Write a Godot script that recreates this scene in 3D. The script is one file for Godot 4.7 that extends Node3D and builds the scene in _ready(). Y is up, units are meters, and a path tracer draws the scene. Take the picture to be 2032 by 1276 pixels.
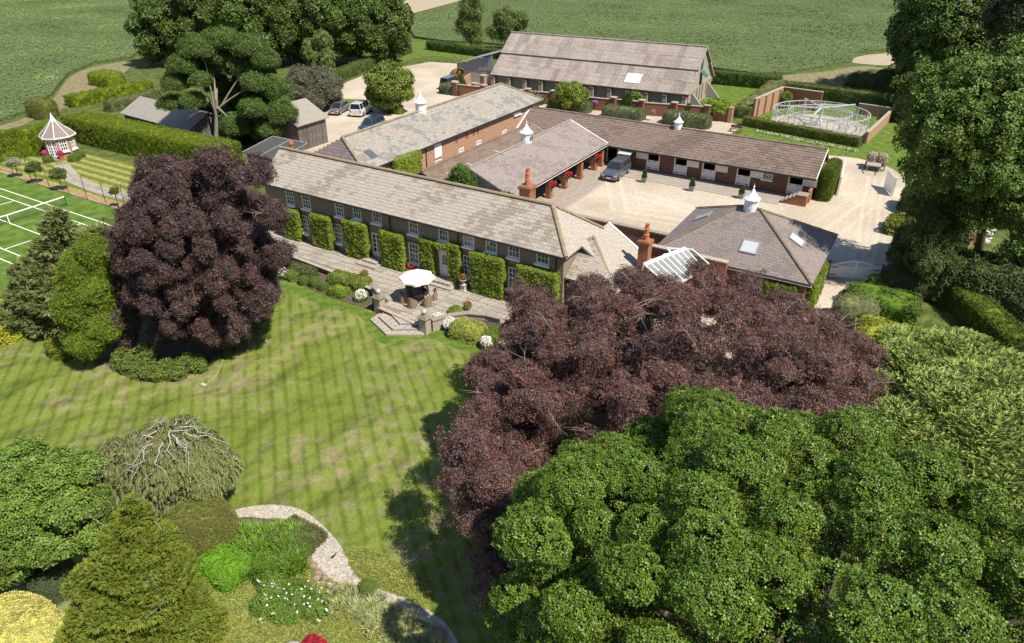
extends Node3D
# World axes: x runs along the house front, z = -v runs away from it; y is up; metres. The main lawn is y = 0.
const F := 1400.0          # focal length in photo pixels (photo 2032 x 1276)
const CH := 26.0           # camera height
const PITCH := 30.1
const YAW := 31.3
var cam_b: Basis
var mats := {}
var clumps := {}
var rng := RandomNumberGenerator.new()

class MB:
	var v := PackedVector3Array()
	var n := PackedVector3Array()
	var c := PackedColorArray()
	var col := Color.WHITE
	func tri(a: Vector3, b: Vector3, d: Vector3) -> void:
		var nn := (d - a).cross(b - a).normalized()
		v.append(a); v.append(b); v.append(d)
		n.append(nn); n.append(nn); n.append(nn)
		c.append(col); c.append(col); c.append(col)
	func quad(a: Vector3, b: Vector3, d: Vector3, e: Vector3) -> void:
		tri(a, b, d); tri(a, d, e)
	func quad_out(a: Vector3, b: Vector3, d: Vector3, e: Vector3, inside: Vector3) -> void:
		var nn := (d - a).cross(b - a)
		if nn.dot((a + d) * 0.5 - inside) < 0.0:
			quad(a, e, d, b)
		else:
			quad(a, b, d, e)
	func tri_out(a: Vector3, b: Vector3, d: Vector3, inside: Vector3) -> void:
		if (d - a).cross(b - a).dot((a + b + d) / 3.0 - inside) < 0.0:
			tri(a, d, b)
		else:
			tri(a, b, d)
	func hexa(p: Array) -> void:   # 8 corners: 0-3 below in ring order, 4-7 above
		var m := Vector3.ZERO
		for q in p: m += q
		m /= 8.0
		quad_out(p[0], p[1], p[2], p[3], m); quad_out(p[4], p[5], p[6], p[7], m)
		for i in 4:
			var j := (i + 1) % 4
			quad_out(p[i], p[j], p[j + 4], p[i + 4], m)
	func bx(a: Vector3, b: Vector3) -> void:
		hexa([Vector3(a.x, a.y, a.z), Vector3(b.x, a.y, a.z), Vector3(b.x, a.y, b.z), Vector3(a.x, a.y, b.z), Vector3(a.x, b.y, a.z), Vector3(b.x, b.y, a.z), Vector3(b.x, b.y, b.z), Vector3(a.x, b.y, b.z)])
	func box(t: Transform3D, s: Vector3) -> void:
		var h := s * 0.5
		hexa([t * Vector3(-h.x, -h.y, -h.z), t * Vector3(h.x, -h.y, -h.z), t * Vector3(h.x, -h.y, h.z), t * Vector3(-h.x, -h.y, h.z), t * Vector3(-h.x, h.y, -h.z), t * Vector3(h.x, h.y, -h.z), t * Vector3(h.x, h.y, h.z), t * Vector3(-h.x, h.y, h.z)])
	func bar(a: Vector3, b: Vector3, w: float, h: float, up := Vector3.UP) -> void:
		var d := b - a
		var z := d.normalized()
		if absf(z.dot(up)) > 0.98: up = Vector3.RIGHT
		var x := up.cross(z).normalized()
		box(Transform3D(Basis(x, z.cross(x), z), (a + b) * 0.5), Vector3(w, h, d.length()))
	func prism(poly: PackedVector2Array, y0: float, y1: float) -> void:   # poly in (x, z)
		var m := Vector3.ZERO
		for q in poly: m += Vector3(q.x, (y0 + y1) * 0.5, q.y)
		m /= poly.size()
		var idx := Geometry2D.triangulate_polygon(poly)
		for i in range(0, idx.size(), 3):
			var a := poly[idx[i]]; var b := poly[idx[i + 1]]; var d := poly[idx[i + 2]]
			tri_out(Vector3(a.x, y1, a.y), Vector3(b.x, y1, b.y), Vector3(d.x, y1, d.y), Vector3((a.x + b.x + d.x) / 3.0, y1 - 5.0, (a.y + b.y + d.y) / 3.0))
		if y1 > y0:
			var cw := Geometry2D.is_polygon_clockwise(poly)
			for i in poly.size():
				var a := poly[i]; var b := poly[(i + 1) % poly.size()]
				if cw:
					quad(Vector3(a.x, y0, a.y), Vector3(b.x, y0, b.y), Vector3(b.x, y1, b.y), Vector3(a.x, y1, a.y))
				else:
					quad(Vector3(b.x, y0, b.y), Vector3(a.x, y0, a.y), Vector3(a.x, y1, a.y), Vector3(b.x, y1, b.y))
	func ring(a: PackedVector3Array, b: PackedVector3Array, ca: Vector3, cb: Vector3) -> void:
		var k := a.size()
		for i in k:
			var j := (i + 1) % k
			var p := [a[i], b[i], b[j], a[i], b[j], a[j]]
			var q := [a[i] - ca, b[i] - cb, b[j] - cb, a[i] - ca, b[j] - cb, a[j] - ca]
			for t in 6:
				v.append(p[t]); n.append(q[t].normalized()); c.append(col)
	func tube(pts: Array, rad: Array, seg := 7) -> void:
		var prev := PackedVector3Array()
		var side := Vector3.RIGHT
		for i in pts.size():
			var d: Vector3 = (pts[mini(i + 1, pts.size() - 1)] - pts[maxi(i - 1, 0)]).normalized()
			side = (side - d * side.dot(d))
			if side.length() < 0.1: side = Vector3.FORWARD - d * Vector3.FORWARD.dot(d)
			side = side.normalized()
			var o := d.cross(side)
			var r := PackedVector3Array()
			for k in seg:
				var a := TAU * k / seg
				r.append(pts[i] + (side * cos(a) + o * sin(a)) * rad[i])
			if i > 0: ring(prev, r, pts[i - 1], pts[i])
			prev = r
	func lathe(o: Vector3, prof: Array, seg := 12, turn := 0.0) -> void:   # prof: Vector2(radius, height)
		for i in prof.size() - 1:
			for k in seg:
				var a0 := TAU * k / seg + turn; var a1 := TAU * (k + 1) / seg + turn
				var p: Vector2 = prof[i]; var q: Vector2 = prof[i + 1]
				var m := o + Vector3(0, (p.y + q.y) * 0.5 - (0.3 if p.x > q.x else -0.3) * absf(p.x - q.x), 0)
				var w := [o + Vector3(cos(a0) * p.x, p.y, sin(a0) * p.x), o + Vector3(cos(a1) * p.x, p.y, sin(a1) * p.x), o + Vector3(cos(a1) * q.x, q.y, sin(a1) * q.x), o + Vector3(cos(a0) * q.x, q.y, sin(a0) * q.x)]
				if p.x < 0.001: tri_out(w[0], w[2], w[3], m)
				elif q.x < 0.001: tri_out(w[0], w[1], w[2], m)
				else: quad_out(w[0], w[1], w[2], w[3], m)
	func ell(o: Vector3, r: Vector3, seg := 12, rows := 8, y_from := -1.0) -> void:
		for i in rows:
			var f0 := asin(clampf(lerpf(y_from, 1.0, float(i) / rows), -1, 1)); var f1 := asin(clampf(lerpf(y_from, 1.0, float(i + 1) / rows), -1, 1))
			for k in seg:
				var a0 := TAU * k / seg; var a1 := TAU * (k + 1) / seg
				var d := [Vector3(cos(a0) * cos(f0), sin(f0), sin(a0) * cos(f0)), Vector3(cos(a1) * cos(f0), sin(f0), sin(a1) * cos(f0)), Vector3(cos(a1) * cos(f1), sin(f1), sin(a1) * cos(f1)), Vector3(cos(a0) * cos(f1), sin(f1), sin(a0) * cos(f1))]
				for t in [0, 1, 2, 0, 2, 3]:
					v.append(o + d[t] * r); n.append((d[t] / r).normalized()); c.append(col)
	func hull_poly(pts: Array, inside: Vector3) -> void:   # planar convex polygon as a fan
		for i in range(1, pts.size() - 1): tri_out(pts[0], pts[i], pts[i + 1], inside)
	func slab(pts: Array, th: float) -> void:   # planar convex polygon with thickness straight down
		var up := []; var dn := []; var m := Vector3.ZERO
		for p in pts: up.append(p); dn.append(p - Vector3(0, th, 0)); m += p - Vector3(0, th * 0.5, 0)
		m /= pts.size()
		hull_poly(up, m); hull_poly(dn, m)
		for i in pts.size():
			var j := (i + 1) % pts.size()
			quad_out(up[i], up[j], dn[j], dn[i], m)
	func mesh() -> ArrayMesh:
		var arr := []
		arr.resize(Mesh.ARRAY_MAX)
		arr[Mesh.ARRAY_VERTEX] = v; arr[Mesh.ARRAY_NORMAL] = n; arr[Mesh.ARRAY_COLOR] = c
		var m := ArrayMesh.new()
		m.add_surface_from_arrays(Mesh.PRIMITIVE_TRIANGLES, arr)
		return m

# ---------- places ----------
func V(u: float, y: float, v: float) -> Vector3: return Vector3(u, y, -v)
func ray(px: float, py: float) -> Vector3: return cam_b * Vector3((px - 1016.0) / F, -(py - 638.0) / F, -1.0)
func P(px: float, py: float, h := 0.0) -> Vector3:       # where the sight line meets the level h
	var d := ray(px, py)
	return Vector3(0, CH, 0) + d * ((h - CH) / d.y)
func PV(px: float, py: float, v: float) -> Vector3:      # ... meets a wall that runs along x at v
	var d := ray(px, py)
	return Vector3(0, CH, 0) + d * (-v / d.z)
func PU(px: float, py: float, u: float) -> Vector3:      # ... meets a wall that runs along z at u
	var d := ray(px, py)
	return Vector3(0, CH, 0) + d * (u / d.x)
func PD(px: float, py: float, depth: float) -> Vector3: return Vector3(0, CH, 0) + ray(px, py) * depth
func PH(px: float, py: float, dist: float) -> Vector3:   # ... meets an upright plane facing the camera at that level distance
	var d := ray(px, py)
	var f := Vector3(-sin(deg_to_rad(YAW)), 0, -cos(deg_to_rad(YAW)))
	return Vector3(0, CH, 0) + d * (dist / d.dot(f))
func level_of(p: Vector3) -> float: return p.dot(Vector3(-sin(deg_to_rad(YAW)), 0, -cos(deg_to_rad(YAW))))
func depth_of(p: Vector3) -> float: return -(cam_b.inverse() * (p - Vector3(0, CH, 0))).z
func poly(px: Array, h := 0.0) -> PackedVector2Array:
	var r := PackedVector2Array()
	for i in range(0, px.size(), 2):
		var p := P(px[i], px[i + 1], h)
		r.append(Vector2(p.x, p.z))
	return r
func smooth(pts: PackedVector2Array, closed := true) -> PackedVector2Array:   # Catmull-Rom, 4 steps
	var r := PackedVector2Array()
	var k := pts.size()
	for i in (k if closed else k - 1):
		var a := pts[(i - 1 + k) % k if closed else maxi(i - 1, 0)]; var b := pts[i]; var d := pts[(i + 1) % k]; var e := pts[(i + 2) % k if closed else mini(i + 2, k - 1)]
		for t in 4: r.append(b.cubic_interpolate(d, a, e, t / 4.0))
	if not closed: r.append(pts[k - 1])
	return r

# ---------- nodes ----------
func thing(called: String, label: String, category: String, at: Vector3, group := "", turn := 0.0) -> Node3D:
	var o := Node3D.new()
	o.name = called
	o.position = at
	o.rotation.y = turn
	o.set_meta("label", label); o.set_meta("category", category)
	if group: o.set_meta("group", group)
	add_child(o, true)
	return o
func part(called: String, m, material: Material, parent: Node3D, at_world := true) -> MeshInstance3D:
	var o := MeshInstance3D.new()
	o.name = called
	o.mesh = m.mesh() if m is MB else m
	o.material_override = material
	if at_world and parent != self:   # the mesh is written in world places: undo the parents' places
		var p: Node = parent
		var off := Vector3.ZERO
		while p != self: off += p.position; p = p.get_parent()
		o.position = -off
	parent.add_child(o, true)
	return o
func structure(called: String, m, material: Material) -> MeshInstance3D:
	var o := part(called, m, material, self)
	o.set_meta("kind", "structure")
	return o
func relabel(o: Node3D, label: String) -> void: o.set_meta("label", label)
func copy_of(o: Node3D, at: Vector3, turn: float, label: String) -> Node3D:
	var d: Node3D = o.duplicate()
	d.name = o.name
	add_child(d, true)
	d.position = at; d.rotation.y = turn
	d.set_meta("label", label)
	return d

# ---------- materials ----------
func L(r: float, g: float, b: float) -> Color: return Color(r, g, b).linear_to_srgb()
var noise_cache := {}
func noise_tex(a: Color, b: Color, freq: float, seed_: int, size := 256, oct := 4, mid := 0.5, kind := FastNoiseLite.TYPE_SIMPLEX_SMOOTH) -> NoiseTexture2D:
	var nz := FastNoiseLite.new()
	nz.seed = seed_; nz.frequency = freq; nz.noise_type = kind; nz.fractal_octaves = oct
	if kind == FastNoiseLite.TYPE_CELLULAR: nz.cellular_return_type = FastNoiseLite.RETURN_CELL_VALUE
	var g := Gradient.new()
	g.set_color(0, a); g.set_color(1, b)
	g.set_offset(0, clampf(mid - 0.35, 0, 1)); g.set_offset(1, clampf(mid + 0.35, 0, 1))
	var t := NoiseTexture2D.new()
	t.width = size; t.height = size; t.seamless = true; t.noise = nz; t.color_ramp = g
	return t
var fine_grain: NoiseTexture2D
var bumps: NoiseTexture2D
# two colours in patches `metres` long, over a fine grain, written in linear values
func mat(key: String, a: Color, b: Color, metres := 2.0, rough := 0.9, grain := 0.25, opt := {}) -> StandardMaterial3D:
	if mats.has(key): return mats[key]
	var m := StandardMaterial3D.new()
	m.resource_name = key
	m.roughness = rough
	m.metallic_specular = opt.get("spec", 0.35)
	m.albedo_texture = noise_tex(a, b, opt.get("freq", 0.02), key.hash() % 1000, opt.get("size", 256), opt.get("oct", 5), 0.5, opt.get("kind", FastNoiseLite.TYPE_SIMPLEX_SMOOTH))
	m.uv1_triplanar = true; m.uv1_world_triplanar = true
	var st: Vector3 = opt.get("stretch", Vector3.ONE)
	m.uv1_scale = st / metres
	if grain > 0.0:
		m.detail_enabled = true
		m.detail_blend_mode = BaseMaterial3D.BLEND_MODE_MUL
		m.detail_uv_layer = BaseMaterial3D.DETAIL_UV_2
		m.detail_albedo = fine_grain
		m.uv2_triplanar = true; m.uv2_world_triplanar = true
		m.uv2_scale = Vector3.ONE / opt.get("grain_m", 0.9)
	if opt.get("bump", 0.0) > 0.0:
		m.normal_enabled = true; m.normal_texture = bumps; m.normal_scale = opt.bump
	m.vertex_color_use_as_albedo = true
	mats[key] = m
	return m
func flat(key: String, c: Color, rough := 0.6, metal := 0.0, opt := {}) -> StandardMaterial3D:
	if mats.has(key): return mats[key]
	var m := StandardMaterial3D.new()
	m.resource_name = key
	m.albedo_color = c; m.roughness = rough; m.metallic = metal
	m.metallic_specular = opt.get("spec", 0.5)
	m.vertex_color_use_as_albedo = true
	if opt.has("coat"): m.clearcoat_enabled = true; m.clearcoat = opt.coat; m.clearcoat_roughness = 0.08
	if opt.has("alpha"):
		m.transparency = BaseMaterial3D.TRANSPARENCY_ALPHA; m.albedo_color.a = opt.alpha
	mats[key] = m
	return m
func leaf_mat(key: String, gloss := 0.55, back_given := 0.25) -> StandardMaterial3D:
	if mats.has(key): return mats[key]
	var m := StandardMaterial3D.new()
	m.resource_name = key
	m.albedo_color = Color.WHITE
	m.roughness = gloss
	m.metallic_specular = 0.4
	m.vertex_color_use_as_albedo = true
	m.backlight_enabled = true
	var back := back_given * 0.75
	m.backlight = Color(back, back, back * 0.5)
	mats[key] = m
	return m

# ---------- foliage ----------
func clump(kind: String) -> ArrayMesh:
	if clumps.has(kind): return clumps[kind]
	var r := RandomNumberGenerator.new()
	r.seed = kind.hash()
	var m := MB.new()
	var put := func(o: Vector3, along: Vector3, nrm: Vector3, ln: float, w: float):
		var x := along.cross(nrm).normalized() * w * 0.5
		var tip := o + along * ln - nrm * ln * 0.18
		var mid := o + along * ln * 0.5 + nrm * ln * 0.05
		var t := r.randf_range(0.82, 1.15)
		m.col = Color(t, t, t)
		m.tri(o, mid + x, tip); m.tri(o, tip, mid - x)
	match kind:
		"broad":       # a tuft of broad leaves, radius 1
			for i in 16:
				var d := Vector3(r.randfn(), r.randfn() * 0.7 + 0.35, r.randfn()).normalized()
				var side := Vector3(r.randfn(), r.randfn() * 0.4, r.randfn()).normalized()
				put.call(d * r.randf_range(0.15, 0.6), (d + side * 0.7).normalized(), (Vector3.UP * 0.7 + d * 0.5 + side * 0.35).normalized(), r.randf_range(0.42, 0.62), r.randf_range(0.32, 0.46))
		"small":       # finer leaves, denser
			for i in 26:
				var d := Vector3(r.randfn(), r.randfn() * 0.6 + 0.2, r.randfn()).normalized()
				var side := Vector3(r.randfn(), r.randfn() * 0.5, r.randfn()).normalized()
				put.call(d * r.randf_range(0.1, 0.85), (d + side * 0.9).normalized(), (Vector3.UP * 0.5 + d * 0.4 + side * 0.6).normalized(), r.randf_range(0.28, 0.42), r.randf_range(0.18, 0.28))
		"spray":       # a flat drooping spray of narrow leaflets along +z
			for i in 20:
				var z := r.randf_range(-0.2, 1.0)
				var s := 1.0 if i % 2 == 0 else -1.0
				var al := Vector3(s * r.randf_range(0.5, 1.0), r.randf_range(-0.25, 0.1), r.randf_range(0.35, 1.0)).normalized()
				put.call(Vector3(0, -0.3 * z * z + r.randf_range(-0.05, 0.05), z), al, (Vector3.UP + Vector3(r.randfn(), 0, r.randfn()) * 0.25).normalized(), r.randf_range(0.3, 0.5), r.randf_range(0.1, 0.16))
		"needle":      # stiff thin needles, for clipped yew and cedar
			for i in 30:
				var d := Vector3(r.randfn(), r.randfn() * 0.5 + 0.5, r.randfn()).normalized()
				put.call(d * r.randf_range(0.0, 0.5), d, Vector3(r.randfn(), r.randfn(), r.randfn()).normalized(), r.randf_range(0.4, 0.7), r.randf_range(0.09, 0.16))
		"blade":       # a tuft of long arching grass blades
			for i in 22:
				var a := r.randf() * TAU
				var d := Vector3(cos(a), 0, sin(a))
				var o := d * r.randf() * 0.12
				var lean := r.randf_range(0.15, 0.75)
				var mid := o + Vector3.UP * 0.6 + d * lean * 0.45
				var tip := o + Vector3.UP * (1.0 - lean * 0.35) + d * lean * 1.1
				var x := d.cross(Vector3.UP) * 0.03
				var t := r.randf_range(0.8, 1.2)
				m.col = Color(t, t, t)
				m.quad(o - x, o + x, mid + x, mid - x); m.tri(mid - x, mid + x, tip)
		"star":        # upright rosette for flower heads
			for i in 12:
				var d := Vector3(r.randfn(), absf(r.randfn()) * 0.8 + 0.1, r.randfn()).normalized()
				put.call(d * 0.4, (d.cross(Vector3(r.randfn(), r.randfn(), r.randfn()))).normalized(), d, 0.55, 0.5)
	clumps[kind] = m.mesh()
	return clumps[kind]
func scatter(called: String, parent: Node3D, kind: String, xf: Array, cols: PackedColorArray, material: Material) -> MultiMeshInstance3D:
	var mm := MultiMesh.new()
	mm.transform_format = MultiMesh.TRANSFORM_3D
	mm.use_colors = true
	mm.mesh = clump(kind)
	mm.instance_count = xf.size()
	for i in xf.size():
		mm.set_instance_transform(i, xf[i]); mm.set_instance_color(i, cols[i])
	var o := MultiMeshInstance3D.new()
	o.name = called
	o.multimesh = mm
	o.material_override = material
	o.set_meta("kind", "stuff")
	if parent != self: o.position = -parent.position
	parent.add_child(o, true)
	return o
func tint(c: Color, r: RandomNumberGenerator, spread := 0.22, warm := 0.1) -> Color:
	var k := 1.0 + r.randf_range(-spread, spread)
	var w := r.randf_range(-warm, warm)
	return Color(c.r * k * (1.0 + w), c.g * k, c.b * k * (1.0 - w))
func facing(d: Vector3, r: RandomNumberGenerator, s: float) -> Basis:   # y axis along d, turned at random
	var y := d.normalized()
	var x := y.cross(Vector3(r.randfn(), r.randfn(), r.randfn())).normalized()
	return Basis(x, y, x.cross(y)).scaled(Vector3(s, s, s))
func sprayed(out: Vector3, r: RandomNumberGenerator, s: float) -> Basis:  # z axis along `out`
	var z := out.normalized()
	var x := Vector3.UP.cross(z)
	if x.length() < 0.05: x = Vector3.RIGHT
	x = (x.normalized() + Vector3(r.randfn(), r.randfn(), r.randfn()) * 0.25).normalized()
	var y := z.cross(x).normalized()
	return Basis(y.cross(z).normalized(), y, z).scaled(Vector3(s, s, s))
# lobes: [centre, radii]; leaves lie in the outer shell of each lobe and not inside another one
func crown(parent: Node3D, lobes: Array, count: int, kind: String, size: float, c: Color, material: Material, opt := {}) -> void:
	var r := RandomNumberGenerator.new()
	r.seed = opt.get("seed", 7)
	var nz := FastNoiseLite.new()
	nz.seed = r.randi() % 999; nz.frequency = opt.get("rough_freq", 0.35)
	var ragged: float = opt.get("ragged", 0.22)
	var shell: float = opt.get("shell", 0.4)
	var low: float = opt.get("low", -0.75)
	var grow: float = opt.get("up", 0.35)
	var sprd: float = opt.get("spread", 0.22)
	var area := PackedFloat32Array()
	var tot := 0.0
	for l in lobes:
		tot += pow(l[1].x * l[1].z, 0.8) + l[1].x * l[1].y
		area.append(tot)
	var xf := []
	var cols := PackedColorArray()
	var tries := 0
	while xf.size() < count and tries < count * 4:
		tries += 1
		var q := r.randf() * tot
		var k := area.bsearch(q)
		var l: Array = lobes[k]
		var d := Vector3(r.randfn(), r.randfn(), r.randfn()).normalized()
		if d.y < low: continue
		var f := 1.0 - shell * pow(r.randf(), 1.7)
		f *= 1.0 + ragged * nz.get_noise_3dv((l[0] + d * l[1]) * 1.0) * 1.6
		var p: Vector3 = l[0] + d * l[1] * f
		if p.y < 0.05: continue
		var hid := false
		for t in 3:   # look at a few other lobes only
			var o: Array = lobes[r.randi() % lobes.size()]
			if o != l and (((p - o[0]) / o[1]).length() < 0.62): hid = true
		if hid: continue
		var nrm: Vector3 = (d / l[1]).normalized()
		var s := size * r.randf_range(0.7, 1.3)
		var out := (nrm + Vector3.UP * grow + Vector3(r.randfn(), r.randfn(), r.randfn()) * 0.3)
		xf.append(Transform3D(sprayed(out + Vector3.DOWN * opt.get("droop", 0.0), r, s) if kind == "spray" else facing(out, r, s), p))
		cols.append(tint(c, r, sprd, opt.get("warm", 0.1)))
	scatter(opt.get("called", "crown"), parent, kind, xf, cols, material)
# a clipped block: rounded box in the axes of t, half sizes h, corner radius rad
func block_leaves(parent: Node3D, called: String, t: Transform3D, h: Vector3, rad: float, per_m2: float, kind: String, size: float, c: Color, material: Material, opt := {}) -> void:
	var r := RandomNumberGenerator.new()
	r.seed = opt.get("seed", 3)
	var nz := FastNoiseLite.new()
	nz.seed = r.randi() % 999; nz.frequency = 0.5
	var faces := [[Vector3.UP, h.x * h.z], [Vector3.LEFT, h.y * h.z], [Vector3.RIGHT, h.y * h.z], [Vector3.FORWARD, h.x * h.y], [Vector3.BACK, h.x * h.y]]
	var tot := 0.0
	for f in faces: tot += f[1]
	var xf := []
	var cols := PackedColorArray()
	var inner := (h - Vector3.ONE * rad).max(Vector3.ZERO)
	for i in int(tot * 4.0 * per_m2):
		var q := r.randf() * tot
		var k := 0
		while q > faces[k][1]: q -= faces[k][1]; k += 1
		var p := Vector3(r.randf_range(-1, 1), r.randf_range(-1, 1), r.randf_range(-1, 1))
		var fd: Vector3 = faces[k][0]
		if fd.x != 0: p.x = fd.x
		if fd.y != 0: p.y = fd.y
		if fd.z != 0: p.z = fd.z
		p *= h
		var core := p.clamp(-inner, inner)
		if core.y < 0.0 and p.y < 0.0: core.y = minf(core.y, p.y) if false else core.y
		var d := (p - core)
		if p.y < -inner.y: d.y = 0.0; core.y = p.y
		var nrm := d.normalized() if d.length() > 0.001 else fd
		var w := t * (core + nrm * rad)
		w += t.basis * nrm * (nz.get_noise_3dv(w) * opt.get("bumpy", 0.12) - r.randf() * size * 0.6)
		var wn: Vector3 = t.basis * nrm
		xf.append(Transform3D(facing(wn + Vector3.UP * opt.get("up", 0.4) + Vector3(r.randfn(), r.randfn(), r.randfn()) * 0.35, r, size * r.randf_range(0.7, 1.3)), w))
		cols.append(tint(c, r, opt.get("spread", 0.22), opt.get("warm", 0.1)))
	scatter(called, parent, kind, xf, cols, material)
func rounded_core(t: Transform3D, h: Vector3, rad: float) -> MB:
	var m := MB.new()
	var steps := 4
	var inner := (h - Vector3.ONE * rad).max(Vector3.ZERO)
	for f in [Vector3.UP, Vector3.DOWN, Vector3.LEFT, Vector3.RIGHT, Vector3.FORWARD, Vector3.BACK]:
		var a := Vector3(f.y, f.z, f.x).abs(); var b := Vector3(f.z, f.x, f.y).abs()
		for i in steps:
			for j in steps:
				var cs := []
				for o in [Vector2(i, j), Vector2(i + 1, j), Vector2(i + 1, j + 1), Vector2(i, j + 1)]:
					var p: Vector3 = (f + a * (o.x / steps * 2.0 - 1.0) + b * (o.y / steps * 2.0 - 1.0)) * h
					var core := p.clamp(-inner, inner)
					if p.y < -inner.y: core.y = p.y
					var d := p - core
					cs.append(t * (core + (d.normalized() * rad if d.length() > 0.001 else Vector3.ZERO)))
				m.quad_out(cs[0], cs[1], cs[2], cs[3], t.origin)
	return m
func hedge(called: String, label: String, category: String, t: Transform3D, h: Vector3, rad: float, c: Color, opt := {}) -> Node3D:
	var o := thing(called, label, category, Vector3(t.origin.x, t.origin.y - h.y, t.origin.z), opt.get("group", ""))
	var inset: float = opt.get("inset", 0.12)
	var core := rounded_core(t, h - Vector3(inset, inset * 0.5, inset), maxf(rad - inset, 0.02))
	part("twiggy_core", core, flat("inner_leaf_" + str(c), c.linear_to_srgb(), 0.95, 0.0, {"spec": 0.1}), o)
	block_leaves(o, "foliage", t, h, rad, opt.get("per_m2", 26.0), opt.get("kind", "small"), opt.get("size", 0.2), c, leaf_mat(opt.get("leaf", "hedge_leaf"), opt.get("gloss", 0.6), opt.get("back", 0.25)), opt)
	return o
func hedge_between(called: String, label: String, a: Vector3, b: Vector3, width: float, height: float, c: Color, opt := {}) -> Node3D:
	var d := b - a
	d.y = 0
	var z := d.normalized()
	var t := Transform3D(Basis(Vector3.UP.cross(z), Vector3.UP, z), (a + b) * 0.5 + Vector3(0, height * 0.5, 0))
	return hedge(called, label, opt.get("category", "hedge"), t, Vector3(width * 0.5, height * 0.5, d.length() * 0.5), opt.get("rad", 0.25), c, opt)
func ball(called: String, label: String, category: String, p: Vector3, r: Vector3, c: Color, opt := {}) -> Node3D:
	return hedge(called, label, category, Transform3D(Basis(), p + Vector3(0, r.y, 0)), r, minf(r.x, minf(r.y, r.z)) * opt.get("round", 0.95), c, opt)
# a tree: trunk and limbs reaching for its lobes, then the crown
func tree(called: String, label: String, base: Vector3, lobes: Array, trunk_r: float, bark: Material, count: int, kind: String, size: float, c: Color, material: Material, opt := {}) -> Node3D:
	var o := thing(called, label, opt.get("category", "tree"), base, opt.get("group", ""))
	var r := RandomNumberGenerator.new()
	r.seed = opt.get("seed", 7) + 11
	var mid := Vector3.ZERO
	var w := 0.0
	for l in lobes: mid += l[0] * l[1].x; w += l[1].x
	mid /= w
	var fork := base.lerp(Vector3(lerpf(base.x, mid.x, 0.6), mid.y, lerpf(base.z, mid.z, 0.6)), opt.get("fork", 0.45))
	var m := MB.new()
	m.tube([base - Vector3(0, 0.2, 0), base + (fork - base) * 0.06, base.lerp(fork, 0.5) + Vector3(r.randfn(), 0, r.randfn()) * trunk_r * 0.3, fork], [trunk_r * 1.5, trunk_r * 1.08, trunk_r * 0.92, trunk_r * 0.75], 9)
	part("trunk", m, bark, o)
	var lm := MB.new()
	var many: int = mini(lobes.size(), opt.get("limbs", 12))
	for i in many:
		var l: Array = lobes[i * lobes.size() / many]
		var tip: Vector3 = l[0] + Vector3(0, l[1].y * opt.get("poke", 0.5), 0)
		var bend := fork.lerp(tip, 0.5) + Vector3(r.randfn() * 0.3, (tip.y - fork.y) * 0.12 + trunk_r, r.randfn() * 0.3)
		var root := base.lerp(fork, lerpf(opt.get("first", 0.8), 1.0, float(i) / many))
		lm.tube([root, root.lerp(bend, 0.5) + Vector3(0, trunk_r * 0.4, 0), bend, bend.lerp(tip, 0.6), tip], [trunk_r * 0.62, trunk_r * 0.45, trunk_r * 0.3, trunk_r * 0.18, trunk_r * 0.05], 6)
	part("limbs", lm, bark, o)
	crown(o, lobes, count, kind, size, c, material, opt)
	return o
# lobes spread over an ellipsoid; k of them, radius share f
func lobes_on(centre: Vector3, rad: Vector3, k: int, f: float, seed_: int, opt := {}) -> Array:
	var r := RandomNumberGenerator.new()
	r.seed = seed_
	var out := [[centre, rad * opt.get("inner", 0.72)]]
	var ga := PI * (3.0 - sqrt(5.0))
	for i in k:
		var y := lerpf(1.0, opt.get("from", -0.55), (i + 0.5) / k)
		var a := ga * i + r.randf() * 0.5
		var d := Vector3(cos(a) * sqrt(1 - y * y), y, sin(a) * sqrt(1 - y * y))
		var fr := f * r.randf_range(0.75, 1.25)
		var lr := Vector3(rad.x, lerpf(rad.y, rad.x, 0.35), rad.z) * fr
		lr.y *= opt.get("flat", 1.0)
		out.append([centre + d * (rad - lr * 0.55) + Vector3(r.randfn(), r.randfn() * 0.6, r.randfn()) * rad.x * 0.05, lr])
	return out
# lobes given in photo pixels at a depth: [px, py, radius px, radius-y px, depth offset m]
func lobes_px(depth: float, list: Array) -> Array:
	var out := []
	var far := (depth - CH * sin(deg_to_rad(PITCH))) / cos(deg_to_rad(PITCH))   # level distance of a foot at that depth
	for l in list:
		var p := PH(l[0], l[1], far + l[4])
		out.append([p, Vector3(l[2], l[3], l[2]) * depth_of(p) / F])
	return out
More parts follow.
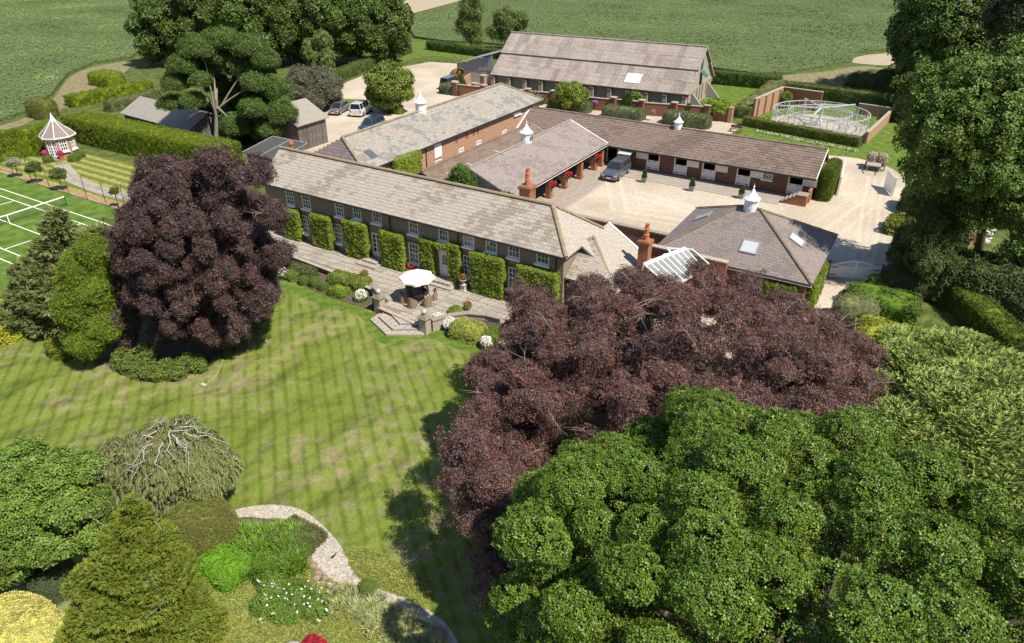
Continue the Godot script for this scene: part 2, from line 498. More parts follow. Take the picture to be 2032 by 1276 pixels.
# ---------- building pieces ----------
const FWD := Vector3(0, 0, -1)   # +v
func wall_holes(m: MB, o: Vector3, u: Vector3, ln: float, y1: float, inward: Vector3, th: float, holes := []) -> void:
	var xs := [0.0, ln]
	var ys := [0.0, y1 - o.y]
	for h in holes:
		xs.append(clampf(h[0], 0.0, ln)); xs.append(clampf(h[1], 0.0, ln)); ys.append(h[2] - o.y); ys.append(h[3] - o.y)
	xs.sort(); ys.sort()
	var open := func(x: float, y: float) -> bool:
		if x < 0 or x > ln or y < 0 or y > y1 - o.y: return true
		for h in holes:
			if x > h[0] and x < h[1] and y > h[2] - o.y and y < h[3] - o.y: return true
		return false
	for i in xs.size() - 1:
		if xs[i + 1] - xs[i] < 0.001: continue
		for j in ys.size() - 1:
			if ys[j + 1] - ys[j] < 0.001: continue
			var cx: float = (xs[i] + xs[i + 1]) * 0.5; var cy: float = (ys[j] + ys[j + 1]) * 0.5
			if open.call(cx, cy): continue
			var a: Vector3 = o + u * xs[i] + Vector3.UP * ys[j]; var b: Vector3 = o + u * xs[i + 1] + Vector3.UP * ys[j]
			var d: Vector3 = o + u * xs[i + 1] + Vector3.UP * ys[j + 1]; var e: Vector3 = o + u * xs[i] + Vector3.UP * ys[j + 1]
			var k := inward * th
			var mid := (a + d) * 0.5 + k * 0.5
			m.quad_out(a, b, d, e, mid); m.quad_out(a + k, b + k, d + k, e + k, mid)
			if open.call(xs[i] - 0.002, cy): m.quad_out(a, e, e + k, a + k, mid)
			if open.call(xs[i + 1] + 0.002, cy): m.quad_out(b, d, d + k, b + k, mid)
			if open.call(cx, ys[j] - 0.002): m.quad_out(a, b, b + k, a + k, mid)
			if open.call(cx, ys[j + 1] + 0.002): m.quad_out(e, d, d + k, e + k, mid)
# holes: {"f": [[u0, u1, y0, y1]...], "r": [[v0, v1, y0, y1]...]} in world values
func box_walls(u0: float, u1: float, v0: float, v1: float, y0: float, y1: float, th: float, holes := {}) -> MB:
	var m := MB.new()
	var f := []
	for h in holes.get("f", []): f.append([h[0] - u0, h[1] - u0, h[2], h[3]])
	var r := []
	for h in holes.get("r", []): r.append([h[0] - v0 - th, h[1] - v0 - th, h[2], h[3]])
	wall_holes(m, V(u0, y0, v0), Vector3.RIGHT, u1 - u0, y1, FWD, th, f)
	wall_holes(m, V(u0, y0, v1), Vector3.RIGHT, u1 - u0, y1, -FWD, th)
	if not holes.has("no_r"): wall_holes(m, V(u1, y0, v0 + th), FWD, v1 - v0 - 2 * th, y1, Vector3.LEFT, th, r)
	wall_holes(m, V(u0, y0, v0 + th), FWD, v1 - v0 - 2 * th, y1, Vector3.RIGHT, th)
	return m
func slates(roof: Node3D, o: Vector3, u: Vector3, s: Vector3, outline: Array, w: float, course: float, th: float, material: Material, tints: Array, seed_: int, called := "slate", most := 300) -> void:
	var nrm := u.cross(s).normalized()
	if nrm.y < 0: nrm = -nrm
	var pl := PackedVector2Array(outline)
	var lo := Vector2(1e9, 1e9); var hi := Vector2(-1e9, -1e9)
	for p in pl: lo = lo.min(p); hi = hi.max(p)
	var r := RandomNumberGenerator.new()
	r.seed = seed_
	var kinds := []
	for t in tints:
		var mb := MB.new()
		mb.col = t
		mb.box(Transform3D(), Vector3(w * 0.98, th, course * 1.22))
		kinds.append(mb)
	var meshes := []
	for k in kinds: meshes.append(k.mesh())
	var list := []
	var nz := FastNoiseLite.new()
	nz.seed = seed_; nz.frequency = 0.25
	var row := 0
	var b := lo.y + course * 0.5
	while b < hi.y:
		var a0 := 1e9; var a1 := -1e9   # where this course meets the outline
		for i in pl.size():
			var p := pl[i]; var q := pl[(i + 1) % pl.size()]
			if (p.y - b) * (q.y - b) > 0.0 or absf(p.y - q.y) < 0.0001: continue
			var x := lerpf(p.x, q.x, (b - p.y) / (q.y - p.y))
			a0 = minf(a0, x); a1 = maxf(a1, x)
		var a := lo.x - (w * 0.5 if row % 2 else 0.0)
		while a < a1:
			var e0 := maxf(a, a0); var e1 := minf(a + w, a1)
			a += w
			if e1 - e0 < w * 0.12: continue
			var tilt := -th * 0.85 / course + r.randf_range(-0.006, 0.006)
			var bas := Basis(u, nrm, -u.cross(nrm)).rotated(u, tilt * (1.0 if u.cross(nrm).dot(s) < 0 else -1.0))
			bas = bas.rotated(nrm, r.randf_range(-0.012, 0.012))
			bas.x *= (e1 - e0) / w
			var at := o + u * (e0 + e1) * 0.5 + s * b + nrm * (th * 1.05 + r.randf_range(0, th * 0.3))
			var k := clampi(int((nz.get_noise_2d(at.x + at.z, at.y + at.z * 0.3) * 1.1 + 0.5 + r.randfn() * 0.28) * tints.size()), 0, tints.size() - 1)
			list.append([depth_of(at), Transform3D(bas, at), k])
		b += course; row += 1
	list.sort_custom(func(x, y): return x[0] < y[0])
	var rest := MB.new()
	for i in list.size():
		if i < most:
			var q := MeshInstance3D.new()
			q.name = called; q.mesh = meshes[list[i][2]]; q.material_override = material; q.transform = list[i][1]
			roof.add_child(q, true)
		else:
			rest.col = tints[list[i][2]]
			rest.box(list[i][1], Vector3(w * 0.98, th, course * 1.22))
	if rest.v.size():
		var q := part(called + "s_beyond", rest, material, roof)
		q.set_meta("kind", "stuff")
func ridge_caps(roof: Node3D, a: Vector3, b: Vector3, r: float, ln: float, material: Material, tints: Array, seed_: int, called := "ridge_tile") -> void:
	var rr := RandomNumberGenerator.new()
	rr.seed = seed_
	var d := b - a
	var k := maxi(1, int(d.length() / ln))
	var z := d.normalized()
	var x := Vector3.UP.cross(z).normalized()
	var y := z.cross(x)
	var meshes := []
	for t in tints:
		var m := MB.new()
		m.col = t
		var seg := 5
		var l := d.length() / k * 0.98
		for i in seg:
			var a0 := PI * i / seg; var a1 := PI * (i + 1) / seg
			var p0 := Vector3(cos(a0) * r, sin(a0) * r * 0.75, 0); var p1 := Vector3(cos(a1) * r, sin(a1) * r * 0.75, 0)
			var h := Vector3(0, 0, l * 0.5)
			m.quad_out(p0 - h, p0 + h, p1 + h, p1 - h, Vector3(0, -r * 0.2, 0))
			m.tri_out(Vector3(0, 0, 0) + h, p0 + h, p1 + h, Vector3.ZERO); m.tri_out(-h, p0 - h, p1 - h, Vector3.ZERO)
		meshes.append(m.mesh())
	for i in k:
		var q := MeshInstance3D.new()
		q.name = called; q.mesh = meshes[rr.randi() % meshes.size()]; q.material_override = material
		q.transform = Transform3D(Basis(x, y, z), a + d * ((i + 0.5) / k) + y * rr.randf_range(0.0, 0.015))
		roof.add_child(q, true)
func window(parent: Node3D, c: Vector3, out: Vector3, w: float, h: float, cols: int, rows: int, opt := {}) -> void:
	var u := Vector3.UP.cross(out).normalized()
	var b := Basis(u, Vector3.UP, out)
	var m := MB.new()
	var fw: float = opt.get("frame", 0.09)
	var dp := 0.1
	for s in [-1, 1]:
		m.box(Transform3D(b, c + u * s * (w * 0.5 - fw * 0.5)), Vector3(fw, h, dp))
		m.box(Transform3D(b, c + Vector3.UP * s * (h * 0.5 - fw * 0.5)), Vector3(w - 2 * fw, fw, dp))
	var bar: float = opt.get("bar", 0.038)
	for i in range(1, cols): m.box(Transform3D(b, c + u * (w - 2 * fw) * (float(i) / cols - 0.5)), Vector3(bar, h - 2 * fw, 0.05))
	for j in range(1, rows):
		var meet: float = 0.07 if rows >= 4 and j == rows / 2 else bar
		m.box(Transform3D(b, c + Vector3.UP * (h - 2 * fw) * (float(j) / rows - 0.5) + out * 0.003), Vector3(w - 2 * fw, meet, 0.05))
	var f := part("window", m, mats.white_paint, parent)
	var g := MB.new()
	g.box(Transform3D(b, c - out * 0.015), Vector3(w - fw, h - fw, 0.008))
	part("pane", g, mats.window_glass, f)
	if opt.get("sill", true):
		var s := MB.new()
		s.box(Transform3D(b, c - Vector3.UP * (h * 0.5 + 0.075) + out * 0.1), Vector3(w + 0.2, 0.15, 0.3))
		part("sill", s, mats.white_paint, f)
func gutter(parent: Node3D, a: Vector3, b: Vector3, material: Material) -> void:
	var m := MB.new()
	m.tube([a, b], [0.06, 0.06], 6)
	part("gutter", m, material, parent)
func cupola(base: Vector3, label: String, s: float, skirt: float, clock := false) -> void:
	var o := thing("roof_cupola", label, "cupola", base, "white roof cupolas")
	var m := MB.new()
	m.lathe(base, [Vector2(0.62 * s, -skirt), Vector2(0.62 * s, 1.1 * s)], 8, PI / 8)
	m.lathe(base, [Vector2(0.66 * s, 0.0), Vector2(0.66 * s, 0.09 * s)], 8, PI / 8)
	part("body", m, mats.white_lead, o)
	var lv := MB.new()
	for k in 8:
		var d := Vector3(cos(TAU * k / 8), 0, sin(TAU * k / 8))
		for j in 4:
			lv.box(Transform3D(Basis(Vector3.UP.cross(d), Vector3.UP, d).rotated(Vector3.UP.cross(d), 0.5), base + d * 0.575 * s + Vector3.UP * (0.3 + j * 0.17) * s), Vector3(0.34 * s, 0.02, 0.1 * s))
	part("louvres", lv, mats.white_lead, o)
	var rf := MB.new()
	rf.lathe(base + Vector3(0, 1.1 * s, 0), [Vector2(0.6 * s, 0.0), Vector2(0.8 * s, -0.02), Vector2(0.8 * s, 0.05 * s), Vector2(0.52 * s, 0.28 * s), Vector2(0.25 * s, 0.62 * s), Vector2(0.09 * s, 0.95 * s), Vector2(0.045 * s, 1.0 * s)], 8, PI / 8)
	part("roof", rf, mats.white_lead, o)
	var fn := MB.new()
	fn.lathe(base + Vector3(0, 2.07 * s, 0), [Vector2(0.04 * s, 0), Vector2(0.04 * s, 0.12 * s), Vector2(0.1 * s, 0.19 * s), Vector2(0.04 * s, 0.27 * s), Vector2(0.0, 0.6 * s)], 8)
	part("finial", fn, mats.white_lead, o)
	if clock:
		var ck := MB.new()
		var c := base + Vector3(0.6 * s, 0.6 * s, 0.0)
		var ring_ := MB.new()
		for k in 16:
			var a0 := TAU * k / 16; var a1 := TAU * (k + 1) / 16
			ck.tri(c + Vector3(0.06, 0, 0), c + Vector3(0.06, sin(a0), cos(a0)) * Vector3(1, 0.24 * s, 0.24 * s), c + Vector3(0.06, sin(a1), cos(a1)) * Vector3(1, 0.24 * s, 0.24 * s))
			ring_.bar(c + Vector3(0.065, sin(a0) * 0.24 * s, cos(a0) * 0.24 * s), c + Vector3(0.065, sin(a1) * 0.24 * s, cos(a1) * 0.24 * s), 0.05, 0.06)
		var fc := part("clock_face", ck, mats.dark_metal, o)
		part("rim", ring_, mats.grey_metal, fc)
		var hd := MB.new()
		hd.bar(c + Vector3(0.072, 0, 0), c + Vector3(0.072, 0.17 * s, 0.03), 0.03, 0.012, Vector3.RIGHT)
		hd.bar(c + Vector3(0.072, 0, 0), c + Vector3(0.072, -0.04 * s, 0.11 * s), 0.03, 0.012, Vector3.RIGHT)
		part("hands", hd, mats.white_paint, fc)
func chimney(called: String, label: String, c: Vector3, w: float, top: float, pot_h: float) -> void:
	var o := thing(called, label, "chimney", c)
	var m := MB.new()
	m.bx(Vector3(c.x - w * 0.5, c.y, c.z - w * 0.5), Vector3(c.x + w * 0.5, top - 0.34, c.z + w * 0.5))
	part("stack", m, mats.brick_orange, o)
	var k := MB.new()
	k.bx(Vector3(c.x - w * 0.56, top - 0.34, c.z - w * 0.56), Vector3(c.x + w * 0.56, top - 0.2, c.z + w * 0.56))
	k.bx(Vector3(c.x - w * 0.62, top - 0.2, c.z - w * 0.62), Vector3(c.x + w * 0.62, top - 0.06, c.z + w * 0.62))
	k.bx(Vector3(c.x - w * 0.52, top - 0.06, c.z - w * 0.52), Vector3(c.x + w * 0.52, top, c.z + w * 0.52))
	part("corbelled_cap", k, mats.brick_orange, o)
	var p := MB.new()
	p.lathe(Vector3(c.x, top, c.z), [Vector2(0.22, 0), Vector2(0.2, pot_h * 0.3), Vector2(0.24, pot_h * 0.34), Vector2(0.18, pot_h * 0.4), Vector2(0.17, pot_h * 0.65), Vector2(0.21, pot_h * 0.7), Vector2(0.16, pot_h * 0.76), Vector2(0.15, pot_h * 0.95), Vector2(0.19, pot_h), Vector2(0.12, pot_h), Vector2(0.1, pot_h * 0.8)], 12)
	part("pot", p, mats.terracotta, o)

const STONE_SLATE := [Color(0.74, 0.7, 0.66), Color(0.86, 0.83, 0.79), Color(0.98, 0.95, 0.91), Color(1.1, 1.06, 1.01), Color(1.24, 1.19, 1.13), Color(1.42, 1.37, 1.3)]
func build_house() -> void:
	var u0 := -50.5; var u1 := -20.3; var v0 := 40.4; var v1 := 45.8; var ye := 5.45; var yr := 7.55; var vm := 43.1
	var o := thing("country_house", "long two-storey brick house with stone slate roof and clipped ivy", "house", V(u0, 0, v0))
	var up := [[575, 390, 1.0, 1.55, 4], [607, 398, 1.0, 1.5, 4], [673, 413, 0.95, 1.5, 4], [708, 423, 0.9, 1.05, 2], [747, 428, 0.95, 1.3, 3], [820, 449, 0.95, 1.35, 3], [879.5, 463, 0.95, 1.35, 3], [930, 474, 1.0, 1.3, 3], [974.5, 485, 1.0, 1.3, 3], [1019.5, 495.5, 1.0, 1.3, 3], [1077, 512, 1.05, 0.95, 2]]
	var down := [[606, 458, 0.9, 1.7], [672, 474, 0.9, 1.75], [821, 503, 1.0, 1.8], [929, 528, 0.95, 1.75], [1019, 549, 0.95, 1.75]]
	var holes := []
	var wins := []
	for w in up:
		var p := PV(w[0], w[1], v0)
		holes.append([p.x - w[2] * 0.5, p.x + w[2] * 0.5, p.y - w[3] * 0.5, p.y + w[3] * 0.5])
		wins.append([p, w[2], w[3], 3 if w[4] < 4 else 3, w[4]])
	for w in down:
		var p := PV(w[0], w[1], v0)
		p.y = clampf(p.y, 2.1, 2.35)
		holes.append([p.x - w[2] * 0.5, p.x + w[2] * 0.5, p.y - w[3] * 0.5, p.y + w[3] * 0.5])
		wins.append([p, w[2], w[3], 3, 4])
	var dz := PV(883, 530, v0); dz.x = -30.8
	holes.append([-31.3, -30.3, 0.85, 3.15])
	holes.append([-38.3, -37.3, 0.85, 3.05])
	var wl := part("wall", box_walls(u0, u1, v0, v1, 0.0, ye - 0.02, 0.32, {"f": holes}), mats.brick_house, o)
	var gm := MB.new()   # gable on the far end
	gm.hexa([V(u0, ye - 0.02, v0), V(u0 + 0.3, ye - 0.02, v0), V(u0 + 0.3, ye - 0.02, v1), V(u0, ye - 0.02, v1), V(u0, yr - 0.1, vm - 0.01), V(u0 + 0.3, yr - 0.1, vm - 0.01), V(u0 + 0.3, yr - 0.1, vm + 0.01), V(u0, yr - 0.1, vm + 0.01)])
	part("gable", gm, mats.brick_house, o)
	for w in wins:
		window(o, w[0] + Vector3(0, 0, -0.06), Vector3(0, 0, 1), w[1], w[2], w[3], w[4])
		if w[2] > 1.6:
			var li := MB.new()
			li.box(Transform3D(Basis(), w[0] + Vector3(0, w[2] * 0.5 + 0.14, 0.012)), Vector3(w[1] + 0.25, 0.26, 0.06))
			part("lintel", li, mats.brick_red, wl)
	# the panelled front door with an arched light
	var dm := MB.new()
	var dc := V(-30.8, 1.98, v0 + 0.1)
	dm.bx(dc + Vector3(-0.5, -1.13, -0.03), dc + Vector3(0.5, 1.17, 0.03))
	for s in [-1, 1]:
		dm.bx(dc + Vector3(s * 0.43 - 0.07, -1.13, 0.03), dc + Vector3(s * 0.43 + 0.07, 1.17, 0.09))
		dm.bx(dc + Vector3(s * 0.17 - 0.1, -0.75, 0.03), dc + Vector3(s * 0.17 + 0.1, -0.3, 0.05))
	dm.bx(dc + Vector3(-0.36, 0.98, 0.03), dc + Vector3(0.36, 1.17, 0.09))
	var dr := part("front_door", dm, mats.white_paint, o)
	var lg := MB.new()
	var arch := [dc + Vector3(-0.26, -0.12, 0.034)]
	arch.append(dc + Vector3(0.26, -0.12, 0.034))
	for k in 9: arch.append(dc + Vector3(cos(PI * k / 8) * 0.26, 0.5 + sin(PI * k / 8) * 0.26, 0.034))
	lg.hull_poly(arch, dc - Vector3(0, 0, 1))
	part("arched_pane", lg, mats.dark_glass, dr)
	var lb := MB.new()
	lb.bx(dc + Vector3(-0.02, -0.12, 0.036), dc + Vector3(0.02, 0.76, 0.06))
	for yy in [0.2, 0.5]: lb.bx(dc + Vector3(-0.26, yy - 0.018, 0.038), dc + Vector3(0.26, yy + 0.018, 0.058))
	part("glazing_bars", lb, mats.white_paint, dr)
	var fd := MB.new()
	fd.bx(V(-38.3, 0.86, v0 + 0.1), V(-37.3, 3.04, v0 + 0.04))
	var gd := part("garden_door", fd, mats.white_paint, o)
	for yy in 4:
		for s in [-1, 1]:
			var pn := MB.new()
			pn.bx(V(-37.8 + s * 0.21 - 0.15, 1.35 + yy * 0.4, v0 + 0.036), V(-37.8 + s * 0.21 + 0.15, 1.68 + yy * 0.4, v0 + 0.03))
			part("pane", pn, mats.dark_glass, gd)
	# roof: front slope, back slope, hip at the near end, and the catslide behind it
	var oh := 0.35
	var ys := ye - oh * 0.55
	var E0 := V(u0 - 0.25, ys, v0 - oh); var E1 := V(u1 + oh, ys, v0 - oh); var B0 := V(u0 - 0.25, ys, v1 + oh); var B1 := V(u1 + oh, ys, v1 + oh)
	var R0 := V(u0 - 0.25, yr, vm); var R1 := V(u1 - 2.45, yr, vm)
	var rm := MB.new()
	rm.slab([E0, E1, R1, R0], 0.14); rm.slab([B0, B1, R1, R0], 0.14); rm.slab([E1, B1, R1], 0.14)
	var roof := part("roof", rm, mats.slate_base, o)
	var s := (R0 - E0); s.x = 0; var sl := s.length(); s = s.normalized()
	slates(roof, E0, Vector3.RIGHT, s, [Vector2(0, -0.02), Vector2(E1.x - E0.x, -0.02), Vector2(R1.x - E0.x, sl), Vector2(0, sl)], 0.52, 0.3, 0.022, mats.stone_slate, STONE_SLATE, 5)
	var hs := (R1 - (E1 + B1) * 0.5); var hl := hs.length(); hs = hs.normalized()
	var hw := (B1 - E1).length()
	slates(roof, E1, FWD, hs, [Vector2(0, 0), Vector2(hw, 0), Vector2(hw * 0.5, hl)], 0.5, 0.3, 0.022, mats.stone_slate, [Color(0.95, 0.95, 0.95), Color(1.15, 1.14, 1.12), Color(1.3, 1.3, 1.28)], 6, "hip_slate")
	var lichen := [Color(0.9, 0.8, 0.66), Color(1.08, 0.88, 0.65), Color(1.0, 0.92, 0.8), Color(1.15, 0.92, 0.62)]
	ridge_caps(roof, R0 + Vector3(0, 0.06, 0), R1 + Vector3(0, 0.06, 0), 0.17, 0.5, mats.ridge_stone, lichen, 1)
	ridge_caps(roof, R1 + Vector3(0, 0.06, 0), E1 + Vector3(0, 0.04, 0), 0.16, 0.45, mats.ridge_stone, lichen, 2, "hip_tile")
	ridge_caps(roof, R1 + Vector3(0, 0.06, 0), B1 + Vector3(0, 0.04, 0), 0.16, 0.45, mats.ridge_stone, lichen, 3, "hip_tile")
	gutter(o, E0 + Vector3(0, -0.1, 0.05), E1 + Vector3(0, -0.1, 0.05), mats.dark_metal)
	for dp in [[771, 419, 2.4], [908, 460, 3.2], [1152, 520, 4.0]]:
		var pp := PV(dp[0], dp[1], v0 - 0.08)
		if dp[0] > 1100: pp.x = -20.9
		var pm := MB.new()
		pm.tube([Vector3(pp.x, 5.2, E0.z + 0.1), Vector3(pp.x, 4.95, pp.z + 0.0), Vector3(pp.x, dp[2], pp.z)], [0.05, 0.05, 0.05], 6)
		part("downpipe", pm, mats.dark_metal, o)
	# small details on the front and roof
	var vent := MB.new()
	vent.lathe(PV(1068, 462, 41.9), [Vector2(0.09, -0.25), Vector2(0.09, 0.18), Vector2(0.14, 0.18), Vector2(0.0, 0.3)], 8)
	part("roof_vent", vent, mats.grey_metal, o)
	# catslide behind the hip and the low wing at its front
	var wg := thing("rear_wing", "low slate-roofed wing at the hipped end of the house", "house wing", V(-18.5, 0, 46.2))
	var c0 := V(-20.0, 5.3, 42.4); var c1 := V(-20.0, 5.3, 47.1); var c2 := V(-16.2, 2.95, 47.1); var c3 := V(-16.2, 2.95, 42.4)
	var wm := MB.new()
	wm.slab([c0, c1, c2, c3], 0.14)
	var apex := V(-19.7, 5.45, 43.9)
	var f0 := V(-20.25, 3.45, 40.55); var f1 := V(-16.3, 3.3, 40.6); var f2 := V(-20.25, 5.1, 43.2)
	wm.slab([f0, f1, apex, f2], 0.14)
	wm.slab([f1, c3, apex], 0.12)
	var wr := part("roof", wm, mats.slate_base, wg)
	var cs := (c0 - c3); var cl := cs.length(); cs = cs.normalized()
	slates(wr, c3, FWD, cs, [Vector2(0, 0), Vector2(4.7, 0), Vector2(4.7, cl), Vector2(0, cl)], 0.5, 0.3, 0.022, mats.stone_slate, [Color(0.95, 0.97, 1.0), Color(1.15, 1.16, 1.18), Color(1.32, 1.32, 1.33)], 8)
	var fs := (f2 - f0); var fl := fs.length(); fs = fs.normalized()
	slates(wr, f0, Vector3.RIGHT, fs, [Vector2(0.05, 0), Vector2(3.9, 0), Vector2(0.7, fl + 0.6), Vector2(0.05, fl)], 0.34, 0.2, 0.02, mats.stone_slate, STONE_SLATE, 9, "wing_slate")
	ridge_caps(wr, apex + Vector3(0, 0.06, 0), f1 + Vector3(0, 0.04, 0), 0.13, 0.4, mats.ridge_stone, lichen, 4, "hip_tile")
	ridge_caps(wr, apex + Vector3(0, 0.06, 0), f2 + Vector3(0, 0.04, 0), 0.13, 0.4, mats.ridge_stone, lichen, 5, "hip_tile")
	var vg := MB.new()
	vg.bar(c1 + Vector3(0.0, 0.08, -0.06), c2 + Vector3(0.0, 0.08, -0.06), 0.22, 0.14)
	part("verge_coping", vg, mats.white_lead, wg)
	var ww := MB.new()
	ww.bx(V(-20.25, 0, 40.9), V(-16.5, 2.9, 46.9))
	part("wall", ww, mats.brick_house, wg)
	chimney("tall_chimney", "tall orange brick chimney with one pot beside the slate catslide", V(-16.2, 0.0, 45.3), 0.76, PV(1253, 469, 45.3).y, 1.2)
	chimney("rear_chimney", "square brick chimney behind the house ridge near the cart shed", V(-26.75, 0.0, 46.35), 0.95, PV(1043, 366, 46.35).y, 1.3)
	# clipped ivy panels
	var iv := [[-48.2, -46.3, 0.5, 3.4], [-44.75, -42.45, 0.5, 3.55], [-40.9, -38.4, 0.5, 3.8], [-36.95, -34.55, 0.5, 3.7], [-28.0, -25.0, 0.5, 3.9], [-23.9, -20.5, 0.5, 3.85]]
	var where := ["beside the copper beech", "between the two windows left by the garden bed", "just before the garden door", "between the garden door and the parasol", "beyond the stone urn", "at the hipped end of the house"]
	var names := ["narrow ivy panel on the house front half behind the copper beech", "clipped ivy panel on the house front above the three box balls", "clipped ivy panel on the house front just before the garden door", "clipped ivy panel between the garden door and the white parasol", "wide clipped ivy panel on the house front beyond the stone urn", "wide clipped ivy panel at the hipped end of the house"]
	for i in iv.size():
		var a: Array = iv[i]
		hedge("wall_ivy", names[i], "ivy", Transform3D(Basis(), V((a[0] + a[1]) * 0.5, (a[2] + a[3]) * 0.5, v0 - 0.3)), Vector3((a[1] - a[0]) * 0.5, (a[3] - a[2]) * 0.5, 0.34), 0.22, IVY, {"seed": 20 + i, "group": "clipped ivy panels on the house front", "size": 0.13, "per_m2": 95.0, "kind": "broad", "up": 0.6, "leaf": "ivy_leaf", "back": 0.35, "bumpy": 0.1})
	var od := thing("ivy_arch", "clipped ivy framing the white front door", "ivy", V(-31.0, 0.85, v0 - 0.2), "clipped ivy panels on the house front")
	for q in [[-32.9, -31.55, 0.55, 3.85], [-31.55, -29.9, 3.4, 3.85], [-30.15, -29.0, 0.55, 4.1]]:
		block_leaves(od, "foliage", Transform3D(Basis(), V((q[0] + q[1]) * 0.5, (q[2] + q[3]) * 0.5, v0 - 0.25)), Vector3((q[1] - q[0]) * 0.5, (q[3] - q[2]) * 0.5, 0.28), 0.15, 95.0, "broad", 0.13, IVY, leaf_mat("ivy_leaf", 0.6, 0.35), {"seed": int(q[0] * -10), "up": 0.6})
const IVY := Color(0.2, 0.265, 0.028)

func build_coach_house() -> void:
	var u0 := -52.6; var u1 := -45.4; var v0 := 48.0; var v1 := 81.5; var ye := 5.25; var yr := 7.3; var um := -49.0
	var o := thing("coach_house", "long orange brick coach house with grey slate hipped roof", "coach house", V(um, 0, v0))
	var holes := []
	var wins := []
	for w in [[870.5, 325, 1.1, 0.9], [915.5, 301, 1.0, 0.85], [950.5, 286, 1.0, 0.85], [1001, 265, 1.0, 0.85], [825, 339, 1.0, 0.8], [1026, 220, 1.5, 0.8]]:
		var p := PU(w[0], w[1], u1)
		holes.append([-p.z - w[2] * 0.5, -p.z + w[2] * 0.5, p.y - w[3] * 0.5, p.y + w[3] * 0.5])
		wins.append([p, w[2], w[3]])
	part("wall", box_walls(u0, u1, v0, v1, 0, ye, 0.35, {"r": holes}), mats.brick_coach, o)
	for w in wins: window(o, w[0] + Vector3(-0.05, 0, 0), Vector3.RIGHT, w[1], w[2], 3, 2, {"frame": 0.13, "bar": 0.09})
	var hm := MB.new()
	hm.bx(V(u1 + 0.01, 3.3, 58.75), V(u1 + 0.09, 5.2, 60.0))
	part("hay_door", hm, mats.white_paint, o)
	for vv in [[56.6, 4.2], [57.0 - 1.8, 4.15], [62.9, 4.35], [64.9, 4.35], [67.1, 4.4], [66.3, 4.35]]:
		var bv := MB.new()
		bv.bx(V(u1 - 0.03, vv[1] - 0.35, vv[0] - 0.2), V(u1 + 0.025, vv[1] + 0.3, vv[0] + 0.2))
		part("bricked_opening", bv, mats.brick_red, o)
	var dpm := MB.new()
	dpm.tube([V(u1 + 0.25, 5.0, 57.3), V(u1 + 0.07, 4.7, 57.3), V(u1 + 0.07, 2.6, 57.3)], [0.05, 0.05, 0.05], 6)
	part("downpipe", dpm, mats.dark_metal, o)
	var oh := 0.35
	var ys := ye - oh * 0.55
	var A := V(u1 + oh, ys, v0 - oh); var B := V(u1 + oh, ys, v1 + oh); var C := V(u0 - oh, ys, v1 + oh); var D := V(u0 - oh, ys, v0 - oh)
	var R0 := V(um, yr, v0 + 1.2); var R1 := V(um, yr, v1 - 3.6)
	var rm := MB.new()
	rm.slab([A, B, R1, R0], 0.14); rm.slab([D, C, R1, R0], 0.14); rm.slab([A, D, R0], 0.14); rm.slab([B, C, R1], 0.14)
	var roof := part("roof", rm, mats.slate_base, o)
	var s := R0 - A; s.z = 0
	var sl := s.length(); s = s.normalized()
	slates(roof, A, FWD, s, [Vector2(0, 0), Vector2(v1 - v0 + 2 * oh, 0), Vector2(-R1.z - v0 + oh, sl), Vector2(-R0.z - v0 + oh, sl)], 0.55, 0.33, 0.022, mats.grey_slate, [Color(0.72, 0.72, 0.72), Color(0.88, 0.89, 0.88), Color(1.0, 1.01, 1.0), Color(1.1, 1.1, 1.09), Color(1.25, 1.24, 1.22), Color(1.02, 0.9, 0.84)], 15)
	var hs := R0 - (A + D) * 0.5; var hl := hs.length(); hs = hs.normalized()
	var hw := (A - D).length()
	slates(roof, D, Vector3.RIGHT, hs, [Vector2(0, 0), Vector2(hw, 0), Vector2(hw * 0.5, hl)], 0.5, 0.3, 0.02, mats.plum_tile, [Color(0.85, 0.8, 0.85), Color(1, 0.95, 1)], 16, "hip_tile_course", 60)
	var cap := [Color(0.8, 0.75, 0.68), Color(1.0, 0.95, 0.85), Color(1.1, 0.95, 0.75)]
	ridge_caps(roof, R0 + Vector3(0, 0.06, 0), R1 + Vector3(0, 0.06, 0), 0.16, 0.5, mats.ridge_stone, cap, 1)
	ridge_caps(roof, R1 + Vector3(0, 0.06, 0), B + Vector3(0, 0.04, 0), 0.15, 0.5, mats.ridge_stone, cap, 2, "hip_tile")
	ridge_caps(roof, R0 + Vector3(0, 0.06, 0), A + Vector3(0, 0.04, 0), 0.15, 0.5, mats.ridge_stone, cap, 3, "hip_tile")
	gutter(o, A + Vector3(0.04, -0.1, 0), B + Vector3(0.04, -0.1, 0), mats.dark_metal)
	var sk := MB.new()
	var sp := A + FWD * 2.4 + s * 1.5 + Vector3(0.03, 0.12, 0)
	sk.box(Transform3D(Basis(FWD, s.cross(FWD).abs(), s), sp), Vector3(0.9, 0.08, 1.2))
	part("rooflight", sk, mats.window_glass, o)
	cupola(V(um, yr - 0.12, 61.5), "white cupola astride the grey slate coach house ridge", 0.95, 0.7)
	hedge("wall_ivy", "rounded ivy patch at the coach house end behind the house ridge", "ivy", Transform3D(Basis(), V(-44.9, 3.3, 53.6)), Vector3(0.5, 1.9, 2.0), 0.4, IVY, {"seed": 41, "size": 0.14, "per_m2": 60.0, "kind": "broad", "up": 0.6, "leaf": "ivy_leaf", "back": 0.35})

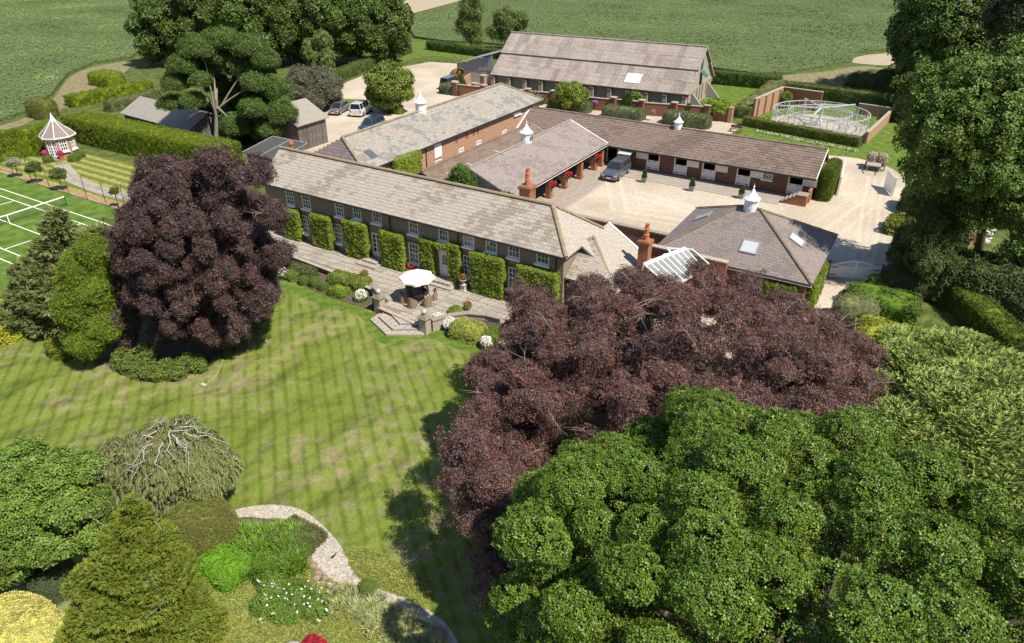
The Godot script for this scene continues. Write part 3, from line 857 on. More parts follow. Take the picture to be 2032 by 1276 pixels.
func build_shed_and_carport() -> void:
	# brown tiled range along the coach house
	var o := thing("tiled_range", "low brown-tiled range between the coach house and the cart shed", "outbuilding", V(-43.0, 0, 53.5))
	var w := MB.new()
	w.bx(V(-45.0, 0, 54.0), V(-40.9, 2.2, 75.2))
	part("wall", w, mats.brick_red, o)
	var R0 := V(-43.2, 3.65, 53.6); var R1 := V(-43.2, 3.65, 75.4); var A := V(-40.2, 2.35, 53.6); var B := V(-40.2, 2.35, 75.4); var C := V(-45.3, 2.75, 53.6); var D := V(-45.3, 2.75, 75.4)
	var m := MB.new()
	m.slab([A, B, R1, R0], 0.12); m.slab([C, D, R1, R0], 0.12)
	var roof := part("roof", m, mats.brown_base, o)
	var s := R0 - A; s.z = 0
	slates(roof, A, FWD, s.normalized(), [Vector2(0, 0), Vector2(21.8, 0), Vector2(21.8, s.length()), Vector2(0, s.length())], 0.8, 0.34, 0.03, mats.brown_tile, [Color(0.85, 0.82, 0.8), Color(1, 1, 1), Color(1.12, 1.08, 1.05)], 3, "roof_tile")
	ridge_caps(roof, R0 + Vector3(0, 0.05, 0), R1 + Vector3(0, 0.05, 0), 0.14, 0.45, mats.brown_tile, [Color(0.9, 0.85, 0.8), Color(1.1, 1.05, 1)], 4)
	var vg := MB.new()
	vg.bar(R1 + Vector3(0, 0.07, -0.04), B + Vector3(0, 0.07, -0.04), 0.14, 0.1)
	part("verge", vg, mats.cream_stone, o)
	for p in [[870.5 + 20, 334], [930, 306], [985, 275], [1052, 268]]:
		var l := MB.new()
		var q := PU(p[0], p[1], -41.5)
		l.bar(Vector3(-41.8, 3.16, q.z), Vector3(-41.2, 2.92, q.z - 0.35), 0.07, 0.06)
		part("lead_clip", l, mats.white_lead, o)
	# open-fronted cart shed
	var c := thing("cart_shed", "open-fronted cart shed with grey-pink tiled roof and brick piers", "cart shed", V(-36, 0, 54.5))
	var u_e := -32.85; var v0 := 54.3; var v1 := 75.5; var ye := 2.62; var yr := 4.7; var um := -37.9; var ub := -41.0
	var wm := MB.new()
	wm.bx(V(-40.6, 0, v0 + 0.2), V(-40.3, 3.0, v1 - 0.2))
	wm.bx(V(-40.3, 0, v0 + 0.2), V(-33.4, 2.5, v0 + 0.5))
	wm.bx(V(-40.3, 0, v1 - 0.5), V(-33.8, 2.5, v1 - 0.2))
	wm.hexa([V(-40.3, 2.5, v0 + 0.2), V(-33.4, 2.5, v0 + 0.2), V(-33.4, 2.5, v0 + 0.5), V(-40.3, 2.5, v0 + 0.5), V(um, yr - 0.15, v0 + 0.2), V(um + 0.02, yr - 0.15, v0 + 0.2), V(um + 0.02, yr - 0.15, v0 + 0.5), V(um, yr - 0.15, v0 + 0.5)])
	wm.hexa([V(-40.3, 2.5, v1 - 0.5), V(-33.4, 2.5, v1 - 0.5), V(-33.4, 2.5, v1 - 0.2), V(-40.3, 2.5, v1 - 0.2), V(um, yr - 0.15, v1 - 0.5), V(um + 0.02, yr - 0.15, v1 - 0.5), V(um + 0.02, yr - 0.15, v1 - 0.2), V(um, yr - 0.15, v1 - 0.2)])
	part("wall", wm, mats.white_wall, c)
	for vv in [58.9, 62.5, 66.0, 69.7, 73.4, 75.2]:
		var pm := MB.new()
		pm.bx(V(-33.75, 0, vv - 0.28), V(-33.2, ye - 0.3, vv + 0.28))
		pm.bx(V(-33.82, 0, vv - 0.34), V(-33.13, 0.35, vv + 0.34))
		part("brick_pier", pm, mats.brick_orange, c)
	var bm := MB.new()
	bm.bx(V(-33.6, ye - 0.34, v0 + 0.5), V(-33.3, ye - 0.1, v1 - 0.1))
	part("wall_plate", bm, mats.white_paint, c)
	var fm := MB.new()
	fm.bx(V(u_e - 0.06, ye - 0.22, v0), V(u_e, ye - 0.02, v1))
	part("fascia", fm, mats.white_paint, c)
	var A2 := V(u_e, ye, v0); var B2 := V(u_e, ye, v1); var R2 := V(um, yr, v0); var R3 := V(um, yr, v1); var C2 := V(ub, 3.1, v0); var D2 := V(ub, 3.1, v1)
	var rm := MB.new()
	rm.slab([A2, B2, R3, R2], 0.14); rm.slab([C2, D2, R3, R2], 0.14)
	var rf := part("roof", rm, mats.pink_base, c)
	var s2 := R2 - A2; s2.z = 0
	slates(rf, A2, FWD, s2.normalized(), [Vector2(0, 0), Vector2(v1 - v0, 0), Vector2(v1 - v0, s2.length()), Vector2(0, s2.length())], 0.62, 0.3, 0.026, mats.pink_tile, [Color(0.82, 0.8, 0.8), Color(0.95, 0.94, 0.94), Color(1.05, 1.04, 1.03), Color(1.18, 1.16, 1.15)], 12, "roof_tile")
	ridge_caps(rf, R2 + Vector3(0, 0.05, 0), R3 + Vector3(0, 0.05, 0), 0.15, 0.45, mats.pink_tile, [Color(0.95, 0.92, 0.92), Color(1.15, 1.1, 1.1)], 5)
	var vb := MB.new()
	vb.bar(R3 + Vector3(0, 0.04, -0.06), B2 + Vector3(0, 0.04, -0.06), 0.14, 0.2)
	part("bargeboard", vb, mats.white_paint, c)
	cupola(V(um, yr - 0.12, 65.3), "white cupola with a round clock on the cart shed ridge", 0.95, 0.8, true)
	# ivy over the near gable of the cart shed
	var iv := thing("ivy_mound", "loose green creeper climbing the cart shed gable", "creeper", V(-38, 0, 53.9))
	crown(iv, [[V(-38.4, 3.0, 53.8), Vector3(1.6, 1.8, 0.7)], [V(-37.2, 2.1, 53.7), Vector3(1.6, 1.5, 0.7)], [V(-35.4, 1.6, 53.6), Vector3(1.6, 1.1, 0.7)], [V(-33.9, 2.2, 54.2), Vector3(1.2, 0.9, 0.7)], [V(-38.5, 4.3, 53.9), Vector3(0.9, 0.8, 0.6)]], 2600, "broad", 0.2, Color(0.08, 0.16, 0.02), leaf_mat("leaf", 0.5, 0.3), {"seed": 3, "called": "foliage"})
	for bk in [[1057, 322, -32.95, 66.0], [1101, 358, -32.95, 62.5], [1184, 312, -32.95, 73.4]]:
		var hb := thing("hanging_basket", "hanging basket of red flowers on the cart shed pier", "hanging basket", V(bk[2] + 0.05, 1.55, bk[3]), "hanging baskets on the cart shed")
		var q := MB.new()
		q.lathe(V(bk[2] + 0.05, 1.45, bk[3]), [Vector2(0.0, -0.2), Vector2(0.14, -0.14), Vector2(0.2, 0.05)], 10)
		part("basket", q, mats.timber, hb)
		crown(hb, [[V(bk[2] + 0.05, 1.7, bk[3]), Vector3(0.3, 0.26, 0.3)]], 90, "star", 0.1, Color(0.62, 0.02, 0.05), leaf_mat("petal", 0.6, 0.2), {"seed": 5, "called": "flowers", "low": -0.9})
	# pale slatted bench inside the first bay
	var bn := thing("slatted_bench", "pale slatted bench standing in the first cart shed bay", "bench", V(-34.3, 0, 60.2))
	var bs := MB.new()
	for k in 4: bs.bx(V(-34.75 + k * 0.13, 0.44, 59.5), V(-34.65 + k * 0.13, 0.48, 61.0))
	part("seat", bs, mats.pale_wood, bn)
	var bb := MB.new()
	for k in 4: bb.bx(V(-34.84, 0.56 + k * 0.13, 59.5), V(-34.8, 0.64 + k * 0.13, 61.0))
	part("backrest", bb, mats.pale_wood, bn)
	for q in [[-34.82, 59.55, 1.0], [-34.82, 60.95, 1.0], [-34.28, 59.55, 0.44], [-34.28, 60.95, 0.44]]:
		var l := MB.new()
		l.bx(V(q[0] - 0.03, 0, q[1] - 0.03), V(q[0] + 0.03, q[2], q[1] + 0.03))
		part("leg", l, mats.pale_wood, bn)
func build_stable() -> void:
	var u0 := -45.2; var u1 := -9.9; var v0 := 76.6; var v1 := 81.9; var ye := 2.5; var yr := 4.6; var vm := 79.25
	var o := thing("stable_block", "long single-storey brick stable with brown pantile roof and white half doors", "stable", V(u0, 0, v0))
	var doors := [[-27.5, 1], [-24.2, -1], [-20.95, -1], [-17.1, -1], [-11.65, -1], [-32.6, 0]]
	var holes := []
	for d in doors: holes.append([d[0] - 0.72, d[0] + 0.72, 0.12, 2.2])
	var wn := [[-14.6, 1.78, 1.05, 1.0], [-30.9, 1.75, 1.05, 1.05]]
	for w in wn: holes.append([w[0] - w[2] * 0.5, w[0] + w[2] * 0.5, w[1] - w[3] * 0.5, w[1] + w[3] * 0.5])
	part("wall", box_walls(u0, u1, v0, v1, 0, ye + 0.2, 0.3, {"f": holes}), mats.brick_stable, o)
	for w in wn: window(o, V(w[0], w[1], v0 + 0.06), Vector3(0, 0, 1), w[2], w[3], 3, 2, {"frame": 0.11, "bar": 0.06})
	for d in doors:
		var x: float = d[0]
		var fr := MB.new()
		for s in [-1, 1]: fr.bx(V(x + s * 0.72 - 0.06, 0.12, v0 - 0.03), V(x + s * 0.72 + 0.06, 2.3, v0 + 0.15))
		fr.bx(V(x - 0.66, 2.18, v0 - 0.03), V(x + 0.66, 2.3, v0 + 0.15))
		part("door_frame", fr, mats.white_paint, o)
		if d[1] == 0: continue
		var lf := part("half_door", _bx(V(x - 0.66, 0.16, v0 - 0.02), V(x + 0.66, 1.25, v0 + 0.05)), mats.white_door, o)
		var hg := MB.new()
		hg.bx(V(x - 0.66, 0.3, v0 - 0.045), V(x - 0.2, 0.36, v0 - 0.022)); hg.bx(V(x + 0.3, 0.3, v0 - 0.045), V(x + 0.66, 0.36, v0 - 0.022))
		hg.bx(V(x - 0.66, 1.05, v0 - 0.045), V(x - 0.45, 1.1, v0 - 0.022)); hg.bx(V(x + 0.1, 1.13, v0 - 0.045), V(x + 0.34, 1.18, v0 - 0.022))
		part("iron_strap", hg, mats.dark_metal, lf)
		var side: float = -d[1]
		var tl := _bx(V(x + side * 0.76, 1.27, v0 - 0.12), V(x + side * 2.1, 2.22, v0 - 0.05))
		part("open_top_door", tl, mats.white_door, o)
	var tw := _bx(V(-32.0, 1.27, v0 - 0.12), V(-31.5, 2.2, v0 - 0.05))
	part("open_top_door", tw, mats.white_door, o)
	var gm := MB.new()
	for x in [u0, u1 - 0.3]:
		gm.hexa([V(x, ye + 0.2, v0), V(x + 0.3, ye + 0.2, v0), V(x + 0.3, ye + 0.2, v1), V(x, ye + 0.2, v1), V(x, yr - 0.12, vm - 0.01), V(x + 0.3, yr - 0.12, vm - 0.01), V(x + 0.3, yr - 0.12, vm + 0.01), V(x, yr - 0.12, vm + 0.01)])
	part("gable", gm, mats.brick_stable, o)
	var E0 := V(u0 - 0.1, ye - 0.06, v0 - 1.1); var E1 := V(u1 + 0.3, ye - 0.06, v0 - 1.1); var R0 := V(u0 - 0.1, yr, vm); var R1 := V(u1 + 0.3, yr, vm); var B0 := V(u0 - 0.1, ye - 0.06, v1 + 0.7); var B1 := V(u1 + 0.3, ye - 0.06, v1 + 0.7)
	var rm := MB.new()
	rm.slab([E0, E1, R1, R0], 0.12); rm.slab([B0, B1, R1, R0], 0.12)
	var roof := part("roof", rm, mats.brown_base, o)
	var s := R0 - E0; s.x = 0
	slates(roof, E0, Vector3.RIGHT, s.normalized(), [Vector2(0, 0), Vector2(E1.x - E0.x, 0), Vector2(E1.x - E0.x, s.length()), Vector2(0, s.length())], 0.85, 0.36, 0.04, mats.stable_tile, [Color(0.78, 0.76, 0.76), Color(0.93, 0.91, 0.91), Color(1.05, 1.03, 1.02), Color(1.18, 1.14, 1.12)], 21, "roof_tile")
	ridge_caps(roof, R0 + Vector3(0, 0.05, 0), R1 + Vector3(0, 0.05, 0), 0.16, 0.45, mats.stable_tile, [Color(0.9, 0.88, 0.86), Color(1.25, 1.2, 1.1)], 6)
	var vb := MB.new()
	vb.bar(R1 + Vector3(0.03, 0.0, 0), E1 + Vector3(0.03, 0.0, 0), 0.06, 0.24); vb.bar(R0 + Vector3(-0.03, 0.05, 0), E0 + Vector3(-0.03, 0.05, 0), 0.14, 0.24)
	part("bargeboard", vb, mats.white_paint, o)
	gutter(o, E0 + Vector3(0, -0.1, 0.05), E1 + Vector3(0, -0.1, 0.05), mats.dark_metal)
	cupola(V(-25.9, yr - 0.1, vm), "small white cupola on the brown stable roof", 0.72, 0.5)
	# brick mounting steps at the end
	var st := thing("mounting_steps", "orange brick mounting block with stepped side at the stable end", "steps", V(-10.6, 0, 74.3))
	for k in 5:
		part("step", _bx(V(-12.3 + k * 0.36, 0, 73.7), V(-11.94 + k * 0.36 if k < 4 else -9.85, 0.22 + k * 0.22, 74.9)), mats.brick_orange, st)
		part("coping", _bx(V(-12.34 + k * 0.36, 0.222 + k * 0.22, 73.66), V(-11.95 + k * 0.36 if k < 4 else -9.8, 0.27 + k * 0.22, 74.9)), mats.ridge_stone, st)
	part("side_wall", _bx(V(-10.05, 0, 74.95), V(-9.78, 1.3, 76.5)), mats.brick_orange, st)
func _bx(a: Vector3, b: Vector3) -> MB:
	var m := MB.new()
	m.bx(a, b)
	return m

func build_annex() -> void:
	var u0 := -16.8; var u1 := -5.5; var v0 := 50.5; var v1 := 60.2; var ye := 2.75; var yr := 5.6
	var o := thing("garage_annex", "square annex with purple-grey hipped slate roof and rooflights", "annex", V((u0 + u1) * 0.5, 0, v0))
	part("wall", box_walls(u0, u1, v0, v1, 0, ye, 0.3), mats.brick_stable, o)
	var oh := 0.4
	var A := V(u0 - oh, ye - 0.05, v0 - oh); var B := V(u1 + oh, ye - 0.05, v0 - oh); var C := V(u1 + oh, ye - 0.05, v1 + oh); var D := V(u0 - oh, ye - 0.05, v1 + oh)
	var R0 := V(-12.2, yr, 55.35); var R1 := V(-10.6, yr, 55.35)
	var rm := MB.new()
	rm.slab([A, B, R1, R0], 0.13); rm.slab([C, D, R0, R1], 0.13); rm.slab([B, C, R1], 0.13); rm.slab([D, A, R0], 0.13)
	var roof := part("roof", rm, mats.plum_base, o)
	var tn := [Color(0.85, 0.83, 0.85), Color(0.96, 0.95, 0.96), Color(1.05, 1.03, 1.05), Color(1.18, 1.12, 1.14)]
	var wd := B.x - A.x
	var dp := A.z - D.z
	var s := R0 - A; s.x = 0
	slates(roof, A, Vector3.RIGHT, s.normalized(), [Vector2(0, 0), Vector2(wd, 0), Vector2(R1.x - A.x, s.length()), Vector2(R0.x - A.x, s.length())], 0.46, 0.24, 0.018, mats.plum_tile, tn, 31)
	var s2 := R1 - B; s2.z = 0
	slates(roof, B, FWD, s2.normalized(), [Vector2(0, 0), Vector2(dp, 0), Vector2(dp * 0.5, s2.length())], 0.46, 0.24, 0.018, mats.plum_tile, tn, 32)
	var s3 := R0 - A; s3.z = 0
	slates(roof, A, FWD, s3.normalized(), [Vector2(0, 0), Vector2(dp, 0), Vector2(dp * 0.5, s3.length())], 0.46, 0.24, 0.018, mats.plum_tile, tn, 33, "slate", 60)
	for q in [[A, R0], [B, R1], [C, R1], [D, R0], [R0, R1]]:
		ridge_caps(roof, q[0] + Vector3(0, 0.05, 0), q[1] + Vector3(0, 0.05, 0), 0.13, 0.38, mats.ridge_stone, [Color(0.6, 0.52, 0.48), Color(0.75, 0.66, 0.58), Color(0.68, 0.6, 0.58)], 7, "hip_tile")
	# rooflights
	for q in [[1488, 491, s.normalized(), Vector3.RIGHT, A], [1580, 477, s2.normalized(), FWD, B], [1396, 430, s3.normalized(), FWD, A]]:
		var up: Vector3 = q[2]; var al: Vector3 = q[3]
		var nr := al.cross(up).normalized()
		if nr.y < 0: nr = -nr
		var d := ray(q[0], q[1])
		var t: float = (q[4] - Vector3(0, CH, 0)).dot(nr) / d.dot(nr)
		var c := Vector3(0, CH, 0) + d * t
		var bs := Basis(al, nr, al.cross(nr))
		var fm := MB.new()
		for k in [-1, 1]:
			fm.box(Transform3D(bs, c + al * k * 0.62 + nr * 0.07), Vector3(0.1, 0.14, 1.3)); fm.box(Transform3D(bs, c + up * k * 0.6 + nr * 0.07), Vector3(1.14, 0.14, 0.1))
		var f := part("rooflight", fm, mats.grey_metal, o)
		var gl := MB.new()
		gl.box(Transform3D(bs, c + nr * 0.1), Vector3(1.14, 0.02, 1.1))
		part("pane", gl, mats.sky_glass, f)
	var fs := _bx(V(u0 - oh - 0.03, ye - 0.28, v0 - oh - 0.05), V(u1 + oh + 0.03, ye - 0.12, v0 - oh + 0.02))
	part("fascia", fs, mats.white_paint, o)
	gutter(o, A + Vector3(0, -0.05, 0.12), B + Vector3(0, -0.05, 0.12), mats.dark_metal)
	cupola(V(-11.4, yr - 0.15, 55.35), "white octagonal cupola crowning the purple-grey annex roof", 0.85, 0.5)
	hedge("wall_ivy", "clipped ivy on the annex wall beside the white double gate", "ivy", Transform3D(Basis(), V(-5.15, 1.2, 53.4)), Vector3(0.35, 1.2, 2.4), 0.25, IVY * 0.8, {"seed": 51, "size": 0.14, "per_m2": 70.0, "kind": "broad", "up": 0.6, "leaf": "ivy_leaf", "back": 0.35, "group": "ivy on the annex"})
	hedge("wall_ivy", "clipped ivy round the annex front corner by the copper beech", "ivy", Transform3D(Basis(), V(-7.2, 1.15, 50.2)), Vector3(1.2, 1.15, 0.3), 0.25, IVY * 0.8, {"seed": 52, "size": 0.14, "per_m2": 70.0, "kind": "broad", "up": 0.6, "leaf": "ivy_leaf", "back": 0.35, "group": "ivy on the annex"})
	# yard wall from the rear wing to the annex
	var yw := thing("yard_wall", "brick wall between the courtyard and the conservatory", "wall", V(-19.5, 0, 53.7))
	part("brickwork", _bx(V(-28.0, 0, 53.55), V(-16.9, 2.55, 53.9)), mats.brick_stable, yw)
	for k in 14: part("coping_stone", _bx(V(-28.0 + k * 0.79, 2.552, 53.47), V(-27.23 + k * 0.79, 2.66, 53.98)), mats.ridge_stone, yw)
	# orange parapet and glazed roofs
	var pw := thing("parapet_wall", "low orange brick parapet with pale coping below the annex slates", "wall", V(-14.5, 0, 50.0))
	part("brickwork", _bx(V(-17.2, 0, 49.6), V(-11.2, 3.1, 49.95)), mats.brick_orange, pw)
	part("coping", _bx(V(-17.25, 3.102, 49.52), V(-11.15, 3.2, 50.03)), mats.cream_stone, pw)
	var cv := thing("conservatory", "white-ribbed glass conservatory roof beside the tall chimney", "conservatory", V(-14.4, 0, 47.4))
	var cf := MB.new()
	var ra := V(-15.6, 4.1, 45.5); var rb := V(-14.2, 4.1, 49.0)
	var pl := V(-16.2, 2.9, 46.4)
	var a0 := V(-15.9, 3.9, 44.6); var a1 := V(-14.3, 3.9, 48.9)
	var b0 := V(-13.6, 2.7, 44.3); var b1 := V(-12.6, 2.7, 48.6)
	var d0 := V(-16.3, 2.8, 45.2); var d1 := V(-15.9, 2.9, 49.2)
	cf.bar(a0, a1, 0.22, 0.2)
	for k in 9:
		var t := k / 8.0
		cf.bar(a0.lerp(a1, t), b0.lerp(b1, t), 0.1, 0.09); cf.bar(a0.lerp(a1, t), d0.lerp(d1, t), 0.1, 0.09)
	cf.bar(b0, b1, 0.14, 0.14); cf.bar(d0, d1, 0.14, 0.14)
	var cfr := part("frame", cf, mats.white_paint, cv)
	for k in 8:
		for q in [[b0, b1], [d0, d1]]:
			var t := (k + 0.06) / 8.0; var t2 := (k + 0.94) / 8.0
			var g := MB.new()
			g.slab([a0.lerp(a1, t), a0.lerp(a1, t2), q[0].lerp(q[1], t2), q[0].lerp(q[1], t)], 0.012)
			part("pane", g, mats.pale_glass, cfr)
	part("wall", _bx(V(-15.7, 0, 44.6), V(-13.0, 1.9, 48.6)), mats.brick_stable, cv)
	var cv2 := thing("lean_to_roof", "white lean-to glass roof against the orange parapet", "glass roof", V(-14.0, 0, 49.3))
	var g2 := MB.new()
	g2.slab([V(-15.9, 3.25, 49.55), V(-13.9, 3.6, 49.55), V(-12.4, 2.9, 49.2), V(-14.4, 2.6, 48.7)], 0.05)
	part("glazing", g2, mats.pale_glass, cv2)
	var g3 := MB.new()
	g3.bar(V(-15.9, 3.28, 49.5), V(-13.9, 3.63, 49.5), 0.16, 0.14); g3.bar(V(-13.9, 3.63, 49.5), V(-12.4, 2.93, 49.15), 0.1, 0.1); g3.bar(V(-15.9, 3.28, 49.5), V(-14.4, 2.63, 48.65), 0.14, 0.12)
	part("frame", g3, mats.white_paint, cv2)
	part("wall", _bx(V(-15.8, 0, 48.95), V(-12.6, 2.5, 49.5)), mats.cream_stone, cv2)

func build_barn() -> void:
	# a little off the grid: written in its own axes, then turned 4 degrees
	var at := V(-33.4, 0, 105.2)
	var o := thing("grain_barn", "large barn with weathered corrugated roof in two tiers and brick piers", "barn", at, "", deg_to_rad(4.0))
	var ln := 33.0; var dp := 14.6; var ye := 3.0; var y1 := 5.55; var y2 := 5.85; var yr := 8.35
	var W := func(x: float, y: float, v: float) -> Vector3: return Vector3(-x, y, -v)   # x runs to the far end
	var wm := MB.new()
	wm.bx(W.call(0, 0, 0.35), W.call(ln, ye, 0.65)); wm.bx(W.call(0, 0, dp - 0.65), W.call(ln, ye, dp - 0.35)); wm.bx(W.call(ln - 0.3, 0, 0.65), W.call(ln, ye, dp - 0.65))
	part("wall", wm, mats.render_grey, o, false)
	var em := MB.new()   # the end wall with slots
	wall_holes(em, Vector3(0, 0, -0.65), FWD, dp - 1.3, ye, Vector3.LEFT, 0.3, [[1.0, 1.5, 0.5, 2.5], [2.6, 3.1, 1.4, 2.5], [4.2, 4.8, 0.2, 2.6], [5.9, 6.5, 0.2, 2.6], [7.6, 8.3, 0.2, 2.7], [10.0, 10.6, 0.5, 2.5], [12.0, 12.6, 1.0, 2.6]])
	part("end_wall", em, mats.cream_stone, o, false)
	for k in 12:
		var x := 0.15 + k * (ln - 0.7) / 11.0
		var pm := MB.new()
		pm.bx(W.call(x, 0, -0.62), W.call(x + 0.6, ye - 0.75, 0.34))
		var pr := part("pier", pm, mats.cream_stone, o, false)
		pr.set_meta("label", "pale pier below the barn eaves")
		part("pier_cap", _bx(W.call(x - 0.05, ye - 0.748, -0.68), W.call(x + 0.65, ye - 0.6, 0.34)), mats.brick_red, pr, false)
	var gm := MB.new()
	var prof := [Vector2(0, ye), Vector2(dp * 0.25, y1), Vector2(dp * 0.25, y2), Vector2(dp * 0.5, yr), Vector2(dp * 0.75, y2), Vector2(dp * 0.75, y1), Vector2(dp, ye)]
	for x in [0.05, ln - 0.05]:
		var fan := []
		for p in prof: fan.append(W.call(x, p.y - 0.05, p.x))
		gm.hull_poly(fan, W.call(ln * 0.5, 3, dp * 0.5))
	part("gable", gm, mats.gable_sheet, o, false)
	var oh := 0.45
	var tiers := [[Vector2(-oh, ye - 0.28), Vector2(dp * 0.25 + 0.05, y1 + 0.02)], [Vector2(dp * 0.25 - 0.35, y2 - 0.24), Vector2(dp * 0.5, yr)], [Vector2(dp + oh, ye - 0.28), Vector2(dp * 0.75 - 0.05, y1 + 0.02)], [Vector2(dp * 0.75 + 0.35, y2 - 0.24), Vector2(dp * 0.5, yr)]]
	var r := RandomNumberGenerator.new()
	r.seed = 77
	var roof := Node3D.new()
	roof.name = "roof"
	o.add_child(roof, true)
	var sheets := []
	for t in 7:
		var q := MB.new()
		var k: float = lerpf(0.72, 1.22, t / 6.0)
		q.col = Color(k, k * 0.985, k * 0.97)
		for c in 6:   # corrugations
			var x0 := c / 6.0; var xm := (c + 0.5) / 6.0; var x1 := (c + 1) / 6.0
			q.quad_out(Vector3(x0, 0, 0), Vector3(xm, 0.05, 0), Vector3(xm, 0.05, 1), Vector3(x0, 0, 1), Vector3(0.5, -1, 0.5)); q.quad_out(Vector3(xm, 0.05, 0), Vector3(x1, 0, 0), Vector3(x1, 0, 1), Vector3(xm, 0.05, 1), Vector3(0.5, -1, 0.5))
		sheets.append(q.mesh())
	for ti in 4:
		var lo: Vector2 = tiers[ti][0]; var hi: Vector2 = tiers[ti][1]
		var a: Vector3 = W.call(-0.25, lo.y, lo.x); var b: Vector3 = W.call(-0.25, hi.y, hi.x)
		var s := b - a
		var base := MB.new()
		base.slab([a - Vector3(0, 0.04, 0), b - Vector3(0, 0.04, 0), b + Vector3(-ln - 0.5, -0.04, 0), a + Vector3(-ln - 0.5, -0.04, 0)], 0.06)
		var bp := part("roof_deck", base, mats.asbestos, roof, false)
		var rows := 2
		var cols := 34
		var wd := (ln + 0.5) / cols
		var up := s.normalized()
		var nr := up.cross(Vector3.LEFT)
		if nr.y < 0: nr = -nr
		for j in rows:
			for i in cols:
				var q := MeshInstance3D.new()
				q.name = "roof_sheet"
				q.mesh = sheets[clampi(int(r.randfn() * 1.6 + 3.4), 0, 6)]
				q.material_override = mats.asbestos
				var l := s.length() / rows
				q.transform = Transform3D(Basis(Vector3.LEFT * wd, nr, up * l * 1.04), a + s * (float(j) / rows) + Vector3.LEFT * (i * wd) + nr * (0.012 + j * 0.02 + r.randf() * 0.015))
				roof.add_child(q, true)
		if ti == 0:
			var cl := MB.new()
			cl.box(Transform3D(Basis(Vector3.LEFT, nr, up), a + s * 0.42 + Vector3.LEFT * 9.3 + nr * 0.11), Vector3(2.4, 0.03, 1.9))
			part("clear_sheet", cl, mats.white_lead, roof, false)
	var rc := MB.new()
	rc.bar(W.call(-0.3, yr + 0.05, dp * 0.5), W.call(ln + 0.3, yr + 0.05, dp * 0.5), 0.5, 0.12)
	part("ridge_capping", rc, mats.asbestos, roof, false)
	for q in [[0.2, dp * 0.5]]: pass
	var bg := MB.new()
	for t in tiers: bg.bar(W.call(-0.3, t[0].y, t[0].x), W.call(-0.3, t[1].y, t[1].x), 0.06, 0.22)
	part("bargeboard", bg, mats.cream_stone, o, false)
	part("vent_door", _bx(W.call(0.0, 5.2, 6.1), W.call(-0.08, 7.3, 7.0)), mats.green_paint, o, false)
	var aw := MB.new()
	aw.slab([W.call(0, 4.9, 6.0), W.call(0, 4.9, 7.7), W.call(-0.9, 4.2, 7.7), W.call(-0.9, 4.2, 6.0)], 0.05)
	part("canopy", aw, mats.green_paint, o, false)
	part("loading_door", _bx(W.call(0.02, 2.9, 6.2), W.call(-0.05, 4.3, 7.0)), mats.dark_metal, o, false)
	for v in [2.2, 11.6]:
		var bt := MB.new()
		bt.hexa([W.call(0, 0, v), W.call(-2.3, 0, v), W.call(-2.3, 0, v + 0.35), W.call(0, 0, v + 0.35), W.call(0, 2.4, v), W.call(-0.15, 2.3, v), W.call(-0.15, 2.3, v + 0.35), W.call(0, 2.4, v + 0.35)])
		part("buttress", bt, mats.render_grey, o, false)
	# metal lean-to at the far end
	var lt := thing("metal_lean_to", "grey metal lean-to against the far end of the barn", "lean-to", V(-72.5, 0, 106.5), "", deg_to_rad(4.0))
	part("post", _bx(Vector3(-3.4, 0, 0.1), Vector3(-3.2, 3.0, -0.1)), mats.green_paint, lt, false)
	for k in 7: part("cladding_sheet", _bx(Vector3(-3.2 + k * 1.0, 2.3, 0.02 - (k % 2) * 0.03), Vector3(-2.22 + k * 1.0, 3.15 + k * 0.28, 0.08 - (k % 2) * 0.03)), mats.zinc, lt, false)
	part("panel_wall", _bx(Vector3(-2.2, 0, -0.15), Vector3(3.6, 2.25, 0.0)), mats.render_grey, lt, false)
	var lr := MB.new()
	lr.slab([Vector3(-3.6, 3.1, 0.4), Vector3(3.7, 5.2, 0.4), Vector3(3.7, 5.2, -9.0), Vector3(-3.6, 3.1, -9.0)], 0.1)
	part("roof", lr, mats.zinc, lt, false)

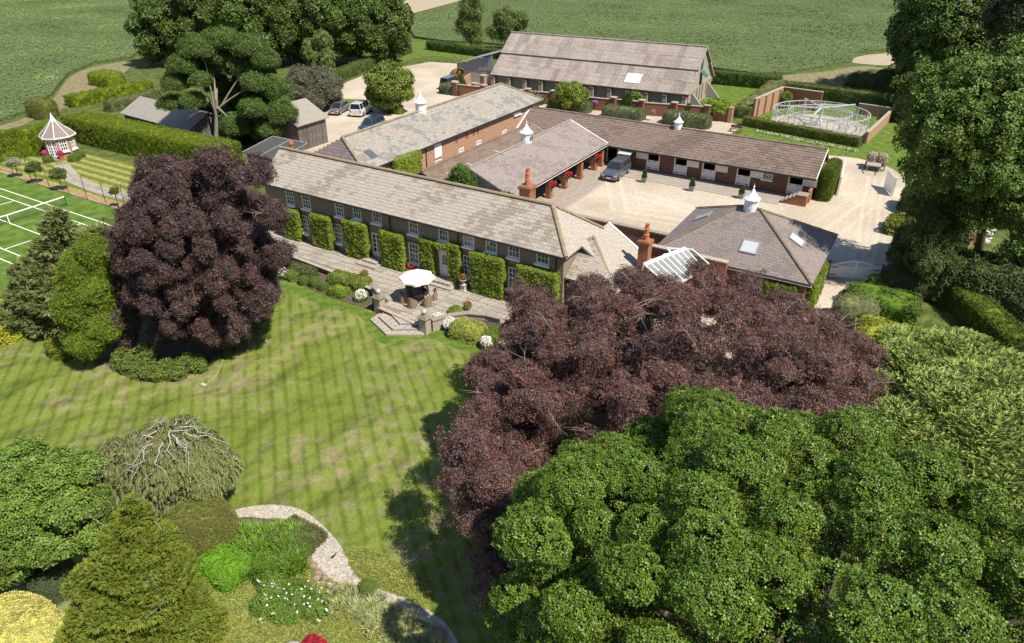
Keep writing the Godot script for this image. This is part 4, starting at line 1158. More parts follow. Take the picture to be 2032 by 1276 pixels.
func plank_shed(called: String, label: String, c: Vector3, turn: float, ln: float, dp: float, ye: float, yr: float, roofm: Material, boards: Material) -> Node3D:
	# own axes: x along the ridge, z across, origin at the middle of the base
	var o := thing(called, label, "shed", c, "", turn)
	part("frame_wall", _bx(Vector3(-ln * 0.5 + 0.06, 0, -dp * 0.5 + 0.06), Vector3(ln * 0.5 - 0.06, ye - 0.05, dp * 0.5 - 0.06)), boards, o, false)
	var r := RandomNumberGenerator.new()
	r.seed = called.hash()
	var meshes := []
	for t in 5:
		var q := MB.new()
		var k := 0.7 + t * 0.15
		q.col = Color(k, k, k)
		q.bx(Vector3(-0.105, 0, -0.015), Vector3(0.105, 1, 0.015))
		meshes.append(q.mesh())
	for side in 4:
		var w := ln if side < 2 else dp
		for i in int(w / 0.22):
			var a := -w * 0.5 + 0.11 + i * 0.22
			var q := MeshInstance3D.new()
			q.name = "plank"; q.mesh = meshes[r.randi() % 5]; q.material_override = boards
			var top := ye
			if side >= 2: top = lerpf(yr, ye, absf(a) / (dp * 0.5)) - 0.12
			var bs := Basis.from_scale(Vector3(1, top, 1))
			if side >= 2: bs = Basis(Vector3.UP, PI * 0.5) * bs
			q.transform = Transform3D(bs, Vector3(a, 0, (dp * 0.5 - 0.045) * (1 if side == 0 else -1)) if side < 2 else Vector3((ln * 0.5 - 0.045) * (1 if side == 2 else -1), 0, a))
			o.add_child(q, true)
	var m := MB.new()
	for s in [-1, 1]: m.slab([Vector3(-ln * 0.5 - 0.3, yr, 0), Vector3(ln * 0.5 + 0.3, yr, 0), Vector3(ln * 0.5 + 0.3, ye - 0.15, s * (dp * 0.5 + 0.35)), Vector3(-ln * 0.5 - 0.3, ye - 0.15, s * (dp * 0.5 + 0.35))], 0.1)
	part("roof", m, roofm, o, false)
	return o
# ---------- setting ----------
func sheet(called: String, pts: PackedVector2Array, y: float, material: Material, below := -1.0) -> MeshInstance3D:
	var m := MB.new()
	m.prism(pts, below if below >= 0.0 else y - 0.02, y)
	return structure(called, m, material)
func lawn_texture() -> ImageTexture:
	var n := 1024
	var im := Image.create(n, n, false, Image.FORMAT_RGB8)
	var a := FastNoiseLite.new(); a.seed = 4; a.frequency = 0.0075; a.fractal_octaves = 4
	var b := FastNoiseLite.new(); b.seed = 9; b.frequency = 0.045; b.fractal_octaves = 3
	var f := FastNoiseLite.new(); f.seed = 12; f.frequency = 0.35; f.fractal_octaves = 2
	var ia := a.get_image(n, n); var ib := b.get_image(n, n); var ifn := f.get_image(n, n)
	var green := Vector3(0.1, 0.148, 0.018); var pale := Vector3(0.168, 0.2, 0.046); var dry := Vector3(0.22, 0.195, 0.11); var dark := Vector3(0.086, 0.112, 0.024)
	for y in n:
		var z := (y / float(n) - 1.0) * 64.0
		for x in n:
			var xx := (x / float(n) - 1.0) * 64.0
			var na := ia.get_pixel(x, y).r; var nb := ib.get_pixel(x, y).r; var nf := ifn.get_pixel(x, y).r
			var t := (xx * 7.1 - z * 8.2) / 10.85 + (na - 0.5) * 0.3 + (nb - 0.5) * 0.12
			var s := smoothstep(-1.05, -0.1, sin(t * TAU / 0.78))  # mowing stripes: light glancing off bent grass, painted in as colour
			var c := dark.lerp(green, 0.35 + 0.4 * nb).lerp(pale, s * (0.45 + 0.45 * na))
			c = c.lerp(dry, smoothstep(0.45, 0.78, na * 0.45 + nb * 0.55) * 0.85)
			c = c.lerp(green, smoothstep(0.55, 0.8, 1.0 - na) * 0.35)
			c *= 0.72 + 0.56 * nf
			im.set_pixel(x, y, Color(c.x, c.y, c.z).linear_to_srgb())
	return ImageTexture.create_from_image(im)
func stripe_texture(a: Vector3, b: Vector3, k: int) -> ImageTexture:
	var n := 256
	var im := Image.create(n, n, false, Image.FORMAT_RGB8)
	var f := FastNoiseLite.new(); f.seed = 3; f.frequency = 0.03; f.fractal_octaves = 4
	var i2 := f.get_seamless_image(n, n)
	for y in n:
		for x in n:
			var nn := i2.get_pixel(x, y).r
			var s := smoothstep(-0.3, 0.3, sin((y / float(n) * k + (nn - 0.5) * 0.25) * TAU))  # light and dark bands paint the sheen of grass mown both ways
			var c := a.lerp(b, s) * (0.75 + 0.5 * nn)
			im.set_pixel(x, y, Color(c.x, c.y, c.z).linear_to_srgb())
	return ImageTexture.create_from_image(im)
func image_mat(key: String, tex: Texture2D, metres: float, rough := 0.95) -> StandardMaterial3D:
	var m := StandardMaterial3D.new()
	m.resource_name = key
	m.albedo_texture = tex; m.roughness = rough; m.metallic_specular = 0.2
	m.uv1_triplanar = true; m.uv1_world_triplanar = true; m.uv1_scale = Vector3.ONE / metres
	m.normal_enabled = true; m.normal_texture = bumps; m.normal_scale = 0.6
	mats[key] = m
	return m
func gravel_texture() -> ImageTexture:   # raked gravel with worn wheel tracks
	var n := 1024
	var tr := PackedFloat32Array()
	tr.resize(n * n)
	var r := RandomNumberGenerator.new()
	r.seed = 6
	for line in [[[-2.5, 50], [-3, 58], [-4, 64], [-9, 67], [-18, 66], [-27, 68]], [[-3, 58], [-3, 66], [-4, 76], [-5, 88]], [[-30, 72], [-25, 63], [-16, 64], [-7, 68], [-5, 78]], [[-29, 58], [-24, 66], [-14, 70]], [[-72, 76], [-66, 84], [-70, 96], [-76, 108]], [[-66, 66], [-64, 80], [-68, 98]], [[-78, 74], [-68, 82], [-66, 95]]]:
		for rep in 3:
			var off := r.randf_range(-0.9, 0.9)
			for i in line.size() - 1:
				var a := Vector2(line[i][0], line[i][1]); var b := Vector2(line[i + 1][0], line[i + 1][1])
				var side := (b - a).normalized().orthogonal()
				for k in int((b - a).length() * 10.0):
					for w in [-0.75, 0.75]:
						var p: Vector2 = a.lerp(b, k / ((b - a).length() * 10.0)) + side * (off + w)
						var x := int((p.x + 128.0) * 8.0); var y := int((128.0 - p.y) * 8.0)
						for dx in 3:
							for dy in 3: tr[((y + dy) & 1023) * n + ((x + dx) & 1023)] += 0.05
	var f1 := FastNoiseLite.new(); f1.seed = 14; f1.frequency = 0.012; f1.fractal_octaves = 4
	var f2 := FastNoiseLite.new(); f2.seed = 15; f2.frequency = 0.3; f2.fractal_octaves = 2
	var i1 := f1.get_image(n, n); var i2 := f2.get_image(n, n)
	var im := Image.create(n, n, false, Image.FORMAT_RGB8)
	var lo := Vector3(0.36, 0.305, 0.24); var hi := Vector3(0.47, 0.415, 0.345); var worn := Vector3(0.53, 0.475, 0.4)
	for y in n:
		for x in n:
			var c := lo.lerp(hi, clampf(i1.get_pixel(x, y).r * 1.4 - 0.2, 0, 1)).lerp(worn, clampf(tr[y * n + x], 0.0, 0.6))
			c *= 0.8 + 0.4 * i2.get_pixel(x, y).r
			im.set_pixel(x, y, Color(c.x, c.y, c.z).linear_to_srgb())
	return ImageTexture.create_from_image(im)
func make_materials() -> void:
	fine_grain = noise_tex(Color(0.62, 0.62, 0.62), Color(1, 1, 1), 0.09, 31, 256, 3)
	bumps = NoiseTexture2D.new()
	var nz := FastNoiseLite.new()
	nz.seed = 8; nz.frequency = 0.06; nz.fractal_octaves = 4
	bumps.width = 256; bumps.height = 256; bumps.seamless = true; bumps.noise = nz; bumps.as_normal_map = true; bumps.bump_strength = 6.0
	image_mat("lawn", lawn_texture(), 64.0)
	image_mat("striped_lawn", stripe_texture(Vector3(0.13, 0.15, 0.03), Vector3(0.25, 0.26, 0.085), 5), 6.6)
	mat("rough_grass", L(0.07, 0.12, 0.02), L(0.2, 0.23, 0.06), 9.0, 0.95, 0.4, {"bump": 0.6})
	mat("mown_grass", L(0.1, 0.19, 0.02), L(0.22, 0.3, 0.05), 6.0, 0.95, 0.4, {"bump": 0.5})
	mat("dry_grass", L(0.24, 0.23, 0.11), L(0.45, 0.38, 0.24), 5.0, 0.95, 0.4, {"bump": 0.8})
	mat("court_grass", L(0.085, 0.19, 0.018), L(0.2, 0.29, 0.055), 8.0, 0.95, 0.3)
	mat("crop", L(0.115, 0.18, 0.06), L(0.19, 0.255, 0.1), 9.0, 0.95, 0.5, {"bump": 1.2, "freq": 0.05, "grain_m": 2.2})
	image_mat("gravel", gravel_texture(), 128.0)
	mats.gravel.normal_enabled = false
	mat("path_gravel", L(0.44, 0.39, 0.32), L(0.76, 0.71, 0.635), 2.6, 0.95, 0.5, {"freq": 0.11, "grain_m": 1.1, "kind": FastNoiseLite.TYPE_CELLULAR, "oct": 2})
	mat("apron", L(0.42, 0.36, 0.31), L(0.54, 0.48, 0.42), 4.0, 0.95, 0.3)
	mat("red_shale", L(0.5, 0.24, 0.15), L(0.62, 0.36, 0.25), 3.0, 0.95, 0.3)
	mat("soil", L(0.09, 0.07, 0.05), L(0.24, 0.2, 0.15), 1.5, 0.95, 0.4, {"bump": 0.8})
	mat("dirt", L(0.5, 0.42, 0.3), L(0.62, 0.54, 0.42), 6.0, 0.95, 0.3)
	mat("flagstone", L(0.42, 0.37, 0.31), L(0.66, 0.61, 0.54), 1.6, 0.9, 0.3)
	mat("mortar", L(0.3, 0.26, 0.21), L(0.4, 0.36, 0.3), 1.0, 0.95, 0.3)
	var br := {"kind": FastNoiseLite.TYPE_CELLULAR, "freq": 0.09, "stretch": Vector3(1, 2.2, 1), "oct": 2}
	mat("brick_house", L(0.29, 0.215, 0.165), L(0.58, 0.465, 0.37), 2.2, 0.92, 0.35, br)
	mat("brick_coach", L(0.48, 0.255, 0.16), L(0.74, 0.5, 0.37), 2.4, 0.92, 0.35, br)
	mat("brick_orange", L(0.34, 0.13, 0.06), L(0.58, 0.3, 0.19), 2.0, 0.92, 0.35, br)
	mat("brick_red", L(0.26, 0.1, 0.065), L(0.46, 0.24, 0.17), 2.0, 0.92, 0.35, br)
	mat("brick_stable", L(0.18, 0.088, 0.06), L(0.42, 0.235, 0.17), 2.2, 0.92, 0.35, br)
	mat("stone_slate", L(0.45, 0.405, 0.355), L(0.7, 0.645, 0.575), 1.1, 0.9, 0.35)
	mat("grey_slate", L(0.38, 0.365, 0.34), L(0.57, 0.55, 0.51), 1.4, 0.88, 0.35)
	mat("ridge_stone", L(0.34, 0.3, 0.25), L(0.5, 0.45, 0.38), 0.8, 0.92, 0.35)
	mat("brown_tile", L(0.24, 0.175, 0.14), L(0.36, 0.275, 0.23), 1.5, 0.9, 0.3)
	mat("stable_tile", L(0.235, 0.18, 0.15), L(0.375, 0.3, 0.255), 1.7, 0.9, 0.3)
	mat("pink_tile", L(0.33, 0.285, 0.275), L(0.5, 0.44, 0.42), 1.3, 0.9, 0.3)
	mat("plum_tile", L(0.27, 0.23, 0.22), L(0.42, 0.365, 0.345), 1.2, 0.85, 0.3)
	mats.slate_base = mats.stone_slate; mats.brown_base = mats.stable_tile; mats.pink_base = mats.pink_tile; mats.plum_base = mats.plum_tile
	mat("asbestos", L(0.3, 0.255, 0.235), L(0.66, 0.59, 0.555), 3.0, 0.95, 0.45, {"freq": 0.04, "stretch": Vector3(1, 0.5, 0.5)})
	mat("render_grey", L(0.46, 0.44, 0.41), L(0.58, 0.555, 0.52), 3.0, 0.92, 0.3)
	mat("gable_sheet", L(0.46, 0.45, 0.41), L(0.58, 0.56, 0.52), 3.0, 0.85, 0.2)
	mat("cream_stone", L(0.52, 0.44, 0.36), L(0.66, 0.58, 0.49), 1.5, 0.9, 0.3)
	mat("zinc", L(0.36, 0.39, 0.42), L(0.5, 0.53, 0.56), 2.0, 0.55, 0.2)
	mat("grey_planks", L(0.14, 0.12, 0.11), L(0.34, 0.3, 0.28), 1.2, 0.92, 0.35, {"stretch": Vector3(2.0, 0.25, 2.0)})
	mat("shed_roof", L(0.36, 0.33, 0.3), L(0.52, 0.48, 0.44), 2.0, 0.9, 0.35)
	mat("timber", L(0.22, 0.13, 0.08), L(0.36, 0.24, 0.15), 0.8, 0.85, 0.3, {"stretch": Vector3(0.4, 2, 0.4)})
	mat("pale_wood", L(0.45, 0.4, 0.34), L(0.6, 0.55, 0.48), 0.8, 0.85, 0.3)
	mat("wicker", L(0.3, 0.21, 0.14), L(0.5, 0.38, 0.28), 0.18, 0.85, 0.3, {"freq": 0.08})
	mat("bark", L(0.1, 0.08, 0.06), L(0.24, 0.2, 0.16), 1.0, 0.95, 0.4, {"stretch": Vector3(2, 0.5, 2)})
	mat("pale_bark", L(0.34, 0.3, 0.25), L(0.55, 0.5, 0.43), 1.0, 0.92, 0.35, {"stretch": Vector3(2, 0.5, 2)})
	mat("white_bark", L(0.5, 0.47, 0.42), L(0.75, 0.72, 0.66), 0.8, 0.9, 0.3)
	mat("rock", L(0.3, 0.22, 0.16), L(0.5, 0.4, 0.32), 0.6, 0.92, 0.35)
	mat("white_stone", L(0.6, 0.57, 0.53), L(0.75, 0.72, 0.68), 0.8, 0.85, 0.25)
	mat("white_wall", L(0.6, 0.58, 0.55), L(0.7, 0.68, 0.65), 2.0, 0.9, 0.2)
	flat("shade_toned_roof", L(0.055, 0.058, 0.06), 0.85)  # near-black puts the shade over the glass-roofed shed into its roof colour
	flat("white_paint", L(0.78, 0.78, 0.76), 0.5)
	flat("white_door", L(0.72, 0.72, 0.71), 0.55)
	flat("white_lead", L(0.76, 0.77, 0.78), 0.5)
	flat("white_canvas", L(0.8, 0.79, 0.76), 0.85)
	flat("dark_metal", L(0.02, 0.02, 0.022), 0.5)
	flat("grey_metal", L(0.28, 0.28, 0.29), 0.5, 0.3)
	flat("silver_rail", L(0.62, 0.65, 0.68), 0.4, 0.3)
	flat("green_paint", L(0.03, 0.11, 0.07), 0.5)
	flat("green_wire", L(0.03, 0.07, 0.04), 0.6)
	flat("terracotta", L(0.42, 0.14, 0.06), 0.85)
	flat("orange_paint", L(0.68, 0.27, 0.02), 0.45)
	flat("rubber", L(0.018, 0.018, 0.018), 0.85)
	flat("dark_glass", L(0.02, 0.025, 0.035), 0.08, 0.0, {"spec": 0.6})
	flat("window_glass", L(0.1, 0.12, 0.15), 0.05, 0.0, {"alpha": 0.35})
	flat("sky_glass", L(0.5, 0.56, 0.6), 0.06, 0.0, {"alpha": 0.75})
	flat("pale_glass", L(0.34, 0.38, 0.38), 0.08, 0.0, {"alpha": 0.45})
	flat("line_paint", L(0.82, 0.82, 0.78), 0.8)
func build_ground() -> void:
	var g := MB.new()
	g.quad(Vector3(-900, 0, 300), Vector3(-900, 0, -900), Vector3(700, 0, -900), Vector3(700, 0, 300))
	structure("ground", g, mats.rough_grass)
	# growing crop beyond the hedges: a sheet at the height of the ears
	field_polys.append(poly([-900, 420, -200, 286, 0, 243, 60, 222, 104, 190, 135, 150, 185, 128, 262, 116, 320, 70, 560, 30, 700, 0, 760, -30, 830, -110, -600, -110]))
	field_polys.append(poly([806, 40, 822, 76, 880, 84, 960, 88, 1100, 100, 1412, 138, 1500, 150, 1560, 148, 1690, 124, 1700, 106, 1790, 98, 2030, 120, 2500, 160, 2600, -110, 1010, -110, 930, 6]))
	for f in field_polys: sheet("field", f, 0.5, mats.crop, 0.0)
	sheet("dirt_track", poly([792, 12, 806, 30, 925, -2, 1000, -100, 930, -100]), 0.03, mats.dirt)
	sheet("dirt_bank", smooth(poly([1690, 124, 1705, 112, 1760, 106, 1800, 104, 1850, 118, 1780, 130])), 0.03, mats.dirt)
	sheet("dry_verge", smooth(poly([-300, 312, 0, 250, 62, 226, 106, 196, 140, 152, 190, 132, 262, 122, 240, 150, 190, 175, 150, 205, 80, 232, 0, 262])), 0.03, mats.dry_grass)
	sheet("dry_verge", smooth(poly([1545, 152, 1640, 142, 1700, 132, 1770, 140, 1740, 170, 1650, 175, 1560, 168])), 0.03, mats.dry_grass)
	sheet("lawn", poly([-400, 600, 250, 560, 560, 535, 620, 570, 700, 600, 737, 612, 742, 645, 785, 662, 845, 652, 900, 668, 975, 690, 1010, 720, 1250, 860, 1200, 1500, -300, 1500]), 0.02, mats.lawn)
	sheet("lawn_edge_grass", smooth(poly([560, 548, 640, 585, 700, 606, 737, 622, 744, 648, 785, 668, 850, 652, 910, 675, 985, 700, 960, 712, 900, 690, 850, 672, 780, 688, 730, 662, 716, 630, 640, 606, 556, 570])), 0.026, mats.mown_grass)
	sheet("gravel_yard", poly([420, 340, 560, 300, 606, 238, 646, 214, 672, 196, 676, 168, 700, 158, 730, 146, 852, 123, 918, 127, 945, 150, 970, 185, 1060, 205, 1400, 236, 1440, 240, 1470, 250, 1620, 278, 1735, 300, 1795, 345, 1800, 500, 1745, 560, 1690, 590, 1668, 640, 1500, 800, 1260, 690, 1180, 560, 960, 420, 700, 360]), 0.012, mats.gravel)
	sheet("yard_grass", smooth(poly([1446, 270, 1480, 284, 1560, 300, 1640, 308, 1700, 314, 1760, 330, 1800, 345, 1850, 300, 1800, 200, 1700, 150, 1480, 200, 1480, 238, 1464, 258])), 0.03, mats.mown_grass)
	sheet("barn_grass", poly([1380, 175, 1420, 168, 1530, 172, 1560, 190, 1490, 232, 1420, 232]), 0.03, mats.mown_grass)
	sheet("verge_grass", smooth(poly([640, 175, 700, 152, 760, 135, 850, 112, 915, 118, 1000, 112, 940, 88, 840, 80, 760, 110, 640, 140])), 0.03, mats.mown_grass)
	sheet("island_grass", poly([640, 212, 660, 196, 740, 200, 800, 210, 795, 226, 770, 226, 740, 212, 690, 208]), 0.1, mats.mown_grass)
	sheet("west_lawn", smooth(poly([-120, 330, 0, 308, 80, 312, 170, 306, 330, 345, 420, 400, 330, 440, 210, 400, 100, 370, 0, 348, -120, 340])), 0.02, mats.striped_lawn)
	# paved aprons of the courtyard
	sheet("stable_apron", PackedVector2Array([Vector2(-33.0, -76.55), Vector2(-12.4, -76.55), Vector2(-12.4, -73.2), Vector2(-30.4, -73.2), Vector2(-33.0, -73.2)]), 0.05, mats.apron, 0.0)
	sheet("cart_shed_apron", PackedVector2Array([Vector2(-40.2, -54.8), Vector2(-30.6, -54.8), Vector2(-30.6, -73.15), Vector2(-40.2, -73.15)]), 0.05, mats.apron, 0.0)
	var rd := MB.new()   # darker setts where the apron meets the gravel
	rd.bx(V(-30.6, 0, 54.8), V(-30.35, 0.07, 73.15)); rd.bx(V(-30.4, 0, 72.95), V(-12.4, 0.07, 73.18))
	structure("kerb", rd, mats.cream_stone)
	# shingle path winding along the lower beds
	sheet("garden_path", smooth(poly([460, 1016, 500, 1006, 548, 1003, 600, 1014, 645, 1048, 680, 1090, 697, 1125, 712, 1148, 740, 1165, 800, 1186, 850, 1212, 890, 1245, 915, 1300, 860, 1300, 815, 1262, 780, 1222, 740, 1190, 700, 1172, 650, 1150, 606, 1112, 600, 1060, 560, 1030, 470, 1034])), 0.05, mats.path_gravel)
	sheet("beech_bed", smooth(poly([110, 690, 150, 710, 215, 725, 260, 752, 300, 758, 370, 745, 430, 705, 500, 660, 540, 600, 480, 560, 250, 580, 120, 640])), 0.06, mats.soil)
	sheet("terrace_bed", smooth(poly([556, 545, 590, 562, 640, 585, 700, 605, 735, 612, 745, 590, 740, 570, 650, 545, 560, 525])), 0.06, mats.soil)
	sheet("terrace_bed", smooth(poly([845, 640, 880, 658, 930, 676, 990, 696, 1040, 690, 1040, 640, 960, 610, 880, 605, 842, 620])), 0.06, mats.soil)
	sheet("lower_bed", smooth(poly([430, 1040, 560, 1035, 600, 1062, 606, 1112, 650, 1152, 700, 1176, 740, 1195, 780, 1225, 815, 1265, 850, 1320, 300, 1420, 350, 1200])), 0.055, mats.soil)
	sheet("court_surround", poly([-200, 300, 0, 339, 8, 336, 275, 418, 320, 440, 300, 460, -60, 344]), 0.025, mats.red_shale)
	sheet("tennis_court", PackedVector2Array([Vector2(-110, -37.0), Vector2(-58, -37.0), Vector2(-58, -19.0), Vector2(-110, -19.0)]), 0.03, mats.court_grass)
	var uc := -74.6; var vc := 29.25
	for q in [[uc - 11.3, vc + 4.75, uc + 11.3, vc + 4.75], [uc - 11.3, vc - 4.75, uc + 11.3, vc - 4.75], [uc - 11.3, vc + 3.55, uc + 11.3, vc + 3.55], [uc - 11.3, vc - 3.55, uc + 11.3, vc - 3.55], [uc - 6.0, vc - 3.55, uc - 6.0, vc + 3.55], [uc + 6.0, vc - 3.55, uc + 6.0, vc + 3.55], [uc - 6.0, vc, uc + 6.0, vc], [uc - 11.3, vc - 4.75, uc - 11.3, vc + 4.75], [uc + 11.3, vc - 4.75, uc + 11.3, vc + 4.75]]:
		var lm := MB.new()
		var dx := 0.05
		lm.bx(V(q[0] - dx, 0.03, q[1] - dx), V(q[2] + dx, 0.036, q[3] + dx))
		structure("court_line", lm, mats.line_paint)
	var er := MB.new()
	er.bx(V(-110, 0, 37.0), V(-58, 0.06, 37.14))
	structure("court_kerb", er, mats.cream_stone)
	# flag path to the summerhouse
	var fp := structure("flag_path", _sheet_mb(smooth(poly([112, 326, 134, 324, 150, 345, 190, 368, 240, 382, 290, 388, 280, 402, 215, 392, 160, 372, 128, 350])), 0.035), mats.mortar)
	var r := RandomNumberGenerator.new()
	r.seed = 5
	var cl := [Vector2(122, 328), Vector2(132, 342), Vector2(146, 355), Vector2(166, 366), Vector2(190, 375), Vector2(216, 383), Vector2(242, 388), Vector2(268, 392), Vector2(290, 395)]
	for i in cl.size() - 1:
		var a := P(cl[i].x, cl[i].y); var b := P(cl[i + 1].x, cl[i + 1].y)
		var d := (b - a)
		var k := maxi(1, int(d.length() / 0.75))
		for j in k:
			for sd in [-0.5, 0.5]:
				var m := MB.new()
				var t := r.randf_range(0.85, 1.15)
				m.col = Color(t, t, t)
				var z := d.normalized()
				var x := Vector3.UP.cross(z)
				m.box(Transform3D(Basis(x, Vector3.UP, z).rotated(Vector3.UP, r.randf_range(-0.05, 0.05)), a + d * ((j + 0.5) / k) + x * sd * 0.85 + Vector3(0, 0.045, 0)), Vector3(0.8, 0.05, 0.7))
				part("flagstone", m, mats.flagstone, fp)
func _sheet_mb(pts: PackedVector2Array, y: float) -> MB:
	var m := MB.new()
	m.prism(pts, 0.0, y)
	return m
func build_crop() -> void:   # standing ears over the field sheets
	var r := RandomNumberGenerator.new()
	r.seed = 88
	var nz := FastNoiseLite.new()
	nz.seed = 5; nz.frequency = 0.03; nz.fractal_octaves = 3
	for f in 2:
		var pl := field_polys[f]
		var lo := Vector2(1e9, 1e9); var hi := Vector2(-1e9, -1e9)
		for p in pl: lo = lo.min(p); hi = hi.max(p)
		lo = lo.max(Vector2(-300, -330)); hi = hi.min(Vector2(60, 0))
		var o := thing("crop_ears", ["standing green corn in the field beyond the summerhouse", "standing green corn in the field beyond the barn"][f], "crop", Vector3((lo.x + hi.x) * 0.5, 0, (lo.y + hi.y) * 0.5))
		o.set_meta("kind", "stuff")
		var xf := []; var cols := PackedColorArray()
		var tries := 0
		while xf.size() < 42000 and tries < 400000:
			tries += 1
			var q := Vector2(r.randf_range(lo.x, hi.x), r.randf_range(lo.y, hi.y))
			if not Geometry2D.is_point_in_polygon(q, pl): continue
			var c := cam_b.inverse() * Vector3(q.x, 0.5 - CH, q.y)
			if c.z > -10.0 or absf(c.x / c.z) > 0.85 or c.y / -c.z > 0.5: continue
			var tram := absf(fposmod(q.y + q.x * 0.12, 18.0) - 9.0)
			if absf(tram - 0.9) < 0.35: continue
			var k := 1.0 + nz.get_noise_2d(q.x, q.y) * 0.7
			xf.append(Transform3D(facing(Vector3.UP + Vector3(r.randfn(), 0, r.randfn()) * 0.12, r, r.randf_range(0.3, 0.55)), Vector3(q.x, 0.4, q.y)))
			cols.append(tint(Color(0.22, 0.295, 0.11) * k, r, 0.3, 0.12))
		scatter("ears", o, "blade", xf, cols, leaf_mat("crop_leaf", 0.7, 0.3))
var field_polys: Array[PackedVector2Array] = []
func build_terrace() -> void:
	var H := 0.5
	var out := PackedVector2Array()
	for q in [[-51, 40.38], [-51, 37.6], [-44.5, 37.3], [-37.5, 36.7], [-34.6, 36.1], [-33.0, 34.9], [-32.4, 34.2], [-28.4, 33.7], [-27.6, 34.3], [-26.9, 35.6], [-25.6, 36.6], [-23.6, 37.1], [-20.5, 37.2], [-17, 37.2], [-17, 40.38]]: out.append(Vector2(q[0], -q[1]))
	var tb := MB.new()
	tb.prism(out, 0.0, H)
	var t := structure("terrace", tb, mats.mortar)
	var r := RandomNumberGenerator.new()
	r.seed = 44
	var v := 34.0
	var row := 0
	while v < 40.3:
		var dv := r.randf_range(0.55, 0.85)
		var u := -51.0 + r.randf() * 0.5
		while u < -17.0:
			var du := r.randf_range(0.6, 1.25)
			var a := Vector2(u + 0.02, -v - 0.02); var b := Vector2(u + du - 0.02, -v - dv + 0.02)
			var ok := true
			for c in [a, b, Vector2(a.x, b.y), Vector2(b.x, a.y)]:
				if not Geometry2D.is_point_in_polygon(c, out): ok = false
			if ok:
				var k := r.randf_range(0.78, 1.2)
				var m := MB.new()
				m.col = Color(k * r.randf_range(0.97, 1.03), k, k * r.randf_range(0.95, 1.05))
				m.bx(Vector3(a.x, H, b.y), Vector3(b.x, H + r.randf_range(0.03, 0.045), a.y))
				part("flagstone", m, mats.flagstone, t)
			u += du
		v += dv; row += 1
	# coping along the open edge
	for i in range(1, out.size() - 2):
		var a := out[i]; var b := out[i + 1]
		var k := maxi(1, int((b - a).length() / 0.7))
		for j in k:
			var m := MB.new()
			var t0 := r.randf_range(0.9, 1.2)
			m.col = Color(t0, t0, t0)
			var p := a.lerp(b, (j + 0.02) / k); var q := a.lerp(b, (j + 0.98) / k)
			m.bar(Vector3(p.x, H + 0.02, p.y), Vector3(q.x, H + 0.02, q.y), 0.3, 0.07)
			part("coping_stone", m, mats.cream_stone, t)
	# three steps down to the lawn, with an angled front
	var st := structure("garden_steps", _steps(Vector3(0, 0, 0), [[-32.3, 34.4], [-32.2, 32.95], [-29.8, 31.9], [-27.6, 33.2], [-27.7, 34.3]], 0.17, 0.0), mats.flagstone)
	part("step", _steps(Vector3.ZERO, [[-31.9, 34.4], [-31.8, 33.4], [-29.7, 32.5], [-28.0, 33.6], [-28.1, 34.3]], 0.335, 0.17), mats.flagstone, st)
	part("step", _steps(Vector3.ZERO, [[-31.0, 34.35], [-31.0, 33.9], [-29.6, 33.2], [-28.5, 33.9], [-28.5, 34.3]], 0.48, 0.335), mats.flagstone, st)
	# door steps
	var ds := structure("door_steps", _bx(V(-32.1, H, 39.0), V(-29.3, 0.68, 40.38)), mats.flagstone)
	part("step", _bx(V(-31.8, 0.68, 39.4), V(-29.7, 0.86, 40.38)), mats.flagstone, ds)
	var ds2 := structure("door_steps", _bx(V(-39.0, H, 38.9), V(-36.9, 0.68, 40.38)), mats.flagstone)
	part("step", _bx(V(-38.7, 0.68, 39.4), V(-37.2, 0.85, 40.38)), mats.flagstone, ds2)
	for q in [[-32.55, 34.45, "square stone pier with ball finial by the white hydrangeas", 0], [-27.75, 33.75, "square stone pier with ball finial at the curved terrace wall", 1]]:
		var c := V(q[0], 0, q[1])
		var o := thing("stone_pier", q[2], "pier", c, "terrace piers")
		part("shaft", _bx(c + Vector3(-0.3, 0, -0.3), c + Vector3(0.3, 1.25, 0.3)), mats.cream_stone, o)
		var k := MB.new()
		for j in 4: k.bx(c + Vector3(-0.42 + j * 0.08, 1.252 + j * 0.07, -0.42 + j * 0.08), c + Vector3(0.42 - j * 0.08, 1.318 + j * 0.07, 0.42 - j * 0.08))
		part("stepped_cap", k, mats.ridge_stone, o)
		var b := MB.new()
		b.ell(c + Vector3(0, 1.72, 0), Vector3.ONE * 0.2, 14, 10)
		part("ball_finial", b, mats.white_stone, o)
	# curved dwarf wall
	var cw := thing("curved_wall", "low curved stone wall edging the terrace bay", "wall", V(-26.6, 0, 35.6))
	var pts := [V(-27.5, 0, 34.2), V(-26.9, 0, 35.4), V(-25.9, 0, 36.4), V(-24.6, 0, 36.9), V(-23.4, 0, 37.0)]
	for i in 4:
		var m := MB.new()
		m.bar(pts[i] + Vector3(0, 0.42, 0), pts[i + 1] + Vector3(0, 0.42, 0), 0.32, 0.85)
		part("stonework", m, mats.cream_stone, cw)
		var k := MB.new()
		k.bar(pts[i] + Vector3(0, 0.9, 0), pts[i + 1] + Vector3(0, 0.9, 0), 0.44, 0.09)
		part("coping", k, mats.ridge_stone, cw)
	var cw2 := thing("curved_wall", "short curved stone wall behind the white hydrangeas", "wall", V(-33.4, 0, 35.6))
	var p2 := [V(-32.9, 0, 34.8), V(-33.5, 0, 35.6), V(-34.6, 0, 36.2)]
	for i in 2:
		var m := MB.new()
		m.bar(p2[i] + Vector3(0, 0.42, 0), p2[i + 1] + Vector3(0, 0.42, 0), 0.32, 0.85)
		part("stonework", m, mats.cream_stone, cw2)
		var k := MB.new()
		k.bar(p2[i] + Vector3(0, 0.9, 0), p2[i + 1] + Vector3(0, 0.9, 0), 0.44, 0.09)
		part("coping", k, mats.ridge_stone, cw2)
